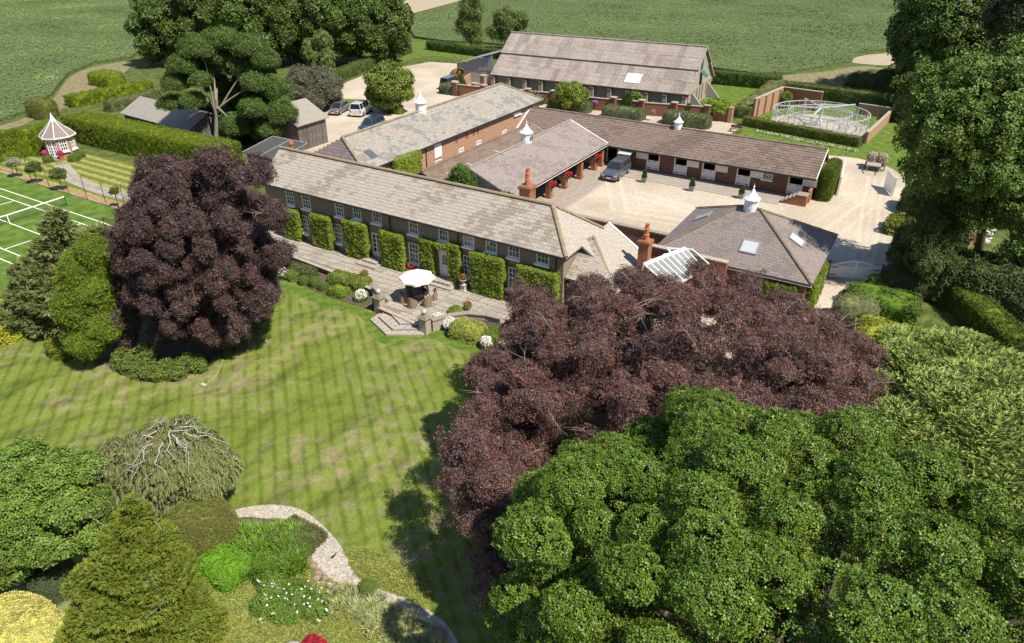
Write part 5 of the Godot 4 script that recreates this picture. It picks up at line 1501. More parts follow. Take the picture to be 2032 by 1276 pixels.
	# parasol, table and chairs
	var pc := P(831, 597, H); pc.y = H + 0.04
	var um := thing("garden_parasol", "white octagonal garden parasol over the terrace table", "parasol", pc)
	var pole := MB.new()
	pole.tube([pc, pc + Vector3(0, 2.55, 0)], [0.03, 0.03], 8)
	part("pole", pole, mats.timber, um)
	var cn := MB.new()
	var rr := 1.35
	for k in 8:
		var a0 := TAU * k / 8 + 0.2; var a1 := TAU * (k + 1) / 8 + 0.2
		var e0 := pc + Vector3(cos(a0) * rr, 1.98, sin(a0) * rr); var e1 := pc + Vector3(cos(a1) * rr, 1.98, sin(a1) * rr)
		var m0 := pc + Vector3(cos(a0) * rr * 0.5, 2.33, sin(a0) * rr * 0.5); var m1 := pc + Vector3(cos(a1) * rr * 0.5, 2.33, sin(a1) * rr * 0.5)
		var mm := (m0 + m1) * 0.5 - Vector3(0, 0.03, 0); var em := (e0 + e1) * 0.5 - (e0 + e1 - pc * 2.0) * Vector3(0.02, 0, 0.02)
		var tp := pc + Vector3(0, 2.58, 0)
		for tr in [[tp, m0, mm], [tp, mm, m1], [m0, e0, em], [m0, em, mm], [mm, em, m1], [m1, em, e1]]: cn.tri_out(tr[0], tr[1], tr[2], pc)
		cn.quad_out(e0, em, em - Vector3(0, 0.14, 0), e0 - Vector3(0, 0.14, 0), pc); cn.quad_out(em, e1, e1 - Vector3(0, 0.14, 0), em - Vector3(0, 0.14, 0), pc)
	var canopy := part("canopy", cn, mats.white_canvas, um)
	var rib := MB.new()
	for k in 8:
		var a0 := TAU * k / 8 + 0.2
		rib.bar(pc + Vector3(0, 2.52, 0), pc + Vector3(cos(a0) * rr * 0.98, 1.95, sin(a0) * rr * 0.98), 0.02, 0.02)
	part("ribs", rib, mats.timber, canopy)
	var tb2 := thing("round_table", "round wicker table with glass top under the parasol", "table", pc)
	var tm := MB.new()
	tm.lathe(pc, [Vector2(0.0, 0.02), Vector2(0.45, 0.02), Vector2(0.32, 0.3), Vector2(0.4, 0.68), Vector2(0.78, 0.7), Vector2(0.8, 0.72)], 20)
	part("base", tm, mats.wicker, tb2)
	var tg := MB.new()
	tg.lathe(pc, [Vector2(0.045, 0.722), Vector2(0.78, 0.722), Vector2(0.8, 0.735), Vector2(0.78, 0.748), Vector2(0.045, 0.748)], 24)
	part("glass_top", tg, mats.dark_glass, tb2)
	var ch0: Node3D = null
	for k in 6:
		var a := TAU * k / 6 + 0.3
		var p := pc + Vector3(cos(a), 0, sin(a)) * 1.12
		var turn := -a - PI * 0.5
		if ch0 == null:
			ch0 = wicker_chair(p, turn)
		else:
			copy_of(ch0, p, turn, "brown wicker tub chair drawn up to the round terrace table")
func wicker_chair(p: Vector3, turn: float) -> Node3D:   # own axes: back towards -z... faces +z
	var o := thing("wicker_chair", "brown wicker tub chair drawn up to the round terrace table", "chair", p, "wicker chairs round the terrace table", turn)
	var m := MB.new()
	var seg := 12
	for k in seg:
		var a0 := PI * k / seg; var a1 := PI * (k + 1) / seg
		var h0 := 0.62 + 0.28 * sin(a0); var h1 := 0.62 + 0.28 * sin(a1)
		var q0 := Vector3(cos(a0) * 0.33, 0, -sin(a0) * 0.3); var q1 := Vector3(cos(a1) * 0.33, 0, -sin(a1) * 0.3)
		m.hexa([q0, q1, q1 * 0.82, q0 * 0.82, q0 * 1.05 + Vector3(0, h0, 0), q1 * 1.05 + Vector3(0, h1, 0), q1 * 0.85 + Vector3(0, h1, 0), q0 * 0.85 + Vector3(0, h0, 0)])
	part("tub_back", m, mats.wicker, o, false)
	var s := MB.new()
	s.box(Transform3D(Basis(), Vector3(0, 0.2, 0.06)), Vector3(0.58, 0.36, 0.5))
	part("seat", s, mats.wicker, o, false)
	var cu := MB.new()
	cu.box(Transform3D(Basis(), Vector3(0, 0.42, 0.05)), Vector3(0.5, 0.08, 0.46))
	part("cushion", cu, mats.pale_wood, o, false)
	return o
func _steps(_o: Vector3, pts: Array, y1: float, y0: float) -> MB:
	var p := PackedVector2Array()
	for q in pts: p.append(Vector2(q[0], -q[1]))
	var m := MB.new()
	m.prism(p, y0, y1)
	return m
# ---------- trees, hedges and beds ----------
const BEECH := Color(0.11, 0.067, 0.066)
const YEW := Color(0.15, 0.21, 0.015)
func twigs(o: Node3D, lobes: Array, k: int, ln: float, rad: float, bark: Material, seed_: int, droop := 0.3) -> void:
	var r := RandomNumberGenerator.new()
	r.seed = seed_
	var m := MB.new()
	for i in k:
		var l: Array = lobes[r.randi() % lobes.size()]
		var d := Vector3(r.randfn(), absf(r.randfn()) * 0.9 + 0.15, r.randfn()).normalized()
		var p: Vector3 = l[0] + d * l[1] * r.randf_range(0.85, 1.0)
		var z := (d + Vector3(r.randfn(), r.randfn() * 0.3, r.randfn()) * 0.8).normalized()
		var q := p + z * ln * r.randf_range(0.5, 1.1)
		var e := q + (z + Vector3.DOWN * droop + Vector3(r.randfn(), 0, r.randfn()) * 0.4) * ln * 0.5
		m.tube([p - z * ln * 0.5, p, q, e], [rad, rad * 0.8, rad * 0.5, rad * 0.15], 5)
		for j in 2:
			var b := p.lerp(q, r.randf_range(0.3, 0.9))
			m.tube([b, b + (z + Vector3(r.randfn(), r.randfn() * 0.4, r.randfn()) * 0.8) * ln * 0.45], [rad * 0.5, rad * 0.1], 4)
	part("bare_twigs", m, bark, o)
func build_big_trees() -> void:
	var gl := leaf_mat("beech_leaf", 0.45, 0.18)
	# copper beech by the tennis court
	var c := P(398, 505, 6.8)
	var lb := lobes_on(c, Vector3(4.7, 6.2, 4.7), 120, 0.135, 4, {"from": -0.92, "inner": 0.8})
	for q in [[520, 590, 1.0], [555, 505, 0.9], [480, 640, 1.0], [255, 520, 1.0], [245, 620, 1.2], [285, 440, 0.9], [320, 350, 0.9], [430, 325, 1.1], [510, 345, 0.9], [290, 340, 0.6], [340, 650, 1.2], [420, 660, 1.0], [230, 560, 0.7], [540, 430, 0.9], [240, 660, 0.9]]:
		lb.append([PH(q[0], q[1], level_of(c) - 1.5), Vector3.ONE * q[2]])
	var o := tree("copper_beech", "dense dark copper beech between the lawn and the tennis court", Vector3(c.x, 0, c.z), lb, 0.5, mats.bark, 44000, "small", 0.25, BEECH * 0.8, gl, {"seed": 5, "ragged": 0.5, "rough_freq": 0.6, "shell": 0.55, "low": -0.95, "warm": 0.18, "spread": 0.4, "limbs": 10})
	twigs(o, lb, 34, 0.9, 0.03, mats.pale_bark, 3)
	# broad copper beech beside the house
	c = P(1305, 775, 5.0)
	lb = lobes_on(c, Vector3(9.3, 4.7, 8.2), 150, 0.115, 9, {"from": -0.6, "flat": 0.8, "inner": 0.7})
	for q in [[905, 890, 0.9, 6.0], [925, 960, 0.9, 5.8], [960, 1030, 1.0, 5.2], [960, 820, 1.0, 6.0], [940, 880, 1.0, 6.6], [985, 950, 1.0, 6.8], [1000, 750, 1.0, 4.6], [1060, 690, 1.1, 4.2], [990, 1110, 1.1, 3.4], [1010, 900, 1.3, 5.0], [1020, 990, 1.3, 4.6], [1060, 820, 1.3, 5.2], [1100, 760, 1.3, 5.4], [1040, 1070, 1.2, 3.6], [930, 900, 0.9, 2.6], [960, 1000, 0.9, 2.2], [1000, 1180, 1.0, 2.4], [1100, 640, 1.0, 4.0], [1180, 590, 1.0, 5.0], [1720, 700, 0.9, 3.5], [1690, 680, 1.0, 4.3], [1640, 650, 1.0, 4.8], [1600, 630, 1.0, 5.2], [1680, 730, 1.2, 3.6], [1640, 700, 1.2, 4.4], [1590, 680, 1.2, 5.0], [1720, 760, 1.0, 2.8], [1540, 640, 1.2, 5.6], [1400, 555, 1.0, 6.6], [1320, 570, 1.0, 6.4], [1480, 565, 1.0, 6.6], [1385, 530, 0.6, 7.0], [1560, 600, 1.0, 6.0]]:
		lb.append([P(q[0], q[1], q[3]), Vector3(q[2] * 1.1, q[2] * 0.75, q[2] * 1.1)])
	o = tree("copper_beech", "spreading reddish copper beech in front of the house end", Vector3(c.x, 0, c.z), lb, 0.6, mats.bark, 76000, "small", 0.21, BEECH * Color(1.22, 1.1, 1.02), gl, {"seed": 6, "ragged": 0.55, "rough_freq": 0.7, "shell": 0.6, "low": -0.8, "warm": 0.22, "spread": 0.42, "limbs": 14, "up": 0.15})
	twigs(o, lb, 130, 0.95, 0.022, mats.pale_bark, 8, 0.5)
	# near tree of rounded leafy domes
	var r := RandomNumberGenerator.new()
	r.seed = 21
	c = P(1585, 1258, 6.8)
	lb = lobes_on(c, Vector3(9.4, 5.4, 7.9), 165, 0.105, 33, {"from": -0.45, "inner": 0.82})
	o = tree("domed_evergreen", "big glossy green tree of many rounded leafy domes", Vector3(c.x, 0, c.z), lb, 0.5, mats.bark, 105000, "broad", 0.135, Color(0.1, 0.168, 0.017), leaf_mat("gloss_leaf", 0.4, 0.25), {"seed": 7, "ragged": 0.25, "rough_freq": 0.55, "shell": 0.25, "low": -0.45, "up": 0.3, "spread": 0.3, "warm": 0.15, "limbs": 30, "poke": -0.2})
	# feathery conifer beside it
	c = P(1900, 850, 3.2)
	lb = []
	for q in [[1760, 790, 2.0, 2.0], [1820, 730, 2.0, 2.6], [1900, 700, 2.1, 3.0], [1800, 850, 2.0, 3.0], [1880, 800, 2.3, 3.8], [1960, 770, 2.2, 3.6], [1940, 860, 2.2, 3.6], [2010, 830, 2.2, 3.6], [1960, 930, 2.0, 2.8], [2020, 920, 2.2, 3.0], [1990, 740, 1.8, 3.0], [1860, 900, 1.8, 2.8], [2060, 850, 2.4, 3.5], [1790, 690, 1.6, 1.8]]:
		lb.append([P(q[0], q[1], q[3] * 0.7), Vector3(q[2], q[2] * 0.27, q[2]) * 0.95])
	o = tree("feathery_juniper", "spreading pale green juniper with feathery layered sprays", Vector3(c.x, 0, c.z), lb, 0.3, mats.bark, 26000, "spray", 0.62, Color(0.29, 0.375, 0.1), leaf_mat("juniper_leaf", 0.6, 0.3), {"seed": 8, "ragged": 0.25, "shell": 0.6, "low": -0.2, "up": 0.1, "spread": 0.3, "warm": 0.12, "droop": 0.1})
	# tall ash by the drive and the dark trees behind
	var lm := leaf_mat("leaf", 0.5, 0.3)
	var bs := P(1936, 524)
	var d := depth_of(bs)
	lb = lobes_px(d - 2.0, [[1850, 180, 60, 50, 0], [1930, 160, 70, 50, -1], [2010, 150, 60, 60, 0], [1870, 250, 70, 60, -3], [1960, 240, 80, 60, -3], [2040, 250, 60, 80, -2], [1838, 320, 40, 46, -1], [1900, 330, 70, 55, -3], [1990, 330, 70, 60, -4], [1860, 400, 50, 40, 0], [1825, 260, 34, 50, 1], [2050, 350, 50, 60, -3], [1930, 400, 60, 40, -1], [2010, 420, 50, 50, -3], [2030, 500, 40, 60, -4]])
	tree("ash_tree", "tall bright green ash leaning over the drive gates", bs, lb, 0.38, mats.bark, 14000, "broad", 0.34, Color(0.095, 0.16, 0.02), lm, {"seed": 9, "ragged": 0.75, "rough_freq": 0.6, "shell": 0.6, "low": -0.9, "spread": 0.3})
	bs = P(1838, 572)
	d = depth_of(bs)
	tree("dark_holm_oak", "dark dense evergreen tree shading the white double gate", bs, lobes_px(d, [[1858, 440, 36, 32, 0], [1840, 470, 36, 32, -0.5], [1870, 475, 42, 40, -0.5], [1840, 515, 46, 36, -1], [1885, 530, 38, 36, -1], [1815, 495, 28, 28, 0]]), 0.3, mats.bark, 6500, "small", 0.32, Color(0.06, 0.1, 0.018), lm, {"seed": 83, "ragged": 0.5, "rough_freq": 0.5, "shell": 0.5, "low": -0.95, "spread": 0.35})
	bs = P(1905, 200)
	d = depth_of(bs)
	lb = lobes_px(d, [[1820, 60, 50, 40, 0], [1870, 40, 60, 50, -2], [1940, 30, 60, 60, -2], [1830, 110, 50, 40, -1], [1900, 100, 60, 50, -3], [1960, 90, 50, 60, -1], [1850, 0, 60, 40, 0], [1930, -30, 70, 50, 0], [1800, 95, 30, 30, 1], [1860, 160, 50, 30, 0], [1940, 150, 50, 40, 0]])
	tree("field_oak", "dark rounded oak at the field corner above the ash", bs, lb, 0.5, mats.bark, 9000, "broad", 0.75, Color(0.07, 0.125, 0.02), lm, {"seed": 10, "ragged": 0.3, "shell": 0.5, "low": -0.9, "spread": 0.35})
	bs = P(2030, 250)
	d = depth_of(bs)
	lb = lobes_px(d, [[2010, 20, 50, 60, 0], [2060, 60, 60, 70, 0], [2015, 110, 40, 50, 0], [2060, -40, 60, 60, 0], [2050, 160, 50, 50, 0]])
	tree("dark_pine", "very dark evergreen behind the oak at the field corner", bs, lb, 0.4, mats.bark, 4500, "small", 0.7, Color(0.03, 0.055, 0.018), lm, {"seed": 11, "ragged": 0.3, "shell": 0.5, "low": -0.9})
	# parasol-shaped pine by the plank sheds
	bs = P(428, 292)
	d = depth_of(bs)
	lb = lobes_px(d, [[392, 95, 34, 24, 0], [440, 80, 38, 22, 2], [492, 92, 34, 22, 1], [530, 120, 26, 20, 0], [362, 130, 26, 18, -1], [348, 165, 26, 20, -1], [380, 200, 24, 16, -2], [340, 205, 26, 14, -1], [505, 165, 26, 18, -2], [545, 175, 24, 26, -1], [560, 225, 28, 26, -2], [500, 215, 26, 20, -3], [465, 250, 24, 18, -2], [400, 160, 20, 14, -2], [450, 130, 34, 22, 3], [420, 110, 34, 22, 2], [480, 130, 34, 24, 2], [385, 140, 28, 22, 2], [430, 165, 26, 20, 4], [520, 145, 26, 22, 1], [535, 255, 26, 18, -2]])
	o = tree("parasol_pine", "flat-topped pine with pale bare limbs beside the plank shed", bs, lb, 0.26, mats.pale_bark, 17000, "small", 0.4, Color(0.08, 0.135, 0.024), lm, {"seed": 12, "ragged": 0.25, "shell": 0.6, "low": -0.5, "limbs": 7, "fork": 0.7, "first": 0.62, "poke": 0.0, "warm": 0.12})
	bs = P(525, 288)
	d = depth_of(bs) + 1.0
	tree("dark_thicket_tree", "dark bushy tree behind the parasol pine and the glass-roofed shed", bs, lobes_px(d, [[500, 205, 36, 30, 2], [545, 200, 36, 34, 2], [480, 245, 34, 30, 1], [530, 250, 40, 30, 0], [465, 280, 26, 22, 0], [505, 160, 34, 28, 4], [455, 190, 26, 30, 4], [570, 240, 24, 26, 0], [420, 230, 20, 24, 5]]), 0.3, mats.bark, 8000, "broad", 0.42, Color(0.065, 0.12, 0.02), lm, {"seed": 84, "ragged": 0.4, "shell": 0.5, "low": -0.95, "spread": 0.35})
	# the wood behind the yard
	var wood := [[330, 60, 60, 65, "dark green tree at the corner of the crop field"], [400, 30, 60, 60, "dark tree behind the parasol pine"], [490, 50, 60, 60, "bright-leaved tree rising over the yard"], [570, 60, 60, 65, "broad green tree beside the utility pole"], [650, 40, 60, 65, "tall tree in the middle of the wood"], [720, 55, 55, 60, "dense dark tree above the grass verge"], [770, 50, 40, 55, "outermost tree of the wood by the dirt track"], [540, -20, 60, 50, "tall tree standing deeper in the wood"], [690, -20, 70, 50, "tallest crown at the back of the wood"]]
	for i in wood.size():
		var w: Array = wood[i]
		bs = P(w[0] * 0.96 + 26, 128 if i < 7 else 85)
		d = depth_of(bs)
		var cc := PH(w[0], w[1], level_of(bs))
		var rr: Vector3 = Vector3(w[2], w[3], w[2]) * d / F
		lb = lobes_on(cc, rr, 16, 0.36, 50 + i, {"from": -0.8})
		tree("wood_tree", w[4], bs, lb, 0.4, mats.bark, 4200, "broad", 0.75, Color(0.072, 0.12, 0.02), lm, {"seed": 60 + i, "ragged": 0.35, "shell": 0.45, "low": -0.95, "group": "trees of the wood behind the yard", "spread": 0.35})
	bs = P(637, 140)
	d = depth_of(bs)
	lb = lobes_px(d - 1.0, [[640, 80, 18, 20, 0], [628, 115, 16, 26, 0], [648, 118, 14, 24, -1], [612, 100, 12, 24, 0]])
	tree("weeping_willow", "slim weeping willow hanging over the verge", bs, lb, 0.2, mats.bark, 1800, "spray", 0.7, Color(0.13, 0.19, 0.05), lm, {"seed": 13, "droop": 1.4, "shell": 0.5, "low": -0.95, "up": 0.0})
	for q in [[935, 104, "slender silver birch before the field hedge", [[935, 20, 24, 24, 0], [930, 50, 26, 22, 0], [942, 75, 16, 14, 0], [938, -5, 18, 16, 0]], 14], [1000, 100, "wispy birch partly hidden by the barn ridge", [[1005, 40, 26, 22, 0], [985, 62, 18, 16, 0], [1030, 40, 18, 16, 0], [1012, 66, 20, 14, 0]], 15]]:
		bs = P(q[0], q[1])
		d = depth_of(bs)
		tree("birch_tree", q[2], bs, lobes_px(d, q[3]), 0.14, mats.pale_bark, 1500, "small", 0.7, Color(0.125, 0.17, 0.045), lm, {"seed": q[4], "ragged": 0.4, "shell": 0.8, "low": -0.9, "group": "birches at the field hedge"})
	bs = P(628, 214)
	c = P(623, 176, 2.9)
	tree("purple_bush_tree", "round grey-purple shrub tree beside the parked cars", bs, lobes_on(c, Vector3(4.5, 2.9, 4.2), 22, 0.3, 77, {"from": -0.7}), 0.25, mats.bark, 5200, "small", 0.5, Color(0.125, 0.125, 0.075), lm, {"seed": 16, "ragged": 0.25, "low": -0.95, "warm": 0.2})
	bs = P(772, 224)
	d = depth_of(bs)
	tree("maple_tree", "light green open-crowned maple in the gravel island", bs, lobes_px(d, [[768, 140, 26, 18, 0], [745, 160, 22, 18, -1], [795, 158, 22, 18, 0], [770, 172, 30, 20, -1], [740, 185, 16, 12, 0], [800, 184, 20, 12, 0], [768, 200, 26, 10, 0]]), 0.16, mats.bark, 3000, "broad", 0.5, Color(0.14, 0.195, 0.03), lm, {"seed": 17, "ragged": 0.4, "shell": 0.8, "low": -0.9})
func build_hedges() -> void:
	var far := {"per_m2": 14.0, "size": 0.3, "kind": "small"}
	# tall yew hedges round the summerhouse
	hedge_between("yew_hedge", "tall clipped yew hedge behind the summerhouse towards the field", P(-60, 330) , P(120, 296), 2.0, 3.3, YEW, {"seed": 1, "per_m2": 20.0, "size": 0.26, "kind": "needle", "rad": 0.4})
	hedge_between("yew_hedge", "long tall clipped yew hedge in front of the plank shed", V(-98.5, 0, 50.3), V(-68.5, 0, 50.9), 3.6, 3.2, YEW, {"seed": 2, "per_m2": 18.0, "size": 0.26, "kind": "needle", "rad": 0.45})
	hedge_between("clipped_hedge", "bright low clipped hedge along the dry field verge", P(138, 212), P(300, 180), 2.6, 1.6, YEW * 1.05, {"seed": 3, "per_m2": 14.0, "size": 0.28, "kind": "needle", "rad": 0.35})
	hedge_between("clipped_hedge", "dull olive hedge between the bright hedge and the plank shed", P(215, 222), P(315, 196), 2.0, 1.5, Color(0.12, 0.14, 0.05), {"seed": 4, "per_m2": 14.0, "size": 0.28, "rad": 0.35})
	ball("loose_shrub", "bright mounded shrub on the verge by the wood", "shrub", P(215, 168), Vector3(3.0, 1.1, 2.0), YEW * 0.95, {"seed": 5, "per_m2": 12.0, "size": 0.3})
	ball("round_shrub", "rust-topped round shrub at the edge of the crop", "shrub", P(88, 231), Vector3(2.0, 1.3, 1.7), Color(0.13, 0.14, 0.035), {"seed": 6, "per_m2": 16.0, "size": 0.24})
	# hedges round the barn paddock and the field
	hedge_between("field_hedge", "dark hedge between the verge and the crop beyond the birch", P(850, 98), P(1000, 118), 1.6, 1.8, Color(0.075, 0.11, 0.025), {"seed": 7, "per_m2": 9.0, "size": 0.4})
	hedge_between("field_hedge", "dark hedge under the wood along the verge", P(660, 165), P(810, 104), 2.0, 1.8, Color(0.075, 0.11, 0.025), {"seed": 8, "per_m2": 9.0, "size": 0.4})
	hedge_between("field_hedge", "dark hedge behind the barn lawn", P(1416, 165), P(1545, 178), 2.2, 2.2, Color(0.065, 0.1, 0.02), {"seed": 9, "per_m2": 10.0, "size": 0.35})
	hedge_between("field_hedge", "broad flat-topped hedge running beside the barn lawn", P(1545, 178), P(1470, 235), 2.6, 1.7, Color(0.15, 0.17, 0.06), {"seed": 10, "per_m2": 12.0, "size": 0.3})
	hedge_between("field_hedge", "long hedge behind the horse walker", P(1560, 190), P(1790, 222), 2.2, 2.2, Color(0.075, 0.11, 0.025), {"seed": 11, "per_m2": 10.0, "size": 0.35})
	hedge_between("box_hedge", "dark clipped box hedge in front of the horse walker", P(1474, 248), P(1706, 292), 1.2, 1.25, Color(0.1, 0.12, 0.025), {"seed": 12, "per_m2": 22.0, "size": 0.2, "rad": 0.12})
	var fl := thing("white_border", "row of white flowers at the foot of the box hedge", "flowers", P(1590, 282))
	var xf := []; var cols := PackedColorArray()
	var r := RandomNumberGenerator.new()
	r.seed = 3
	for i in 260:
		var t := r.randf()
		var p := P(lerpf(1500, 1700, t), lerpf(263, 303, t)) + Vector3(r.randfn() * 0.15, r.randf_range(0.1, 0.35), r.randfn() * 0.15)
		xf.append(Transform3D(facing(Vector3.UP, r, r.randf_range(0.1, 0.2)), p)); cols.append(Color(0.75, 0.72, 0.66) if r.randf() > 0.35 else Color(0.1, 0.16, 0.03))
	scatter("flowers", fl, "star", xf, cols, leaf_mat("petal", 0.6, 0.2))
	# scrub at the far right
	for q in [[1700, 165, 3.5, 1.6, Color(0.3, 0.28, 0.15), "tall dry grass mound above the walker hedge"], [1735, 178, 4.5, 2.8, Color(0.07, 0.1, 0.025), "dark scrub bush beyond the walker hedge"], [1790, 190, 5.0, 4.2, Color(0.055, 0.08, 0.02), "dark thicket under the field oak"], [1660, 170, 3.5, 1.2, Color(0.32, 0.3, 0.17), "pale seeding grasses beside the crop"], [1760, 160, 4.0, 1.8, Color(0.2, 0.21, 0.06), "yellowish scrub at the bare earth bank"], [1830, 235, 4.0, 3.4, Color(0.05, 0.075, 0.018), "dark thicket at the end of the walker lawn"]]:
		ball("scrub_bush", q[5], "bush", P(q[0], q[1] + 8), Vector3(q[2], q[3] * 0.5, q[2] * 0.7), q[4], {"seed": int(q[0]), "per_m2": 9.0, "size": 0.42, "bumpy": 0.6, "inset": 0.3})
	# thuja at the stable end
	hedge("thuja_column", "tall clipped thuja against the stable gable by the drive", "thuja", Transform3D(Basis(), V(-8.75, 1.75, 78.6)), Vector3(0.68, 1.75, 2.4), 0.7, Color(0.13, 0.18, 0.02), {"seed": 14, "per_m2": 30.0, "size": 0.22, "kind": "needle"})
	# right side of the drive
	var dk := Color(0.09, 0.13, 0.02)
	for q in [[1790, 440, 1.6, 1.3, Color(0.16, 0.2, 0.02), "yellow-green shrub beside the drive"], [1830, 500, 2.6, 3.2, Color(0.075, 0.11, 0.02), "dark shrub under the ash beside the drive"], [1860, 560, 2.4, 2.6, Color(0.06, 0.09, 0.02), "dark shrub behind the clipped dome"], [1826, 400, 2.0, 2.4, Color(0.07, 0.11, 0.02), "dark shrub behind the open white gate leaf"], [1745, 555, 0.9, 1.1, Color(0.13, 0.19, 0.025), "small shrub at the gate hinge"], [1960, 580, 3.0, 3.4, Color(0.05, 0.08, 0.018), "dark shrub below the ash trunk"]]:
		ball("drive_shrub", q[5], "shrub", P(q[0], q[1] + 20), Vector3(q[2], q[3] * 0.5, q[2]), q[4], {"seed": int(q[0]), "per_m2": 16.0, "size": 0.3, "kind": "broad", "bumpy": 0.4, "inset": 0.25})
	ball("clipped_dome", "dark clipped dome shrub beside the white double gate", "shrub", P(1790, 578), Vector3(1.7, 1.0, 1.5), Color(0.075, 0.105, 0.03), {"seed": 31, "per_m2": 40.0, "size": 0.18})
	ball("clipped_dome", "pale olive clipped dome where the drive bends", "shrub", P(1690, 640), Vector3(1.5, 0.95, 1.4), Color(0.18, 0.2, 0.085), {"seed": 32, "per_m2": 40.0, "size": 0.16})
	ball("spreading_yew", "low spreading dark yew in front of the clipped dome", "shrub", P(1745, 612), Vector3(2.6, 0.7, 1.7), Color(0.085, 0.15, 0.018), {"seed": 33, "per_m2": 34.0, "size": 0.28, "kind": "spray", "bumpy": 0.4})
	ball("yellow_shrub", "yellow-green leafy shrub between the pale dome and the juniper", "shrub", P(1770, 705), Vector3(2.6, 0.9, 2.0), Color(0.26, 0.29, 0.03), {"seed": 34, "per_m2": 34.0, "size": 0.22, "kind": "broad", "bumpy": 0.4})
	hedge_between("clipped_hedge", "long clipped hedge below the ash beside the juniper", P(1850, 560), P(2010, 720), 1.8, 1.9, Color(0.12, 0.17, 0.02), {"seed": 35, "per_m2": 20.0, "size": 0.26, "kind": "needle"})
	hedge_between("clipped_hedge", "short green hedge panel seen past the ash trunk", P(1880, 500), P(1915, 470), 1.2, 2.2, Color(0.12, 0.17, 0.02), {"seed": 36, "per_m2": 26.0, "size": 0.22})
	# barn garden shrubs in front of the brick wall
	for q in [[900, 186, 2.3, 0.75, "clipped lavender-grey mound behind the coach house roof"], [1130, 219, 3.4, 0.7, "low grey-green mound below the round tree"], [1237, 234, 3.1, 0.75, "low grey-green mound below the pointed conifer"], [1362, 248, 3.4, 0.85, "low grey-green mound nearest the wall opening"]]:
		ball("lavender_mound", q[4], "shrub", P(q[0], q[1]), Vector3(q[2], q[3], 1.3), Color(0.17, 0.2, 0.1), {"seed": int(q[0]), "per_m2": 26.0, "size": 0.2, "kind": "needle", "group": "grey mounds along the brick wall", "round": 0.9})
	for q in [[915, 182, 1.2, 3.0, "pointed golden conifer beside the grey car"], [1022, 176, 0.75, 1.9, "small pointed conifer behind the brick wall pier"], [1244, 224, 1.15, 3.1, "pointed dark conifer in front of the brick wall"], [1364, 234, 0.7, 2.1, "small pointed conifer near the wall opening"]]:
		var p := P(q[0], q[1])
		var lb := []
		for k in 6: lb.append([p + Vector3(0, q[3] * (0.12 + k * 0.15), 0), Vector3(1, 0.55, 1) * q[2] * (1.0 - k * 0.15)])
		tree("pointed_conifer", q[4], p, lb, 0.08, mats.bark, 1500, "needle", 0.26, Color(0.13, 0.16, 0.025) if q[0] != 1244 else Color(0.085, 0.115, 0.02), leaf_mat("leaf", 0.5, 0.3), {"seed": int(q[0]), "limbs": 1, "group": "pointed conifers by the brick wall", "low": -0.6})
	var bp := P(1132, 222)
	tree("round_garden_tree", "round yellow-green tree in front of the barn wall", bp, lobes_on(bp + Vector3(0, 2.2, 0), Vector3(2.3, 2.0, 2.2), 14, 0.36, 90), 0.12, mats.bark, 2600, "broad", 0.34, Color(0.16, 0.22, 0.025), leaf_mat("leaf", 0.5, 0.3), {"seed": 18, "low": -0.95})
	ball("climbing_shrub", "bright green climber spilling over the wall opening", "climber", P(1420, 238) + Vector3(0, 1.2, 0), Vector3(1.6, 0.8, 0.9), Color(0.2, 0.3, 0.03), {"seed": 37, "per_m2": 20.0, "size": 0.3, "kind": "broad", "bumpy": 0.4})
	var pv := thing("barn_border", "leafy border between the brick wall and the barn piers", "border", P(1230, 215))
	crown(pv, [[P(1060, 196, 0.8), Vector3(1.8, 0.9, 0.8)], [P(1180, 205, 0.8), Vector3(1.5, 0.7, 0.8)], [P(1290, 215, 0.8), Vector3(2.2, 0.8, 0.8)], [P(1340, 218, 0.8), Vector3(2.0, 0.8, 0.8)], [P(1390, 222, 0.8), Vector3(2.0, 0.9, 0.8)], [P(1260, 200, 1.2), Vector3(1.2, 1.2, 0.8)]], 2200, "broad", 0.35, Color(0.12, 0.2, 0.03), leaf_mat("leaf", 0.5, 0.3), {"seed": 19, "called": "foliage"})
	# left garden conifers
	ball("low_golden_shrub", "flat golden shrub at the lawn edge under the cedar", "shrub", P(10, 652), Vector3(2.6, 0.7, 2.0), Color(0.3, 0.32, 0.03), {"seed": 41, "per_m2": 30.0, "size": 0.24, "kind": "broad", "bumpy": 0.4})
	var bs := P(180, 700)
	var lb := lobes_px(depth_of(bs) - 0.5, [[185, 500, 26, 30, 0], [165, 540, 36, 40, 0], [185, 580, 42, 45, -0.5], [160, 610, 45, 45, -0.5], [150, 570, 30, 40, 0], [200, 640, 40, 40, -0.6], [175, 670, 46, 40, -0.8], [200, 540, 24, 40, 0]])
	tree("green_cypress", "upright bright green cypress beside the dark copper beech", bs, lb, 0.2, mats.bark, 7000, "small", 0.26, Color(0.12, 0.18, 0.012), leaf_mat("leaf", 0.5, 0.3), {"seed": 21, "low": -0.95, "ragged": 0.25, "shell": 0.3})
	bs = P(105, 640)
	lb = lobes_px(depth_of(bs), [[110, 430, 12, 10, 0], [108, 455, 24, 12, 0], [105, 485, 36, 13, 0], [100, 515, 50, 15, 0], [140, 535, 36, 13, -1], [75, 540, 42, 14, -1], [105, 560, 56, 16, -1], [60, 580, 42, 16, -1], [110, 595, 50, 18, -1.5], [50, 620, 46, 18, -1.5], [90, 640, 40, 18, -1.5], [180, 470, 22, 12, 0.5], [200, 465, 16, 10, 0.5]])
	tree("layered_cedar", "layered grey-green cedar in front of the tennis court", bs, lb, 0.22, mats.bark, 7500, "spray", 0.42, Color(0.19, 0.22, 0.075), leaf_mat("leaf", 0.5, 0.3), {"seed": 22, "low": -0.5, "ragged": 0.4, "shell": 0.75, "warm": 0.18, "droop": 0.15, "spread": 0.35})
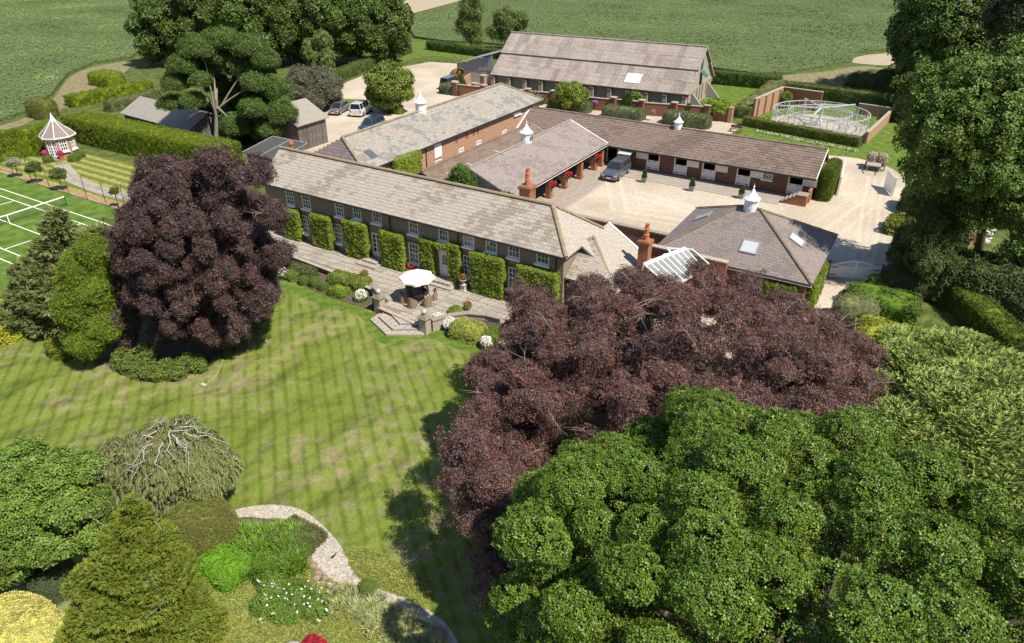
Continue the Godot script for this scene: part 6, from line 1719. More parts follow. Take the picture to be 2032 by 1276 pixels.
	for q in [[135, 690, 1.0, 1.2, Color(0.16, 0.2, 0.02), "clipped green shrub at the tip of the beech bed"], [82, 600, 0.9, 2.6, Color(0.09, 0.06, 0.07), "small purple shrub between the cedar and the cypress"]]:
		ball("bed_shrub", q[5], "shrub", P(q[0], q[1] + 10), Vector3(q[2], q[3] * 0.5, q[2]), q[4], {"seed": int(q[0]), "per_m2": 40.0, "size": 0.2})
	var ub := thing("shade_plants", "leafy shade plants in the bed under the dark beech", "bedding", P(310, 735))
	crown(ub, [[P(265, 725, 0.4), Vector3(1.0, 0.6, 0.7)], [P(300, 738, 0.4), Vector3(1.2, 0.7, 0.7)], [P(340, 735, 0.4), Vector3(1.2, 0.6, 0.7)], [P(245, 715, 0.5), Vector3(0.7, 0.8, 0.7)], [P(380, 720, 0.4), Vector3(1.2, 0.6, 0.7)], [P(290, 700, 0.7), Vector3(0.6, 1.0, 0.6)]], 1400, "broad", 0.2, Color(0.12, 0.17, 0.03), leaf_mat("leaf", 0.5, 0.3), {"seed": 23, "called": "foliage"})
	hedge_between("bed_edging", "low clipped box edging along the beech bed", P(262, 752), P(350, 748), 0.4, 0.35, Color(0.1, 0.16, 0.025), {"seed": 42, "per_m2": 70.0, "size": 0.12, "category": "edging", "rad": 0.1})
func build_lower_garden() -> void:
	var lm := leaf_mat("leaf", 0.5, 0.3)
	# weeping birch
	var bs := P(345, 1015)
	var d := depth_of(bs)
	var lb := lobes_px(d, [[290, 880, 55, 30, 0], [340, 865, 55, 28, 0.5], [395, 890, 50, 28, 0.2], [240, 910, 45, 45, -0.2], [440, 925, 34, 40, 0], [330, 930, 70, 50, -1.0], [260, 960, 55, 40, -0.8], [400, 950, 50, 45, -0.8], [215, 950, 26, 45, -0.3], [330, 980, 60, 30, -1.2]])
	var o := tree("weeping_birch", "small weeping birch with white limbs over the path", bs, lb, 0.13, mats.white_bark, 12000, "spray", 0.28, Color(0.2, 0.225, 0.085), lm, {"seed": 24, "ragged": 0.3, "droop": 1.5, "shell": 0.6, "low": -0.8, "limbs": 10, "fork": 0.75, "poke": 1.0, "up": -0.3})
	twigs(o, lb, 50, 0.5, 0.014, mats.white_bark, 9, 1.2)
	var wr := RandomNumberGenerator.new()
	wr.seed = 4
	var wl := MB.new()
	var wc := PH(338, 862, level_of(bs))
	for k in 16:   # white limbs arching over the crown
		var a := TAU * k / 16 + wr.randf() * 0.5
		var pts := []; var rad := []
		var t0 := wr.randf_range(0.0, 1.1)
		for j in 6:
			var t := t0 + j * wr.randf_range(0.22, 0.34)
			a += wr.randf_range(-0.22, 0.22)
			pts.append(wc + Vector3(cos(a) * t * 1.15, 0.2 - 0.16 * t * t + wr.randf_range(-0.09, 0.1), sin(a) * t * 1.0)); rad.append(lerpf(0.034, 0.008, j / 5.0))
		wl.tube(pts, rad, 5)
		for j in 3: wl.tube([pts[j + 1], pts[j + 1] + Vector3(wr.randfn() * 0.2, 0.05, wr.randfn() * 0.2), pts[j + 1] + Vector3(wr.randfn() * 0.35, -0.4, wr.randfn() * 0.35)], [0.014, 0.01, 0.004], 4)
	part("arching_limbs", wl, mats.white_bark, o)
	# big-leaved shrub at the corner
	bs = P(90, 1130)
	d = depth_of(bs)
	lb = lobes_px(d, [[30, 930, 60, 40, 0], [110, 935, 50, 35, 0], [165, 930, 30, 25, 0], [40, 1000, 70, 55, -1], [130, 1000, 60, 50, -0.8], [180, 1000, 30, 40, -0.5], [20, 1070, 60, 50, -1.5], [100, 1070, 60, 45, -1.4], [-30, 980, 50, 60, -0.5], [180, 1060, 30, 30, -1], [20, 1120, 50, 30, -1.8]])
	tree("leafy_shrub", "large loose bright green shrub at the lawn corner", bs, lb, 0.12, mats.bark, 8500, "broad", 0.2, Color(0.125, 0.2, 0.03), lm, {"seed": 25, "ragged": 0.35, "shell": 0.6, "low": -0.95, "category": "shrub", "spread": 0.3})
	# golden conifer
	bs = P(310, 1340)
	d = depth_of(bs) - 0.5
	lb = lobes_px(d, [[262, 1000, 14, 16, 0], [262, 1030, 38, 20, 0], [255, 1060, 58, 24, -0.2], [300, 1075, 50, 22, -0.3], [270, 1105, 80, 28, -0.5], [220, 1140, 70, 28, -0.6], [320, 1140, 70, 28, -0.8], [270, 1170, 95, 30, -1.0], [360, 1190, 60, 28, -1.0], [210, 1200, 70, 28, -1.0], [290, 1225, 110, 32, -1.4], [390, 1240, 50, 28, -1.2], [200, 1260, 80, 32, -1.4], [310, 1280, 110, 36, -1.8]])
	o = tree("golden_conifer", "broad golden-green conifer with shaggy sprays", bs, lb, 0.16, mats.bark, 36000, "spray", 0.13, Color(0.15, 0.19, 0.02), lm, {"seed": 26, "ragged": 0.3, "shell": 0.5, "low": -0.6, "warm": 0.15, "droop": 0.3, "spread": 0.35, "limbs": 12})
	twigs(o, lb, 26, 0.6, 0.015, mats.pale_bark, 10, 0.2)
	ball("clipped_ball", "large clipped olive ball beside the weeping birch", "shrub", P(410, 1078), Vector3(1.45, 1.25, 1.4), Color(0.17, 0.185, 0.045), {"seed": 51, "per_m2": 90.0, "size": 0.13, "kind": "needle"})
	ball("yellow_bush", "yellow variegated bush at the bottom corner", "shrub", P(50, 1330), Vector3(2.0, 1.5, 1.8), Color(0.45, 0.43, 0.12), {"seed": 52, "per_m2": 120.0, "size": 0.12, "kind": "broad", "spread": 0.4})
	ball("dark_bush", "small dark grey-green bush behind the golden conifer", "shrub", P(115, 1170), Vector3(1.0, 1.0, 0.9), Color(0.085, 0.115, 0.05), {"seed": 53, "per_m2": 60.0, "size": 0.15})
	ball("bright_bush", "low bright green bush between the clipped ball and the conifer", "shrub", P(450, 1140), Vector3(1.1, 0.55, 0.9), Color(0.11, 0.24, 0.012), {"seed": 54, "per_m2": 90.0, "size": 0.13, "kind": "broad"})
	ball("prostrate_juniper", "flat dark prostrate juniper inside the path bend", "shrub", P(588, 1076), Vector3(1.15, 0.28, 1.0), Color(0.135, 0.15, 0.06), {"seed": 55, "per_m2": 100.0, "size": 0.16, "kind": "needle", "bumpy": 0.25})
	ball("clipped_ball", "small clipped box ball at the path edge", "shrub", P(730, 1176), Vector3(0.38, 0.36, 0.38), Color(0.11, 0.17, 0.03), {"seed": 56, "per_m2": 220.0, "size": 0.09})
	ball("red_maple_dome", "crimson dwarf maple dome at the bottom of the bed", "shrub", P(622, 1300), Vector3(0.5, 0.4, 0.5), Color(0.3, 0.015, 0.03), {"seed": 57, "per_m2": 220.0, "size": 0.1, "kind": "broad"})
	var r := RandomNumberGenerator.new()
	r.seed = 61
	var gr := thing("ornamental_grass", "fountain of tall green ornamental grass by the path", "grass clump", P(535, 1110))
	var xf := []; var cols := PackedColorArray()
	for i in 420:
		var p := P(r.randf_range(470, 600), r.randf_range(1060, 1150))
		xf.append(Transform3D(facing(Vector3.UP + Vector3(r.randfn(), 0, r.randfn()) * 0.2, r, r.randf_range(0.5, 0.95)), p)); cols.append(tint(Color(0.12, 0.22, 0.02), r, 0.3))
	scatter("blades", gr, "blade", xf, cols, lm)
	var pg := thing("pale_grass", "tufts of pale wispy grass along the shaded path", "grass clump", P(770, 1225))
	xf = []; cols = PackedColorArray()
	for i in 380:
		var t := r.randf()
		var p := P(lerpf(690, 850, t) + r.randfn() * 22, lerpf(1195, 1290, t) + r.randfn() * 16)
		xf.append(Transform3D(facing(Vector3.UP + Vector3(r.randfn(), 0, r.randfn()) * 0.3, r, r.randf_range(0.3, 0.6)), p)); cols.append(tint(Color(0.33, 0.36, 0.15), r, 0.3))
	scatter("blades", pg, "blade", xf, cols, lm)
	var wf := thing("white_cistus", "spreading shrub dotted with white flowers below the path", "shrub", P(570, 1185))
	crown(wf, [[P(540, 1160, 0.2), Vector3(0.9, 0.45, 0.7)], [P(590, 1180, 0.2), Vector3(0.9, 0.45, 0.7)], [P(560, 1210, 0.2), Vector3(1.0, 0.45, 0.7)], [P(620, 1205, 0.2), Vector3(0.8, 0.4, 0.6)], [P(530, 1200, 0.2), Vector3(0.8, 0.4, 0.6)]], 2400, "broad", 0.13, Color(0.11, 0.19, 0.025), lm, {"seed": 27, "called": "foliage", "shell": 0.6})
	xf = []; cols = PackedColorArray()
	for i in 46:
		xf.append(Transform3D(facing(Vector3.UP, r, r.randf_range(0.07, 0.11)), P(r.randf_range(510, 655), r.randf_range(1150, 1238), 0.62))); cols.append(Color(0.8, 0.78, 0.74))
	scatter("blossoms", wf, "star", xf, cols, leaf_mat("petal", 0.6, 0.2))
	var gc := thing("ground_cover", "yellow-green creeping ground cover filling the lower bed", "ground cover", P(560, 1260))
	gc.set_meta("kind", "stuff")
	xf = []; cols = PackedColorArray()
	for i in 9000:
		var p := P(r.randf_range(395, 850), r.randf_range(1090, 1310))
		if p.z < -16.5: continue
		xf.append(Transform3D(facing(Vector3.UP + Vector3(r.randfn(), 0, r.randfn()) * 0.3, r, r.randf_range(0.1, 0.22)), p + Vector3(0, 0.08, 0))); cols.append(tint(Color(0.24, 0.27, 0.06), r, 0.35, 0.15))
	for i in range(xf.size() - 1, -1, -1):   # keep it off the path
		var q: Vector3 = xf[i].origin
		if Geometry2D.is_point_in_polygon(Vector2(q.x, q.z), path_poly): xf.remove_at(i); cols.remove_at(i)
	scatter("creeping_leaves", gc, "small", xf, cols, lm)
	# tumbled stones beside the path
	var i0 := 0
	for q in [[612, 1115], [622, 1125], [632, 1140], [645, 1150], [656, 1162], [605, 1108], [640, 1160], [690, 1180], [700, 1188], [715, 1192], [670, 1170], [628, 1150]]:
		var p := P(q[0], q[1])
		var m := MB.new()
		m.ell(Vector3.ZERO, Vector3(r.randf_range(0.16, 0.28), r.randf_range(0.1, 0.17), r.randf_range(0.14, 0.24)), 8, 5)
		for k in m.v.size(): m.v[k] = m.v[k].snapped(Vector3.ONE * 0.05) * 0.5 + m.v[k] * 0.5
		var o2 := part("border_rock", m, mats.rock, self)
		o2.position = p + Vector3(0, 0.09, 0); o2.rotation.y = r.randf() * TAU
		o2.set_meta("label", "tumbled brown rock edging the shingle path"); o2.set_meta("category", "rock"); o2.set_meta("group", "rocks edging the shingle path")
		i0 += 1
	var ws := MB.new()
	ws.ell(P(585, 1290, 0.2), Vector3(0.5, 0.25, 0.35), 10, 6)
	var wo := part("white_boulder", ws, mats.white_stone, self)
	wo.set_meta("label", "pale boulder beside the crimson maple"); wo.set_meta("category", "boulder")
	var lb2 := MB.new()
	lb2.ell(P(870, 1258, 0.15), Vector3(0.4, 0.2, 0.3), 10, 6)
	var wo2 := part("shaded_boulder", lb2, mats.rock, self)
	wo2.set_meta("label", "rounded boulder at the shaded end of the path"); wo2.set_meta("category", "boulder")
	var bird := thing("path_bird", "small dark bird standing on the shingle path", "bird", P(663, 1106, 0.05))
	var bm := MB.new()
	var bp := P(663, 1106, 0.05)
	bm.ell(bp + Vector3(0, 0.1, 0), Vector3(0.05, 0.05, 0.11), 10, 8)
	bm.ell(bp + Vector3(0, 0.18, 0.1), Vector3.ONE * 0.035, 8, 6)
	bm.tube([bp + Vector3(0, 0.18, 0.13), bp + Vector3(0, 0.175, 0.17)], [0.012, 0.002], 5)
	bm.tube([bp + Vector3(0, 0.11, -0.09), bp + Vector3(0, 0.12, -0.2)], [0.035, 0.02], 5)
	bm.tube([bp + Vector3(0.02, 0.07, 0), bp + Vector3(0.02, 0, 0.01)], [0.006, 0.006], 4)
	bm.tube([bp + Vector3(-0.02, 0.07, 0), bp + Vector3(-0.02, 0, 0.01)], [0.006, 0.006], 4)
	part("body", bm, mats.dark_metal, bird)
	# terrace beds
	for q in [[604, 564], [625, 569], [643, 576]]:
		ball("box_ball", "clipped box ball in the row of three by the terrace", "topiary", P(q[0], q[1]), Vector3(0.4, 0.38, 0.4), Color(0.115, 0.175, 0.03), {"seed": int(q[0]), "per_m2": 230.0, "size": 0.085, "group": "box balls in the terrace bed"})
	for q in [[690, 566, 1.7, 0.45, 0.7, Color(0.15, 0.2, 0.03), "clipped oblong shrub behind the box balls"], [715, 572, 0.9, 0.5, 0.7, Color(0.16, 0.21, 0.03), "rounded shrub beside the terrace pier"], [675, 585, 0.8, 0.35, 0.6, Color(0.14, 0.21, 0.02), "bright low shrub in front of the oblong one"], [600, 545, 1.5, 0.4, 0.6, Color(0.08, 0.11, 0.03), "dark low shrub at the head of the terrace bed"], [572, 552, 1.0, 0.35, 0.5, Color(0.14, 0.2, 0.03), "small bright shrub beside the dark beech"], [930, 668, 1.25, 0.55, 0.9, Color(0.27, 0.3, 0.06), "large yellow-green shrub below the terrace"], [985, 682, 0.9, 0.5, 0.7, Color(0.14, 0.2, 0.025), "green shrub next to the yellow-green one"], [905, 632, 0.6, 0.45, 0.5, Color(0.17, 0.23, 0.03), "upright shrub against the curved wall"], [760, 610, 0.5, 0.4, 0.4, Color(0.08, 0.13, 0.025), "dark green shrub at the foot of the stone pier"]]:
		ball("bed_shrub", q[6], "shrub", P(q[0], q[1]), Vector3(q[2], q[3], q[4]), q[5], {"seed": int(q[0]), "per_m2": 110.0, "size": 0.13, "kind": "broad", "bumpy": 0.2})
	for q in [[718, 596, 0.5, "white hydrangea beside the terrace pier"], [872, 645, 0.65, "white hydrangea below the curved wall"], [965, 690, 0.4, "white flowering plant at the lawn edge"], [1000, 690, 0.45, "white flowering plant half under the reddish beech"], [565, 552, 0.4, "white flowers beside the dark beech"], [850, 650, 0.4, "white flowering plant at the foot of the steps"], [892, 652, 0.45, "white flowering plant between the hydrangea and the yellow-green shrub"]]:
		var p := P(q[0], q[1])
		var h := thing("white_hydrangea", q[3], "flowering shrub", p, "white flowering shrubs by the terrace")
		crown(h, [[p + Vector3(0, 0.35, 0), Vector3(q[2], 0.4, q[2])]], 260, "broad", 0.13, Color(0.11, 0.18, 0.03), lm, {"seed": int(q[0]), "called": "foliage"})
		crown(h, [[p + Vector3(0, 0.42, 0), Vector3(q[2], 0.42, q[2]) * 1.1, 1.0]], 190, "star", 0.13, Color(0.78, 0.77, 0.72), leaf_mat("petal", 0.6, 0.2), {"seed": int(q[0]) + 1, "called": "flower_heads", "shell": 0.15, "low": -0.1, "spread": 0.08, "warm": 0.03})
	for q in [[724, 555, "stone pot of red geraniums on the terrace edge"], [928, 618, "stone pot of red geraniums by the curved wall"]]:
		flower_pot("geranium_pot", q[2], P(q[0], q[1], 0.5) , 0.28, 0.4, Color(0.7, 0.04, 0.02))
	# urn on a pedestal between the ivy panels
	var up := P(920, 577, 0.5)
	var u := thing("stone_urn", "pale stone urn of red geraniums on a pedestal", "urn", up)
	var pm := MB.new()
	pm.bx(up + Vector3(-0.26, 0, -0.26), up + Vector3(0.26, 0.12, 0.26)); pm.bx(up + Vector3(-0.18, 0.12, -0.18), up + Vector3(0.18, 0.5, 0.18)); pm.bx(up + Vector3(-0.23, 0.5, -0.23), up + Vector3(0.23, 0.58, 0.23))
	part("pedestal", pm, mats.white_stone, u)
	var um := MB.new()
	um.lathe(up + Vector3(0, 0.58, 0), [Vector2(0.14, 0), Vector2(0.08, 0.1), Vector2(0.2, 0.25), Vector2(0.3, 0.4), Vector2(0.34, 0.44), Vector2(0.26, 0.44), Vector2(0.0, 0.4)], 14)
	part("bowl", um, mats.white_stone, u)
	crown(u, [[up + Vector3(0, 1.15, 0), Vector3(0.24, 0.28, 0.24)]], 80, "broad", 0.12, Color(0.11, 0.18, 0.03), lm, {"seed": 91, "called": "foliage"})
	crown(u, [[up + Vector3(0, 1.2, 0), Vector3(0.26, 0.3, 0.26)]], 34, "star", 0.08, Color(0.7, 0.04, 0.02), leaf_mat("petal", 0.6, 0.2), {"seed": 92, "called": "flowers"})
	var wb := thing("window_box", "red geranium trough on the terrace under the window by the parasol", "flower trough", V(-33.8, 0.54, 40.1))
	part("trough", _bx(V(-34.4, 0.54, 39.95), V(-33.2, 0.85, 40.3)), mats.cream_stone, wb)
	crown(wb, [[V(-33.8, 1.05, 40.1), Vector3(0.6, 0.22, 0.2)]], 120, "star", 0.09, Color(0.68, 0.05, 0.02), leaf_mat("petal", 0.6, 0.2), {"seed": 93, "called": "flowers"})
var path_poly: PackedVector2Array
func flower_pot(called: String, label: String, p: Vector3, rad: float, h: float, c: Color) -> void:
	var o := thing(called, label, "flower pot", p, "pots of red geraniums")
	var m := MB.new()
	m.lathe(p, [Vector2(rad * 0.7, 0), Vector2(rad, h), Vector2(rad * 1.12, h), Vector2(rad * 1.12, h + 0.05), Vector2(rad * 0.9, h + 0.05), Vector2(0, h - 0.02)], 14)
	part("pot", m, mats.cream_stone, o)
	crown(o, [[p + Vector3(0, h + 0.15, 0), Vector3(rad * 1.1, 0.25, rad * 1.1)]], 90, "broad", 0.12, Color(0.11, 0.18, 0.03), leaf_mat("leaf", 0.5, 0.3), {"seed": 94, "called": "foliage"})
	crown(o, [[p + Vector3(0, h + 0.24, 0), Vector3(rad, 0.26, rad)]], 40, "star", 0.09, c, leaf_mat("petal", 0.6, 0.2), {"seed": 95, "called": "flowers"})
# ---------- vehicles and yard things ----------
func car(label: String, at: Vector3, heading: Vector3, paint: StandardMaterial3D, k: Dictionary) -> Node3D:
	# own axes: +x forward
	var turn := atan2(-heading.z, heading.x)
	var o := thing("parked_car", label, "car", at, "cars parked round the yards", turn)
	var ln: float = k.l; var w: float = k.w * 0.5; var belt: float = k.belt; var top: float = k.top
	var st := []   # x share, belt height share, half width share
	for q in k.body: st.append([q[0] * ln, q[1] * belt, q[2] * w])
	var m := MB.new()
	for i in st.size() - 1:
		var rings := []
		for s in [st[i], st[i + 1]]:
			var y0 := 0.28
			rings.append([Vector3(s[0], y0, -s[2] * 0.93), Vector3(s[0], lerpf(y0, s[1], 0.45), -s[2]), Vector3(s[0], s[1] * 0.93, -s[2] * 0.96), Vector3(s[0], s[1], -s[2] * 0.84), Vector3(s[0], s[1] + 0.015, 0), Vector3(s[0], s[1], s[2] * 0.84), Vector3(s[0], s[1] * 0.93, s[2] * 0.96), Vector3(s[0], lerpf(y0, s[1], 0.45), s[2]), Vector3(s[0], y0, s[2] * 0.93)])
		var c := Vector3((st[i][0] + st[i + 1][0]) * 0.5, belt * 0.5, 0)
		for j in 8: m.quad_out(rings[0][j], rings[1][j], rings[1][j + 1], rings[0][j + 1], c)
		m.quad_out(rings[0][0], rings[1][0], rings[1][8], rings[0][8], c)
		if i == 0: m.hull_poly(rings[0], c)
		if i == st.size() - 2: m.hull_poly(rings[1], c)
	var body := part("body", m, paint, o, false)
	# cabin
	var xa: float = k.cab[0] * ln; var xb: float = k.cab[1] * ln; var xc: float = k.cab[2] * ln; var xd: float = k.cab[3] * ln
	var wb := w * 0.86; var wt := w * 0.7
	var B := [Vector3(xa, belt * 0.97, -wb), Vector3(xd, belt * 0.97, -wb), Vector3(xd, belt * 0.97, wb), Vector3(xa, belt * 0.97, wb)]
	var T := [Vector3(xb, top - 0.05, -wt), Vector3(xc, top - 0.05, -wt), Vector3(xc, top - 0.05, wt), Vector3(xb, top - 0.05, wt)]
	var mid := Vector3((xa + xd) * 0.5, belt, 0)
	var gl := MB.new()
	for i in 4: gl.quad_out(B[i], B[(i + 1) % 4], T[(i + 1) % 4], T[i], mid)
	part("windows", gl, mats.dark_glass, o, false)
	var rf := MB.new()
	var xm := (xb + xc) * 0.5
	rf.hexa([T[0], T[1], T[2], T[3], Vector3(xb + 0.08, top, -wt * 0.9), Vector3(xc - 0.12, top - 0.005, -wt * 0.9), Vector3(xc - 0.12, top - 0.005, wt * 0.9), Vector3(xb + 0.08, top, wt * 0.9)])
	part("roof", rf, paint, o, false)
	var pl := MB.new()
	for i in 4: pl.bar(B[i], T[i], 0.07, 0.07)
	for s in [0.36, 0.68]:
		for q in [0, 3]:
			var a: Vector3 = B[q].lerp(B[1 if q == 0 else 2], s); var b: Vector3 = T[q].lerp(T[1 if q == 0 else 2], s)
			pl.bar(a, b, 0.06, 0.04)
	part("pillars", pl, paint, body, false)
	for sx in [-1, 1]:
		for sz in [-1, 1]:
			var c := Vector3((k.axle_r if sx < 0 else k.axle_f) * ln, 0.34, sz * (w - 0.1))
			var t := MB.new()
			t.tube([c - Vector3(0, 0, 0.11), c + Vector3(0, 0, 0.11)], [0.34, 0.34], 18)
			for f in [-1, 1]:
				for q in 18:
					var a0 := TAU * q / 18; var a1 := TAU * (q + 1) / 18
					t.tri_out(c + Vector3(0, 0, f * 0.11), c + Vector3(cos(a0) * 0.34, sin(a0) * 0.34, f * 0.11), c + Vector3(cos(a1) * 0.34, sin(a1) * 0.34, f * 0.11), c)
			var wh := part("wheel", t, mats.rubber, o, false)
			var ri := MB.new()
			for q in 10:
				var a0 := TAU * q / 10; var a1 := TAU * (q + 0.6) / 10
				ri.tri_out(c + Vector3(0, 0, sz * 0.125), c + Vector3(cos(a0) * 0.23, sin(a0) * 0.23, sz * 0.118), c + Vector3(cos(a1) * 0.23, sin(a1) * 0.23, sz * 0.118), c)
			part("rim", ri, mats.silver_rail, wh, false)
	var fx: float = st[-1][0]; var rx: float = st[0][0]
	for sz in [-1, 1]:
		part("headlight", _bx(Vector3(fx - 0.12, belt * 0.62, sz * w * 0.72 - 0.17), Vector3(fx + 0.015, belt * 0.74, sz * w * 0.72 + 0.17)), mats.sky_glass, o, false)
		part("tail_light", _bx(Vector3(rx - 0.015, belt * 0.62, sz * w * 0.8 - 0.09), Vector3(rx + 0.1, belt * 0.92, sz * w * 0.8 + 0.09)), flat("tail_red", L(0.3, 0.01, 0.01), 0.2), o, false)
		part("mirror", _bx(Vector3(xd - 0.75, belt + 0.02, sz * (w + 0.1) - 0.1), Vector3(xd - 0.62, belt + 0.16, sz * (w + 0.1) + 0.06)), paint, o, false)
	part("grille", _bx(Vector3(fx - 0.05, belt * 0.48, -w * 0.42), Vector3(fx + 0.012, belt * 0.68, w * 0.42)), mats.dark_metal, o, false)
	part("number_plate", _bx(Vector3(fx, 0.42, -0.26), Vector3(fx + 0.025, 0.53, 0.26)), mats.white_paint, o, false)
	part("rear_number_plate", _bx(Vector3(rx - 0.02, 0.62, -0.26), Vector3(rx, 0.73, 0.26)), flat("plate_yellow", L(0.7, 0.5, 0.08), 0.5), o, false)
	var sk := MB.new()
	sk.bx(Vector3(rx + 0.06, 0.2, -w * 0.9), Vector3(fx - 0.06, 0.32, w * 0.9))
	part("sill_trim", sk, mats.rubber, o, false)
	return o
func build_cars() -> void:
	var suv_body := [[-0.5, 0.8, 0.86], [-0.49, 0.95, 0.95], [-0.44, 1.0, 1.0], [0.0, 1.0, 1.0], [0.16, 1.0, 1.0], [0.3, 0.96, 0.99], [0.42, 0.9, 0.95], [0.48, 0.78, 0.88], [0.5, 0.6, 0.78]]
	var suv := {"l": 4.9, "w": 1.95, "belt": 1.08, "top": 1.78, "body": suv_body, "cab": [-0.47, -0.42, 0.08, 0.21], "axle_f": 0.31, "axle_r": -0.3}
	var van := {"l": 4.8, "w": 1.88, "belt": 1.05, "top": 1.72, "body": suv_body, "cab": [-0.48, -0.44, 0.12, 0.3], "axle_f": 0.31, "axle_r": -0.3}
	var hat := {"l": 4.4, "w": 1.78, "belt": 0.95, "top": 1.5, "body": [[-0.5, 0.85, 0.84], [-0.48, 1.05, 0.93], [-0.4, 1.06, 1.0], [0.1, 1.0, 1.0], [0.28, 0.95, 0.99], [0.42, 0.8, 0.93], [0.48, 0.66, 0.85], [0.5, 0.5, 0.75]], "cab": [-0.46, -0.3, 0.06, 0.28], "axle_f": 0.32, "axle_r": -0.3}
	var lr := {"l": 4.8, "w": 1.95, "belt": 1.15, "top": 1.95, "body": [[-0.5, 0.95, 0.93], [-0.49, 1.0, 0.97], [0.0, 1.0, 1.0], [0.2, 1.0, 1.0], [0.26, 0.98, 1.0], [0.44, 0.93, 0.97], [0.49, 0.85, 0.93], [0.5, 0.6, 0.9]], "cab": [-0.49, -0.47, 0.12, 0.22], "axle_f": 0.31, "axle_r": -0.29}
	var grey := flat("paint_grey", L(0.1, 0.11, 0.13), 0.3, 0.4, {"coat": 0.8}); var silver := flat("paint_silver", L(0.22, 0.21, 0.22), 0.3, 0.4, {"coat": 0.8}); var white := flat("paint_white", L(0.6, 0.62, 0.64), 0.3, 0.1, {"coat": 0.8}); var blue := flat("paint_blue", L(0.03, 0.055, 0.12), 0.25, 0.3, {"coat": 0.9}); var slate := flat("paint_slate", L(0.1, 0.13, 0.17), 0.3, 0.4, {"coat": 0.8})
	var c := car("dark grey estate car with raised tailgate in front of the stables", V(-30.35, 0.02, 72.75), V(0.06, 0, -1), grey, suv)
	var tg := MB.new()
	tg.box(Transform3D(Basis().rotated(Vector3(0, 0, 1), -0.15), Vector3(-2.6, 2.0, 0)), Vector3(1.1, 0.1, 1.5))
	part("raised_tailgate", tg, mats.silver_rail, c, false)
	car("silver hatchback nose-out beside the purple shrub tree", V(-78.0, 0.015, 78.4), V(0.33, 0, -1), silver, hat)
	car("pale boxy four-by-four seen from behind on the gravel", V(-74.6, 0.015, 79.6), V(-0.35, 0, 1), white, lr)
	car("dark blue people carrier half hidden by the coach house roof", V(-67.2, 0.015, 73.3), V(0.2, 0, -1), blue, van)
	car("slate grey four-by-four near the pointed golden conifer", V(-73.9, 0.015, 101.4), V(-0.12, 0, 1), slate, lr)
	car("white car parked inside the cart shed", V(-36.4, 0.055, 67.9), V(1, 0, 0), white, hat)
	# wheeled loader
	var at := P(925, 150)
	var o := thing("wheeled_loader", "orange wheeled loader with lowered bucket by the metal lean-to", "loader", at, "", atan2(-0.35, -1.0))
	part("body", _bx(Vector3(-1.6, 0.8, -0.6), Vector3(0.7, 1.5, 0.6)), mats.orange_paint, o, false)
	var cb := MB.new()
	cb.hexa([Vector3(-0.7, 1.5, -0.6), Vector3(0.6, 1.5, -0.6), Vector3(0.6, 1.5, 0.6), Vector3(-0.7, 1.5, 0.6), Vector3(-0.6, 2.5, -0.5), Vector3(0.4, 2.5, -0.5), Vector3(0.4, 2.5, 0.5), Vector3(-0.6, 2.5, 0.5)])
	part("cab", cb, mats.dark_glass, o, false)
	part("cab_roof", _bx(Vector3(-0.7, 2.5, -0.6), Vector3(0.5, 2.62, 0.6)), mats.orange_paint, o, false)
	for sz in [-1, 1]:
		var am := MB.new()
		am.bar(Vector3(0.2, 1.7, sz * 0.5), Vector3(1.6, 1.2, sz * 0.5), 0.16, 0.25); am.bar(Vector3(1.6, 1.2, sz * 0.5), Vector3(2.2, 0.4, sz * 0.5), 0.16, 0.22)
		part("lift_arm", am, mats.orange_paint, o, false)
		for x in [[-1.0, 0.75], [0.9, 0.65]]:
			var c2 := Vector3(x[0], x[1], sz * 0.85)
			var t := MB.new()
			t.tube([c2 - Vector3(0, 0, 0.2), c2 + Vector3(0, 0, 0.2)], [x[1], x[1]], 18)
			t.lathe(Vector3.ZERO, [Vector2(0.001, 0), Vector2(0.002, 0)], 3)
			for q in 18:
				var a0 := TAU * q / 18; var a1 := TAU * (q + 1) / 18
				t.tri_out(c2 + Vector3(0, 0, sz * 0.2), c2 + Vector3(cos(a0) * x[1], sin(a0) * x[1], sz * 0.2), c2 + Vector3(cos(a1) * x[1], sin(a1) * x[1], sz * 0.2), c2)
			var wh := part("wheel", t, mats.rubber, o, false)
			var hb := MB.new()
			hb.tube([c2, c2 + Vector3(0, 0, sz * 0.22)], [x[1] * 0.55, x[1] * 0.5], 14)
			for q in 14:
				var a0 := TAU * q / 14; var a1 := TAU * (q + 1) / 14
				hb.tri_out(c2 + Vector3(0, 0, sz * 0.22), c2 + Vector3(cos(a0), sin(a0), 0) * x[1] * 0.5 + Vector3(0, 0, sz * 0.22), c2 + Vector3(cos(a1), sin(a1), 0) * x[1] * 0.5 + Vector3(0, 0, sz * 0.22), c2)
			part("hub", hb, mats.orange_paint, wh, false)
	var bk := MB.new()
	bk.hexa([Vector3(2.1, 0.08, -1.1), Vector3(3.1, 0.05, -1.1), Vector3(3.1, 0.05, 1.1), Vector3(2.1, 0.08, 1.1), Vector3(2.1, 1.0, -1.1), Vector3(2.35, 1.05, -1.1), Vector3(2.35, 1.05, 1.1), Vector3(2.1, 1.0, 1.1)])
	part("bucket", bk, mats.timber, o, false)
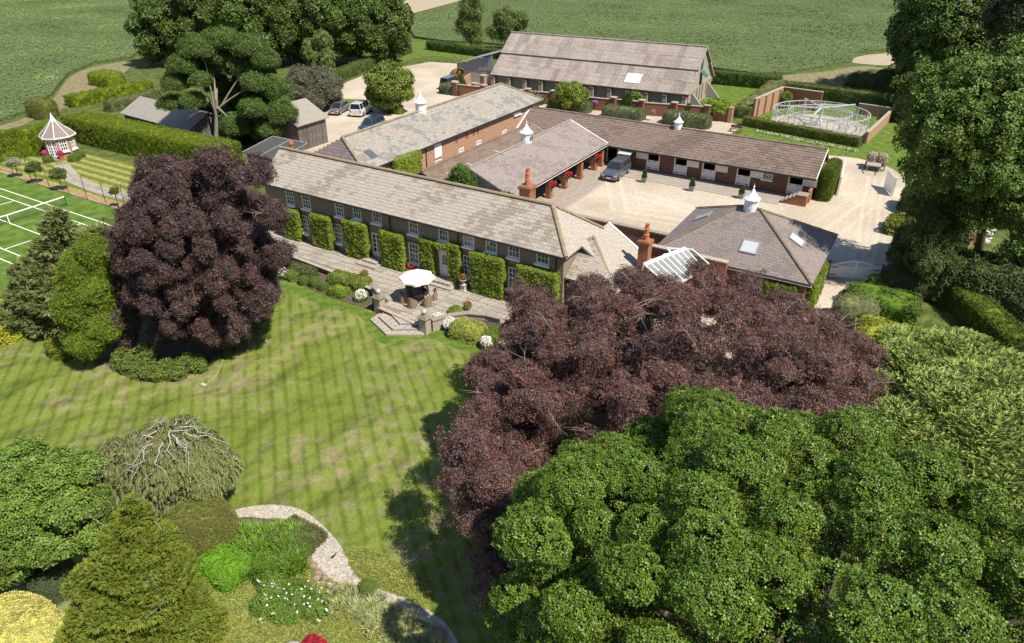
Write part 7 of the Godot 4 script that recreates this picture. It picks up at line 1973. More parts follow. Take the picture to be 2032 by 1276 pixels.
func build_yard_things() -> void:
	# clipped trees in lead planters along the apron
	for q in [[1278, 362], [1372, 379], [1470, 394]]:
		var p := P(q[0], q[1])
		p.y = 0.012
		var o := thing("square_planter", "small clipped conifer in a square grey planter along the courtyard edge", "planter", p, "planters along the stable apron")
		var m := MB.new()
		m.hexa([p + Vector3(-0.22, 0, -0.22), p + Vector3(0.22, 0, -0.22), p + Vector3(0.22, 0, 0.22), p + Vector3(-0.22, 0, 0.22), p + Vector3(-0.27, 0.5, -0.27), p + Vector3(0.27, 0.5, -0.27), p + Vector3(0.27, 0.5, 0.27), p + Vector3(-0.27, 0.5, 0.27)])
		m.bx(p + Vector3(-0.31, 0.5, -0.31), p + Vector3(0.31, 0.56, 0.31))
		part("box", m, mats.zinc, o)
		var lb := []
		for k in 5: lb.append([p + Vector3(0, 0.68 + k * 0.17, 0), Vector3(0.28, 0.2, 0.28) * (1.0 - k * 0.16)])
		crown(o, lb, 260, "needle", 0.13, Color(0.07, 0.12, 0.025), leaf_mat("leaf", 0.5, 0.3), {"seed": int(q[0]), "called": "clipped_conifer", "ragged": 0.05})
	# garden wall with piers in front of the barn
	var wl := thing("garden_wall", "long red brick garden wall with pale-capped piers before the barn", "wall", P(1240, 228))
	var px := [[905, 190], [960, 196], [1047, 204], [1098, 208], [1156, 216], [1216, 222], [1272, 228], [1336, 233], [1401, 239]]
	for i in px.size() - 1:
		var a := P(px[i][0], px[i][1]); var b := P(px[i + 1][0], px[i + 1][1])
		var zg := Vector3(0, 0, -0.35 if i % 2 else 0.0)
		var m := MB.new()
		m.bar(a + zg + Vector3(0, 0.9, 0), b + zg + Vector3(0, 0.9, 0), 0.32, 1.8)
		part("brickwork", m, mats.brick_red, wl)
		var k := MB.new()
		k.bar(a + zg + Vector3(0, 1.84, 0), b + zg + Vector3(0, 1.84, 0), 0.44, 0.08)
		part("coping", k, mats.cream_stone, wl)
	for q in px:
		var a := P(q[0], q[1])
		part("pier", _bx(a + Vector3(-0.38, 0, -0.38), a + Vector3(0.38, 2.1, 0.38)), mats.brick_red, wl)
		part("pier_cap", _bx(a + Vector3(-0.46, 2.102, -0.46), a + Vector3(0.46, 2.22, 0.46)), mats.cream_stone, wl)
	var rt := MB.new()
	var e0 := P(1401, 239)
	rt.bar(e0 + Vector3(0, 0.9, 0), e0 + Vector3(0.4, 0.9, -3.4), 0.32, 1.8)
	part("brickwork", rt, mats.brick_coach, wl)
	var w2 := thing("garden_wall", "short brick return wall beyond the opening by the climber", "wall", P(1430, 241))
	var f0 := P(1441, 242)
	part("brickwork", _bx(f0 + Vector3(-2.0, 0, -0.2), f0 + Vector3(0.2, 2.0, 0.2)), mats.brick_red, w2)
	part("pier", _bx(f0 + Vector3(0.2, 0, -0.4), f0 + Vector3(0.75, 2.15, 0.4)), mats.brick_coach, w2)
	for q in [[1070, 192, 0.5], [1182, 203, 0.55], [1298, 222, 0.3]]:
		var hb := thing("wall_basket", "wall basket of pink flowers on the garden wall", "flower basket", P(q[0], q[1], 1.2) + Vector3(0, 0, 0.35), "flower baskets on the garden wall")
		crown(hb, [[P(q[0], q[1], 1.2) + Vector3(0, 0.1, 0.35), Vector3(q[2], 0.3, 0.3)]], 120, "star", 0.14, Color(0.45, 0.18, 0.5) if q[0] < 1290 else Color(0.5, 0.28, 0.25), leaf_mat("petal", 0.6, 0.2), {"seed": int(q[0]), "called": "flowers", "low": -0.9})
		part("bracket", _bx(P(q[0], q[1], 1.2) + Vector3(-0.25, -0.25, 0.05), P(q[0], q[1], 1.2) + Vector3(0.25, -0.05, 0.5)), mats.timber, hb)
	# gateway wall near the slate grey car
	var gw := thing("gateway_wall", "brick gateway walls beside the slate grey car", "wall", P(950, 185))
	for q in [[905, 188, 938, 160], [938, 186, 985, 192]]:
		var a := P(q[0], q[1]); var b := P(q[2], q[3])
		var m := MB.new()
		m.bar(a + Vector3(0, 0.8, 0), b + Vector3(0, 0.8, 0), 0.3, 1.6)
		part("brickwork", m, mats.brick_coach, gw)
	for q in [[903, 186], [937, 160], [942, 190], [960, 188]]:
		var a := P(q[0], q[1])
		var h := 3.0 if q[0] == 960 else 1.9
		part("pier", _bx(a + Vector3(-0.4, 0, -0.4), a + Vector3(0.4, h, 0.4)), mats.brick_coach, gw)
		part("pier_cap", _bx(a + Vector3(-0.5, h + 0.002, -0.5), a + Vector3(0.5, h + 0.14, 0.5)), mats.cream_stone, gw)
	# walls round the horse walker
	var a := P(1492, 236); var b := P(1554.8, 171.8, 2.9); var c := P(1634, 182, 2.9)
	b.y = 0; c.y = 0
	for q in [[a, b, "tall red brick wall on the sunny side of the horse walker"], [b, c, "tall red brick wall behind the horse walker"]]:
		var o := thing("yard_wall", q[2], "wall", q[0])
		var m := MB.new()
		m.bar(q[0] + Vector3(0, 1.4, 0), q[1] + Vector3(0, 1.4, 0), 0.34, 2.8)
		part("brickwork", m, mats.brick_coach if q[0] == a else mats.brick_orange, o)
		var k := MB.new()
		k.bar(q[0] + Vector3(0, 2.85, 0), q[1] + Vector3(0, 2.85, 0), 0.46, 0.1)
		part("coping", k, mats.cream_stone, o)
		if q[0] == a:
			for t in 4:
				var p: Vector3 = q[0].lerp(q[1], 0.1 + t * 0.25)
				part("pier", _bx(p + Vector3(0.1, 0, -0.25), p + Vector3(0.4, 2.75, 0.25)), mats.brick_coach, o)
	var lw := thing("low_wall", "low brick wall at the shady side of the horse walker", "wall", P(1740, 262))
	var l0 := P(1716, 286); var l1 := P(1768, 236); var l2 := P(1700, 226)
	for q in [[l0, l1], [l1, l2]]:
		var m := MB.new()
		m.bar(q[0] + Vector3(0, 0.75, 0), q[1] + Vector3(0, 0.75, 0), 0.3, 1.5)
		part("brickwork", m, mats.brick_coach, lw)
		var k := MB.new()
		k.bar(q[0] + Vector3(0, 1.54, 0), q[1] + Vector3(0, 1.54, 0), 0.4, 0.08)
		part("coping", k, mats.cream_stone, lw)
	# rose on the wall
	ball("wall_rose", "climbing rose in the corner of the tall walker walls", "climber", P(1556, 214), Vector3(0.9, 1.2, 0.7), Color(0.15, 0.21, 0.04), {"seed": 71, "per_m2": 24.0, "size": 0.26, "kind": "broad", "bumpy": 0.4})
	# horse walker
	var hc := V(-15.0, 0, 107.6)
	sheet("walker_floor", _disc(hc, 6.6), 0.04, mats.path_gravel)
	var hw := thing("horse_walker", "round horse walker of silver rails with a central drive post", "horse walker", hc)
	for q in [[6.3, 2.1, 30, "outer_fence"], [4.1, 2.0, 22, "inner_fence"]]:
		var m := MB.new()
		var n: int = q[2] * 3
		var hgt: float = q[1]; var rr: float = q[0]
		for i in n:
			var a0 := TAU * i / n; var a1 := TAU * (i + 1) / n
			var p0 := hc + Vector3(cos(a0), 0, sin(a0)) * rr; var p1 := hc + Vector3(cos(a1), 0, sin(a1)) * rr
			m.bar(p0 + Vector3(0, hgt, 0), p1 + Vector3(0, hgt, 0), 0.08, 0.09)
			m.bar(p0 + Vector3(0, hgt * 0.5, 0), p1 + Vector3(0, hgt * 0.5, 0), 0.04, 0.05)
			m.bar(p0 + Vector3(0, 0.15, 0), p1 + Vector3(0, 0.15, 0), 0.04, 0.05)
			if i % 2 == 0: m.bar(p0, p0 + Vector3(0, hgt, 0), 0.035, 0.035)
		var fn := part(q[3], m, mats.silver_rail, hw)
		for i in q[2] / 2:
			var a0: float = TAU * i * 2 / q[2]
			var pp := hc + Vector3(cos(a0), 0, sin(a0)) * rr
			var pm := MB.new()
			pm.tube([pp, pp + Vector3(0, hgt + 0.05, 0)], [0.055, 0.055], 8)
			part("post", pm, mats.silver_rail, fn)
	var ps := MB.new()
	ps.tube([hc, hc + Vector3(0, 3.0, 0)], [0.16, 0.13], 10)
	ps.lathe(hc, [Vector2(0.5, 0), Vector2(0.5, 0.5), Vector2(0.3, 0.9), Vector2(0.15, 0.95)], 12)
	part("drive_post", ps, mats.silver_rail, hw)
	for k in 5:
		var ag := TAU * k / 5 + 0.35
		var am := MB.new()
		am.bar(hc + Vector3(0, 2.55, 0), hc + Vector3(cos(ag) * 5.9, 2.5, sin(ag) * 5.9), 0.12, 0.14)
		am.bar(hc + Vector3(0, 3.0, 0), hc + Vector3(cos(ag) * 5.0, 2.52, sin(ag) * 5.0), 0.06, 0.06)
		var ar := part("arm", am, mats.silver_rail, hw)
		var gt := MB.new()
		var g0 := hc + Vector3(cos(ag), 0, sin(ag)) * 4.3; var g1 := hc + Vector3(cos(ag), 0, sin(ag)) * 6.0
		for j in 6: gt.bar(g0.lerp(g1, j / 5.0) + Vector3(0, 0.7, 0), g0.lerp(g1, j / 5.0) + Vector3(0, 2.45, 0), 0.03, 0.03)
		part("hanging_gate", gt, mats.silver_rail, ar)
	# white gates
	var g0 := V(-4.8, 0, 58.1); var g1 := V(-1.25, 0, 59.4)
	gate("white wooden double gate with arched slatted top, leaf hung on the annex", g0, g0.lerp(g1, 0.495), false)
	gate("white wooden double gate with arched slatted top, leaf hung by the clipped dome", g1, g0.lerp(g1, 0.505), true)
	var s0 := P(1661, 387); var s1 := P(1674, 336)
	solid_gate("open white boarded gate leaf beside the stable thuja", s0, Vector3(s1.x, 0, s1.z).lerp(s0, 0.25))
	s0 = P(1765, 388); s1 = P(1757, 366)
	solid_gate("open white boarded gate leaf under the ash tree", P(1768, 389), P(1753, 372))
	# bench, cart, garden seats
	var bp := P(1459, 262)
	var bn := thing("garden_bench", "dark wooden bench at the corner of the walker lawn", "bench", bp)
	part("seat", _bx(bp + Vector3(-0.75, 0.4, -0.2), bp + Vector3(0.75, 0.46, 0.25)), mats.timber, bn)
	part("backrest", _bx(bp + Vector3(-0.75, 0.5, -0.28), bp + Vector3(0.75, 0.9, -0.22)), mats.timber, bn)
	for sx in [-0.7, 0.7]:
		for sz in [-0.22, 0.2]: part("leg", _bx(bp + Vector3(sx - 0.04, 0, sz - 0.04), bp + Vector3(sx + 0.04, 0.4, sz + 0.04)), mats.timber, bn)
	var cp := P(1735, 335)
	var ct := thing("wooden_cart", "old wooden hand cart standing by the walker lawn", "cart", cp)
	for k in 5: part("deck_plank", _bx(cp + Vector3(-0.85 + k * 0.34, 0.62, -1.3), cp + Vector3(-0.53 + k * 0.34, 0.7, 1.3)), mats.pale_wood, ct)
	for s in [-1, 1]:
		part("side_board", _bx(cp + Vector3(s * 0.9 - 0.04, 0.7, -1.3), cp + Vector3(s * 0.9 + 0.04, 1.05, 1.2)), mats.timber, ct)
		var wm := MB.new()
		for q in 16:
			var a0 := TAU * q / 16; var a1 := TAU * (q + 1) / 16
			wm.bar(cp + Vector3(s * 1.02, 0.52 + sin(a0) * 0.5, 0.3 + cos(a0) * 0.5), cp + Vector3(s * 1.02, 0.52 + sin(a1) * 0.5, 0.3 + cos(a1) * 0.5), 0.08, 0.07)
			if q % 2 == 0: wm.bar(cp + Vector3(s * 1.02, 0.52, 0.3), cp + Vector3(s * 1.02, 0.52 + sin(a0) * 0.48, 0.3 + cos(a0) * 0.48), 0.05, 0.05)
		part("wheel", wm, mats.timber, ct)
		var sh := MB.new()
		sh.bar(cp + Vector3(s * 0.7, 0.65, 1.3), cp + Vector3(s * 0.6, 0.35, 2.6), 0.08, 0.08)
		part("shaft", sh, mats.timber, ct)
	part("axle", _bx(cp + Vector3(-1.0, 0.47, 0.25), cp + Vector3(1.0, 0.57, 0.35)), mats.timber, ct)
	for s in [[-0.55, -0.6], [0.55, -0.75]]:
		ball("hydrangea_tub", "pale pink hydrangea ball standing on the wooden cart", "flowering plant", cp + Vector3(s[0], 0.72, s[1]), Vector3(0.55, 0.5, 0.5), Color(0.55, 0.48, 0.38), {"seed": int(s[0] * 100), "per_m2": 90.0, "size": 0.13, "kind": "star", "group": "hydrangeas on the cart"})
	for q in [[1958, 462], [1950, 478]]:
		var p := P(q[0], q[1] + 8)
		var o := thing("garden_chair", "white curved garden chair behind the ash trunk", "chair", p, "white garden chairs")
		var m := MB.new()
		for k in 10:
			var a0 := PI * k / 10 + 0.3; var a1 := PI * (k + 1) / 10 + 0.3
			m.bar(p + Vector3(cos(a0) * 0.5, 0.85, sin(a0) * 0.5), p + Vector3(cos(a1) * 0.5, 0.85, sin(a1) * 0.5), 0.07, 0.07)
			m.bar(p + Vector3(cos(a0) * 0.46, 0.45, sin(a0) * 0.46), p + Vector3(cos(a0) * 0.5, 0.85, sin(a0) * 0.5), 0.04, 0.04)
		part("backrest", m, mats.white_paint, o)
		var s := MB.new()
		s.lathe(p, [Vector2(0, 0.4), Vector2(0.48, 0.4), Vector2(0.48, 0.46), Vector2(0, 0.46)], 16)
		part("seat", s, mats.white_paint, o)
		for k in 4:
			var ag := TAU * k / 4
			part("leg", _bx(p + Vector3(cos(ag) * 0.36 - 0.03, 0, sin(ag) * 0.36 - 0.03), p + Vector3(cos(ag) * 0.36 + 0.03, 0.4, sin(ag) * 0.36 + 0.03)), mats.white_paint, o)
	var rw := thing("orchard_wall", "low brick wall seen under the ash crown", "wall", P(1900, 510))
	var rm := MB.new()
	rm.bar(P(1898, 512) + Vector3(0, 0.7, 0), P(1975, 432) + Vector3(0, 0.7, 0), 0.35, 1.4)
	part("brickwork", rm, mats.brick_coach, rw)
	var rk := MB.new()
	rk.bar(P(1898, 512) + Vector3(0, 1.45, 0), P(1975, 432) + Vector3(0, 1.45, 0), 0.45, 0.1)
	part("coping", rk, mats.cream_stone, rw)
	# gate post and small stacks in the parking yard
	var po := thing("rusty_post", "rust-red post with a clipped bush on the gravel island", "post", P(785, 226))
	part("shaft", _bx(P(785, 226) + Vector3(-0.2, 0, -0.2), P(785, 226) + Vector3(0.2, 1.5, 0.2)), mats.terracotta, po)
	ball("clipped_ball", "small clipped bush beside the rust-red post", "shrub", P(793, 226), Vector3(0.6, 0.7, 0.6), Color(0.14, 0.19, 0.03), {"seed": 72, "per_m2": 30.0, "size": 0.2})
	for q in [[541, 185, "grey utility pole among the trees of the wood", 9.0], [1061, 40, "thin pale pole standing in the crop", 5.0], [891, 42, "small dark post in the bare patch of the crop", 2.0]]:
		var p := P(q[0], q[1])
		var o := thing("utility_pole" if q[3] > 6 else "field_post", q[2], "pole", p)
		var m := MB.new()
		m.tube([p, p + Vector3(0, q[3], 0)], [0.14, 0.1], 8)
		part("shaft", m, mats.pale_bark if q[3] > 4 else mats.bark, o)
		if q[3] > 6:
			part("crossarm", _bx(p + Vector3(-1.0, 8.5, -0.06), p + Vector3(1.0, 8.65, 0.06)), mats.pale_bark, o)
			for s in [-0.8, 0, 0.8]: part("insulator", _bx(p + Vector3(s - 0.05, 8.652, -0.05), p + Vector3(s + 0.05, 8.85, 0.05)), mats.white_paint, o)
	# plank sheds behind the house
	plank_shed("plank_shed", "weathered grey plank shed with pale roof behind the tall yew hedge", V(-87.5, 0, 57.8), deg_to_rad(-4), 15.0, 6.0, 2.7, 4.2, mats.shed_roof, mats.grey_planks)
	plank_shed("plank_shed", "tall brown plank shed with white base beside the gravel", V(-71.6, 0, 63.4), deg_to_rad(90), 5.0, 7.0, 3.4, 5.2, mats.shed_roof, mats.grey_planks)
	var gh := thing("glass_roof_shed", "low dark glass-roofed shed behind the house ridge", "shed", V(-65.5, 0, 56.5))
	part("wall", _bx(V(-67.3, 0, 52.2), V(-62.2, 2.2, 56.2)), mats.grey_planks, gh)
	var gm := MB.new()
	gm.slab([V(-67.6, 2.3, 51.9), V(-61.9, 2.3, 51.9), V(-61.9, 3.0, 56.5), V(-67.6, 3.0, 56.5)], 0.1)
	part("roof", gm, mats.shade_toned_roof, gh)
	var gb := MB.new()
	for k in 3: gb.bar(V(-67.6 + k * 2.85, 2.34, 51.9), V(-67.6 + k * 2.85, 3.04, 56.5), 0.1, 0.05)
	gb.bar(V(-67.6, 3.04, 56.5), V(-61.9, 3.04, 56.5), 0.18, 0.08)
	part("glazing_bars", gb, mats.zinc, gh)
	var bt := thing("terracotta_finial", "tall terracotta chimney pot standing on the rear lean-to", "chimney pot", V(-58.9, 0, 51.5))
	var bm := MB.new()
	bm.bx(V(-59.3, 0, 51.1), V(-58.5, 3.2, 51.9))
	part("stack", bm, mats.brick_orange, bt)
	var bm2 := MB.new()
	bm2.lathe(V(-58.9, 3.2, 51.5), [Vector2(0.25, 0), Vector2(0.2, 0.4), Vector2(0.26, 0.5), Vector2(0.17, 0.6), Vector2(0.15, 1.2), Vector2(0.26, 1.45), Vector2(0.22, 1.7), Vector2(0.0, 1.8)], 12)
	part("pot", bm2, mats.terracotta, bt)
func _disc(c: Vector3, r: float) -> PackedVector2Array:
	var p := PackedVector2Array()
	for k in 40: p.append(Vector2(c.x + cos(TAU * k / 40) * r, c.z + sin(TAU * k / 40) * r))
	return p
func gate(label: String, hinge: Vector3, meet: Vector3, flip: bool) -> void:
	var o := thing("white_gate", label, "gate", hinge)
	var d := meet - hinge
	var n := 11
	for i in n:
		var t := (i + 0.5) / n
		var p := hinge + d * t
		var top := 1.05 + 0.5 * sin(t * PI * 0.5)
		var m := MB.new()
		m.bar(p - d / n * 0.47 + Vector3(0, 0.55, 0), p + d / n * 0.47 + Vector3(0, 0.55, 0), 0.035, 0.85)
		part("board", m, mats.white_paint, o)
		var s := MB.new()
		s.bar(p + Vector3(0, 0.98, 0), p + Vector3(0, top, 0), 0.06, 0.035, d.normalized().cross(Vector3.UP))
		part("slat", s, mats.white_paint, o)
		var q := MB.new()
		var t0 := float(i) / n; var t1 := float(i + 1) / n
		q.bar(hinge + d * t0 + Vector3(0, 1.08 + 0.5 * sin(t0 * PI * 0.5), 0), hinge + d * t1 + Vector3(0, 1.08 + 0.5 * sin(t1 * PI * 0.5), 0), 0.07, 0.12)
		part("top_rail", q, mats.white_paint, o)
	var fr := MB.new()
	fr.bar(hinge + Vector3(0, 1.02, 0), meet + Vector3(0, 1.02, 0), 0.07, 0.12); fr.bar(hinge + Vector3(0, 0.16, 0), meet + Vector3(0, 0.16, 0), 0.07, 0.14)
	var x := d.normalized()
	fr.bar(hinge + Vector3(0, 0.08, 0), hinge + Vector3(0, 1.2, 0), 0.1, 0.08); fr.bar(meet + Vector3(0, 0.08, 0), meet + Vector3(0, 1.62, 0), 0.1, 0.07)
	part("frame", fr, mats.white_paint, o)
	var st := MB.new()
	for y in [0.3, 0.98]: st.bar(hinge + Vector3(0, y, 0.06), hinge + d * 0.28 + Vector3(0, y, 0.06), 0.03, 0.05)
	part("hinge_strap", st, mats.dark_metal, o)
	var gp := MB.new()
	var pp := hinge - x * 0.16
	gp.bx(pp + Vector3(-0.11, 0, -0.11), pp + Vector3(0.11, 1.5, 0.11))
	part("gate_post", gp, mats.grey_planks, o)
func solid_gate(label: String, hinge: Vector3, far: Vector3) -> void:
	var o := thing("boarded_gate", label, "gate", hinge, "open boarded gate leaves")
	var d := far - hinge
	for i in 10:
		var m := MB.new()
		var t := i / 10.0
		m.bar(hinge + d * (t + 0.003) + Vector3(0, 1.02 , 0), hinge + d * (t + 0.097) + Vector3(0, 1.02, 0), 0.04, 1.8 + 0.2 * sin(t * 1.5))
		part("board", m, mats.white_paint, o)
	var fr := MB.new()
	for y in [0.35, 1.1, 1.7]: fr.bar(hinge + Vector3(0, y, 0) + d.cross(Vector3.UP).normalized() * 0.04, far + Vector3(0, y, 0) + d.cross(Vector3.UP).normalized() * 0.04, 0.05, 0.12)
	part("ledges", fr, mats.white_paint, o)
	var gp := MB.new()
	gp.bx(hinge - d.normalized() * 0.16 + Vector3(-0.1, 0, -0.1), hinge - d.normalized() * 0.16 + Vector3(0.1, 2.1, 0.1))
	part("gate_post", gp, mats.white_paint, o)
func build_west_garden() -> void:
	# summerhouse
	var c := P(127, 309)
	var o := thing("summerhouse", "octagonal brick summerhouse with white doors and swept tiled roof", "summerhouse", c)
	var R := 1.75; var h := 2.75
	var wm := MB.new()
	var face := func(k: int) -> Array:
		var a0 := TAU * (k - 0.5) / 8 + 0.27; var a1 := TAU * (k + 0.5) / 8 + 0.27
		return [c + Vector3(cos(a0) * R, 0, sin(a0) * R), c + Vector3(cos(a1) * R, 0, sin(a1) * R)]
	var dirs := []
	for k in 8:
		var f: Array = face.call(k)
		var a := TAU * k / 8 + 0.27
		var out := Vector3(cos(a), 0, sin(a))
		dirs.append([k, out, (f[0] + f[1]) * 0.5, (f[1] - f[0]).normalized(), (f[1] - f[0]).length()])
	var view := (Vector3(0, 0, 0) - Vector3(c.x, 0, c.z)).normalized()
	dirs.sort_custom(func(p, q): return p[1].dot(view) > q[1].dot(view))
	for i in 8:
		var q: Array = dirs[i]
		var ln: float = q[4]
		var holes := []
		if i == 1: holes = [[ln * 0.5 - 0.62, ln * 0.5 + 0.62, 0.3, 2.35]]
		elif i == 0 or i == 2: holes = [[ln * 0.5 - 0.42, ln * 0.5 + 0.42, 0.95, 2.3]]
		wall_holes(wm, q[2] - q[3] * ln * 0.5, q[3], ln, h, -q[1], 0.2, holes)
		if i == 1:
			for s in [-1, 1]: window(o, q[2] + q[3] * s * 0.31 + Vector3(0, 1.33, 0) - q[1] * 0.06, q[1], 0.62, 2.05, 2, 5, {"frame": 0.1, "bar": 0.06, "sill": false})
			for s in [-1, 1]:
				var fp: Vector3 = q[2] + q[3] * s * 0.95 + q[1] * 0.35
				var po := thing("flower_urn", "terracotta pot of magenta flowers by the summerhouse door", "flower pot", fp, "pots of magenta flowers")
				var pm := MB.new()
				pm.lathe(fp, [Vector2(0.2, 0), Vector2(0.26, 0.55), Vector2(0.3, 0.55), Vector2(0.3, 0.62), Vector2(0, 0.58)], 12)
				part("pot", pm, mats.terracotta, po)
				crown(po, [[fp + Vector3(0, 0.95, 0), Vector3(0.33, 0.32, 0.33)]], 130, "star", 0.13, Color(0.6, 0.07, 0.27), leaf_mat("petal", 0.6, 0.2), {"seed": 66, "called": "flowers", "low": -0.9})
			var sp := MB.new()
			sp.box(Transform3D(Basis(q[3], Vector3.UP, q[1]), q[2] + q[1] * 0.35 + Vector3(0, 0.09, 0)), Vector3(1.7, 0.18, 0.7))
			part("door_step", sp, mats.ridge_stone, o)
		elif i == 0 or i == 2:
			window(o, q[2] + Vector3(0, 1.62, 0) - q[1] * 0.06, q[1], 0.84, 1.35, 3, 3, {"frame": 0.09, "bar": 0.06})
	part("wall", wm, mats.brick_coach, o)
	var rm := MB.new()
	var prof := [Vector2(2.0, h - 0.1), Vector2(1.65, h + 0.24), Vector2(1.15, h + 0.68), Vector2(0.65, h + 1.18), Vector2(0.26, h + 1.6)]
	rm.lathe(c, prof, 8, 0.27 + PI / 8)
	var roof := part("roof", rm, mats.plum_base, o)
	for k in 8:
		var a := TAU * (k + 0.5) / 8 + 0.27
		var hm := MB.new()
		for i in prof.size() - 1: hm.bar(c + Vector3(cos(a) * prof[i].x, prof[i].y + 0.03, sin(a) * prof[i].x), c + Vector3(cos(a) * prof[i + 1].x, prof[i + 1].y + 0.03, sin(a) * prof[i + 1].x), 0.07, 0.05)
		part("hip_roll", hm, mats.white_lead, roof)
	var em := MB.new()
	em.lathe(c, [Vector2(1.97, h - 0.26), Vector2(2.05, h - 0.26), Vector2(2.05, h - 0.1), Vector2(1.95, h - 0.1)], 8, 0.27 + PI / 8)
	part("eaves_board", em, mats.white_paint, o)
	var fm := MB.new()
	fm.lathe(c + Vector3(0, h + 1.55, 0), [Vector2(0.36, 0), Vector2(0.3, 0.1), Vector2(0.22, 0.3), Vector2(0.12, 0.6), Vector2(0.0, 1.0)], 10)
	part("finial", fm, mats.white_lead, o)
	for q in [[152, 318], [160, 312], [147, 320], [98, 322]]:
		ball("box_ball", "little box ball planted round the summerhouse foot", "topiary", P(q[0], q[1]), Vector3(0.5, 0.4, 0.5), Color(0.12, 0.17, 0.025), {"seed": int(q[0]), "per_m2": 50.0, "size": 0.16, "group": "box balls round the summerhouse"})
	# tennis net
	var uc := -74.6
	var nt := thing("tennis_net", "tennis net with white headband on the grass court", "tennis net", V(uc, 0, 29.25))
	for v in [23.6, 34.9]:
		var pm := MB.new()
		pm.tube([V(uc, 0, v), V(uc, 1.0, v)], [0.06, 0.06], 8)
		part("post", pm, mats.green_paint, nt)
	var tp := MB.new()
	tp.bar(V(uc, 0.97, 34.9), V(uc, 0.85, 29.25), 0.05, 0.1); tp.bar(V(uc, 0.85, 29.25), V(uc, 0.97, 23.6), 0.05, 0.1)
	part("headband", tp, mats.line_paint, nt)
	part("centre_strap", _bx(V(uc - 0.02, 0.03, 29.21), V(uc + 0.03, 0.82, 29.29)), mats.line_paint, nt)
	var mm := MB.new()
	for i in 76: mm.bar(V(uc, 0.05, 23.6 + i * 0.15), V(uc, 0.9, 23.6 + i * 0.15), 0.012, 0.012)
	for j in 6: mm.bar(V(uc, 0.1 + j * 0.14, 23.6), V(uc, 0.1 + j * 0.14, 34.9), 0.012, 0.012)
	part("mesh", mm, mats.green_wire, nt)
	# wire fence posts along the court
	var fo := thing("court_fence", "thin green wire fence along the tennis court", "fence", P(60, 352))
	var lastp := Vector3.ZERO
	for q in [[-40, 322], [27, 346], [64, 362], [100, 376], [138, 386], [174, 397], [212, 409], [252, 421]]:
		var p := P(q[0], q[1])
		var pm := MB.new()
		pm.tube([p, p + Vector3(0, 2.6, 0)], [0.035, 0.03], 6)
		part("post", pm, mats.green_wire, fo)
		if lastp != Vector3.ZERO:
			var wmm := MB.new()
			for y in [0.1, 0.7, 1.3, 1.9, 2.5]: wmm.bar(lastp + Vector3(0, y, 0), p + Vector3(0, y, 0), 0.008, 0.008)
			part("wires", wmm, mats.green_wire, fo)
		lastp = p
	# standard trees in the red strip
	for q in [[38, 352, 20, "standard rose tree nearest the summerhouse in the red strip"], [76, 364, 24, "round standard tree in the red strip beside the court"], [125, 378, 26, "round standard tree opposite the net post"], [236, 412, 12, "small standard tree at the end of the red strip"]]:
		var p := P(q[0], q[1])
		var lb := lobes_on(p + Vector3(0, 1.75, 0), Vector3(1, 0.9, 1) * q[2] * 0.031, 8, 0.4, int(q[0]))
		tree("standard_tree", q[3], p, lb, 0.05, mats.bark, 420, "broad", 0.2, Color(0.1, 0.14, 0.03) if q[0] != 38 else Color(0.3, 0.3, 0.2), leaf_mat("leaf", 0.5, 0.3), {"seed": int(q[0]), "limbs": 4, "low": -0.95, "fork": 0.8, "group": "standard trees along the court"})
	# hose and spade on the lawn
	var hs := thing("lawn_sprinkler", "pale lawn sprinkler at the end of a thin yellow hose", "sprinkler", P(410, 764))
	var hm := MB.new()
	var p0 := P(409, 763, 0.05); var p1 := P(430, 745, 0.05); var p2 := P(443, 712, 0.05)
	hm.tube([p0, p1, p2], [0.025, 0.025, 0.025], 6)
	part("hose", hm, mats.pale_wood, hs)
	part("head", _bx(P(404, 764, 0.03) + Vector3(-0.2, 0, -0.1), P(404, 764, 0.03) + Vector3(0.2, 0.06, 0.1)), mats.white_stone, hs)
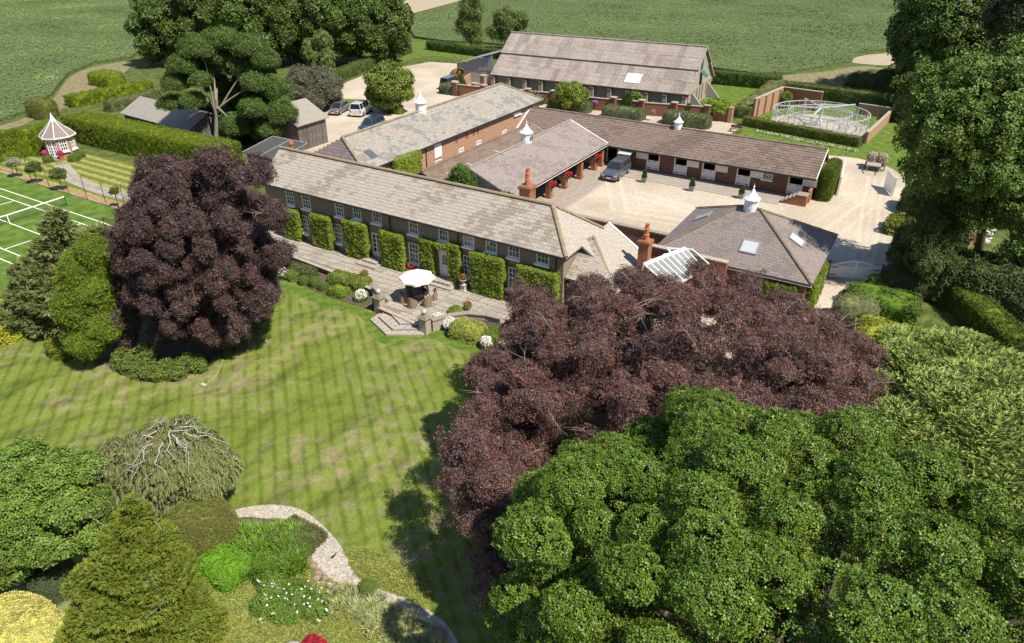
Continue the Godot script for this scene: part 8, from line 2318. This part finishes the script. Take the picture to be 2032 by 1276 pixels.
func _ready() -> void:
	var cam := Camera3D.new()
	cam.name = "camera"
	cam.fov = rad_to_deg(2.0 * atan(638.0 / F))
	cam.near = 0.5; cam.far = 3000.0
	cam.position = Vector3(0, CH, 0)
	cam.rotation = Vector3(deg_to_rad(-PITCH), deg_to_rad(YAW), 0)
	add_child(cam)
	cam.current = true
	cam_b = Basis.from_euler(cam.rotation)
	var env := Environment.new()
	env.background_mode = Environment.BG_SKY
	var sky := Sky.new()
	var sm := ProceduralSkyMaterial.new()
	sm.sky_top_color = Color(0.5, 0.62, 0.8); sm.sky_horizon_color = Color(0.85, 0.87, 0.89); sm.sky_curve = 0.2; sm.sky_energy_multiplier = 0.78
	sm.ground_bottom_color = Color(0.3, 0.33, 0.22); sm.ground_horizon_color = Color(0.66, 0.72, 0.74)
	sky.sky_material = sm
	env.sky = sky
	env.tonemap_mode = Environment.TONE_MAPPER_LINEAR
	env.tonemap_exposure = 1.5
	env.sdfgi_enabled = true; env.ssao_enabled = true; env.ssil_enabled = true
	var we := WorldEnvironment.new()
	we.name = "environment"
	we.environment = env
	add_child(we)
	var sun := DirectionalLight3D.new()
	sun.name = "sun"
	var az := deg_to_rad(-9.0); var el := deg_to_rad(56.0)
	add_child(sun)
	sun.look_at_from_position(V(cos(az) * cos(el), sin(el), sin(az) * cos(el)) * 100.0, Vector3.ZERO)
	sun.light_energy = 1.6
	sun.light_color = Color(1.0, 0.96, 0.89)
	sun.light_angular_distance = 0.53
	sun.shadow_enabled = true
	make_materials()
	path_poly = smooth(poly([460, 1016, 500, 1006, 548, 1003, 600, 1014, 645, 1048, 680, 1090, 697, 1125, 712, 1148, 740, 1165, 800, 1186, 850, 1212, 890, 1245, 915, 1300, 860, 1300, 815, 1262, 780, 1222, 740, 1190, 700, 1172, 650, 1150, 606, 1112, 600, 1060, 560, 1030, 470, 1034]))
	build_ground()
	build_terrace()
	build_house()
	build_coach_house()
	build_shed_and_carport()
	build_stable()
	build_annex()
	build_barn()
	build_big_trees()
	build_hedges()
	build_lower_garden()
	build_crop()
	build_west_garden()
	build_cars()
	build_yard_things()
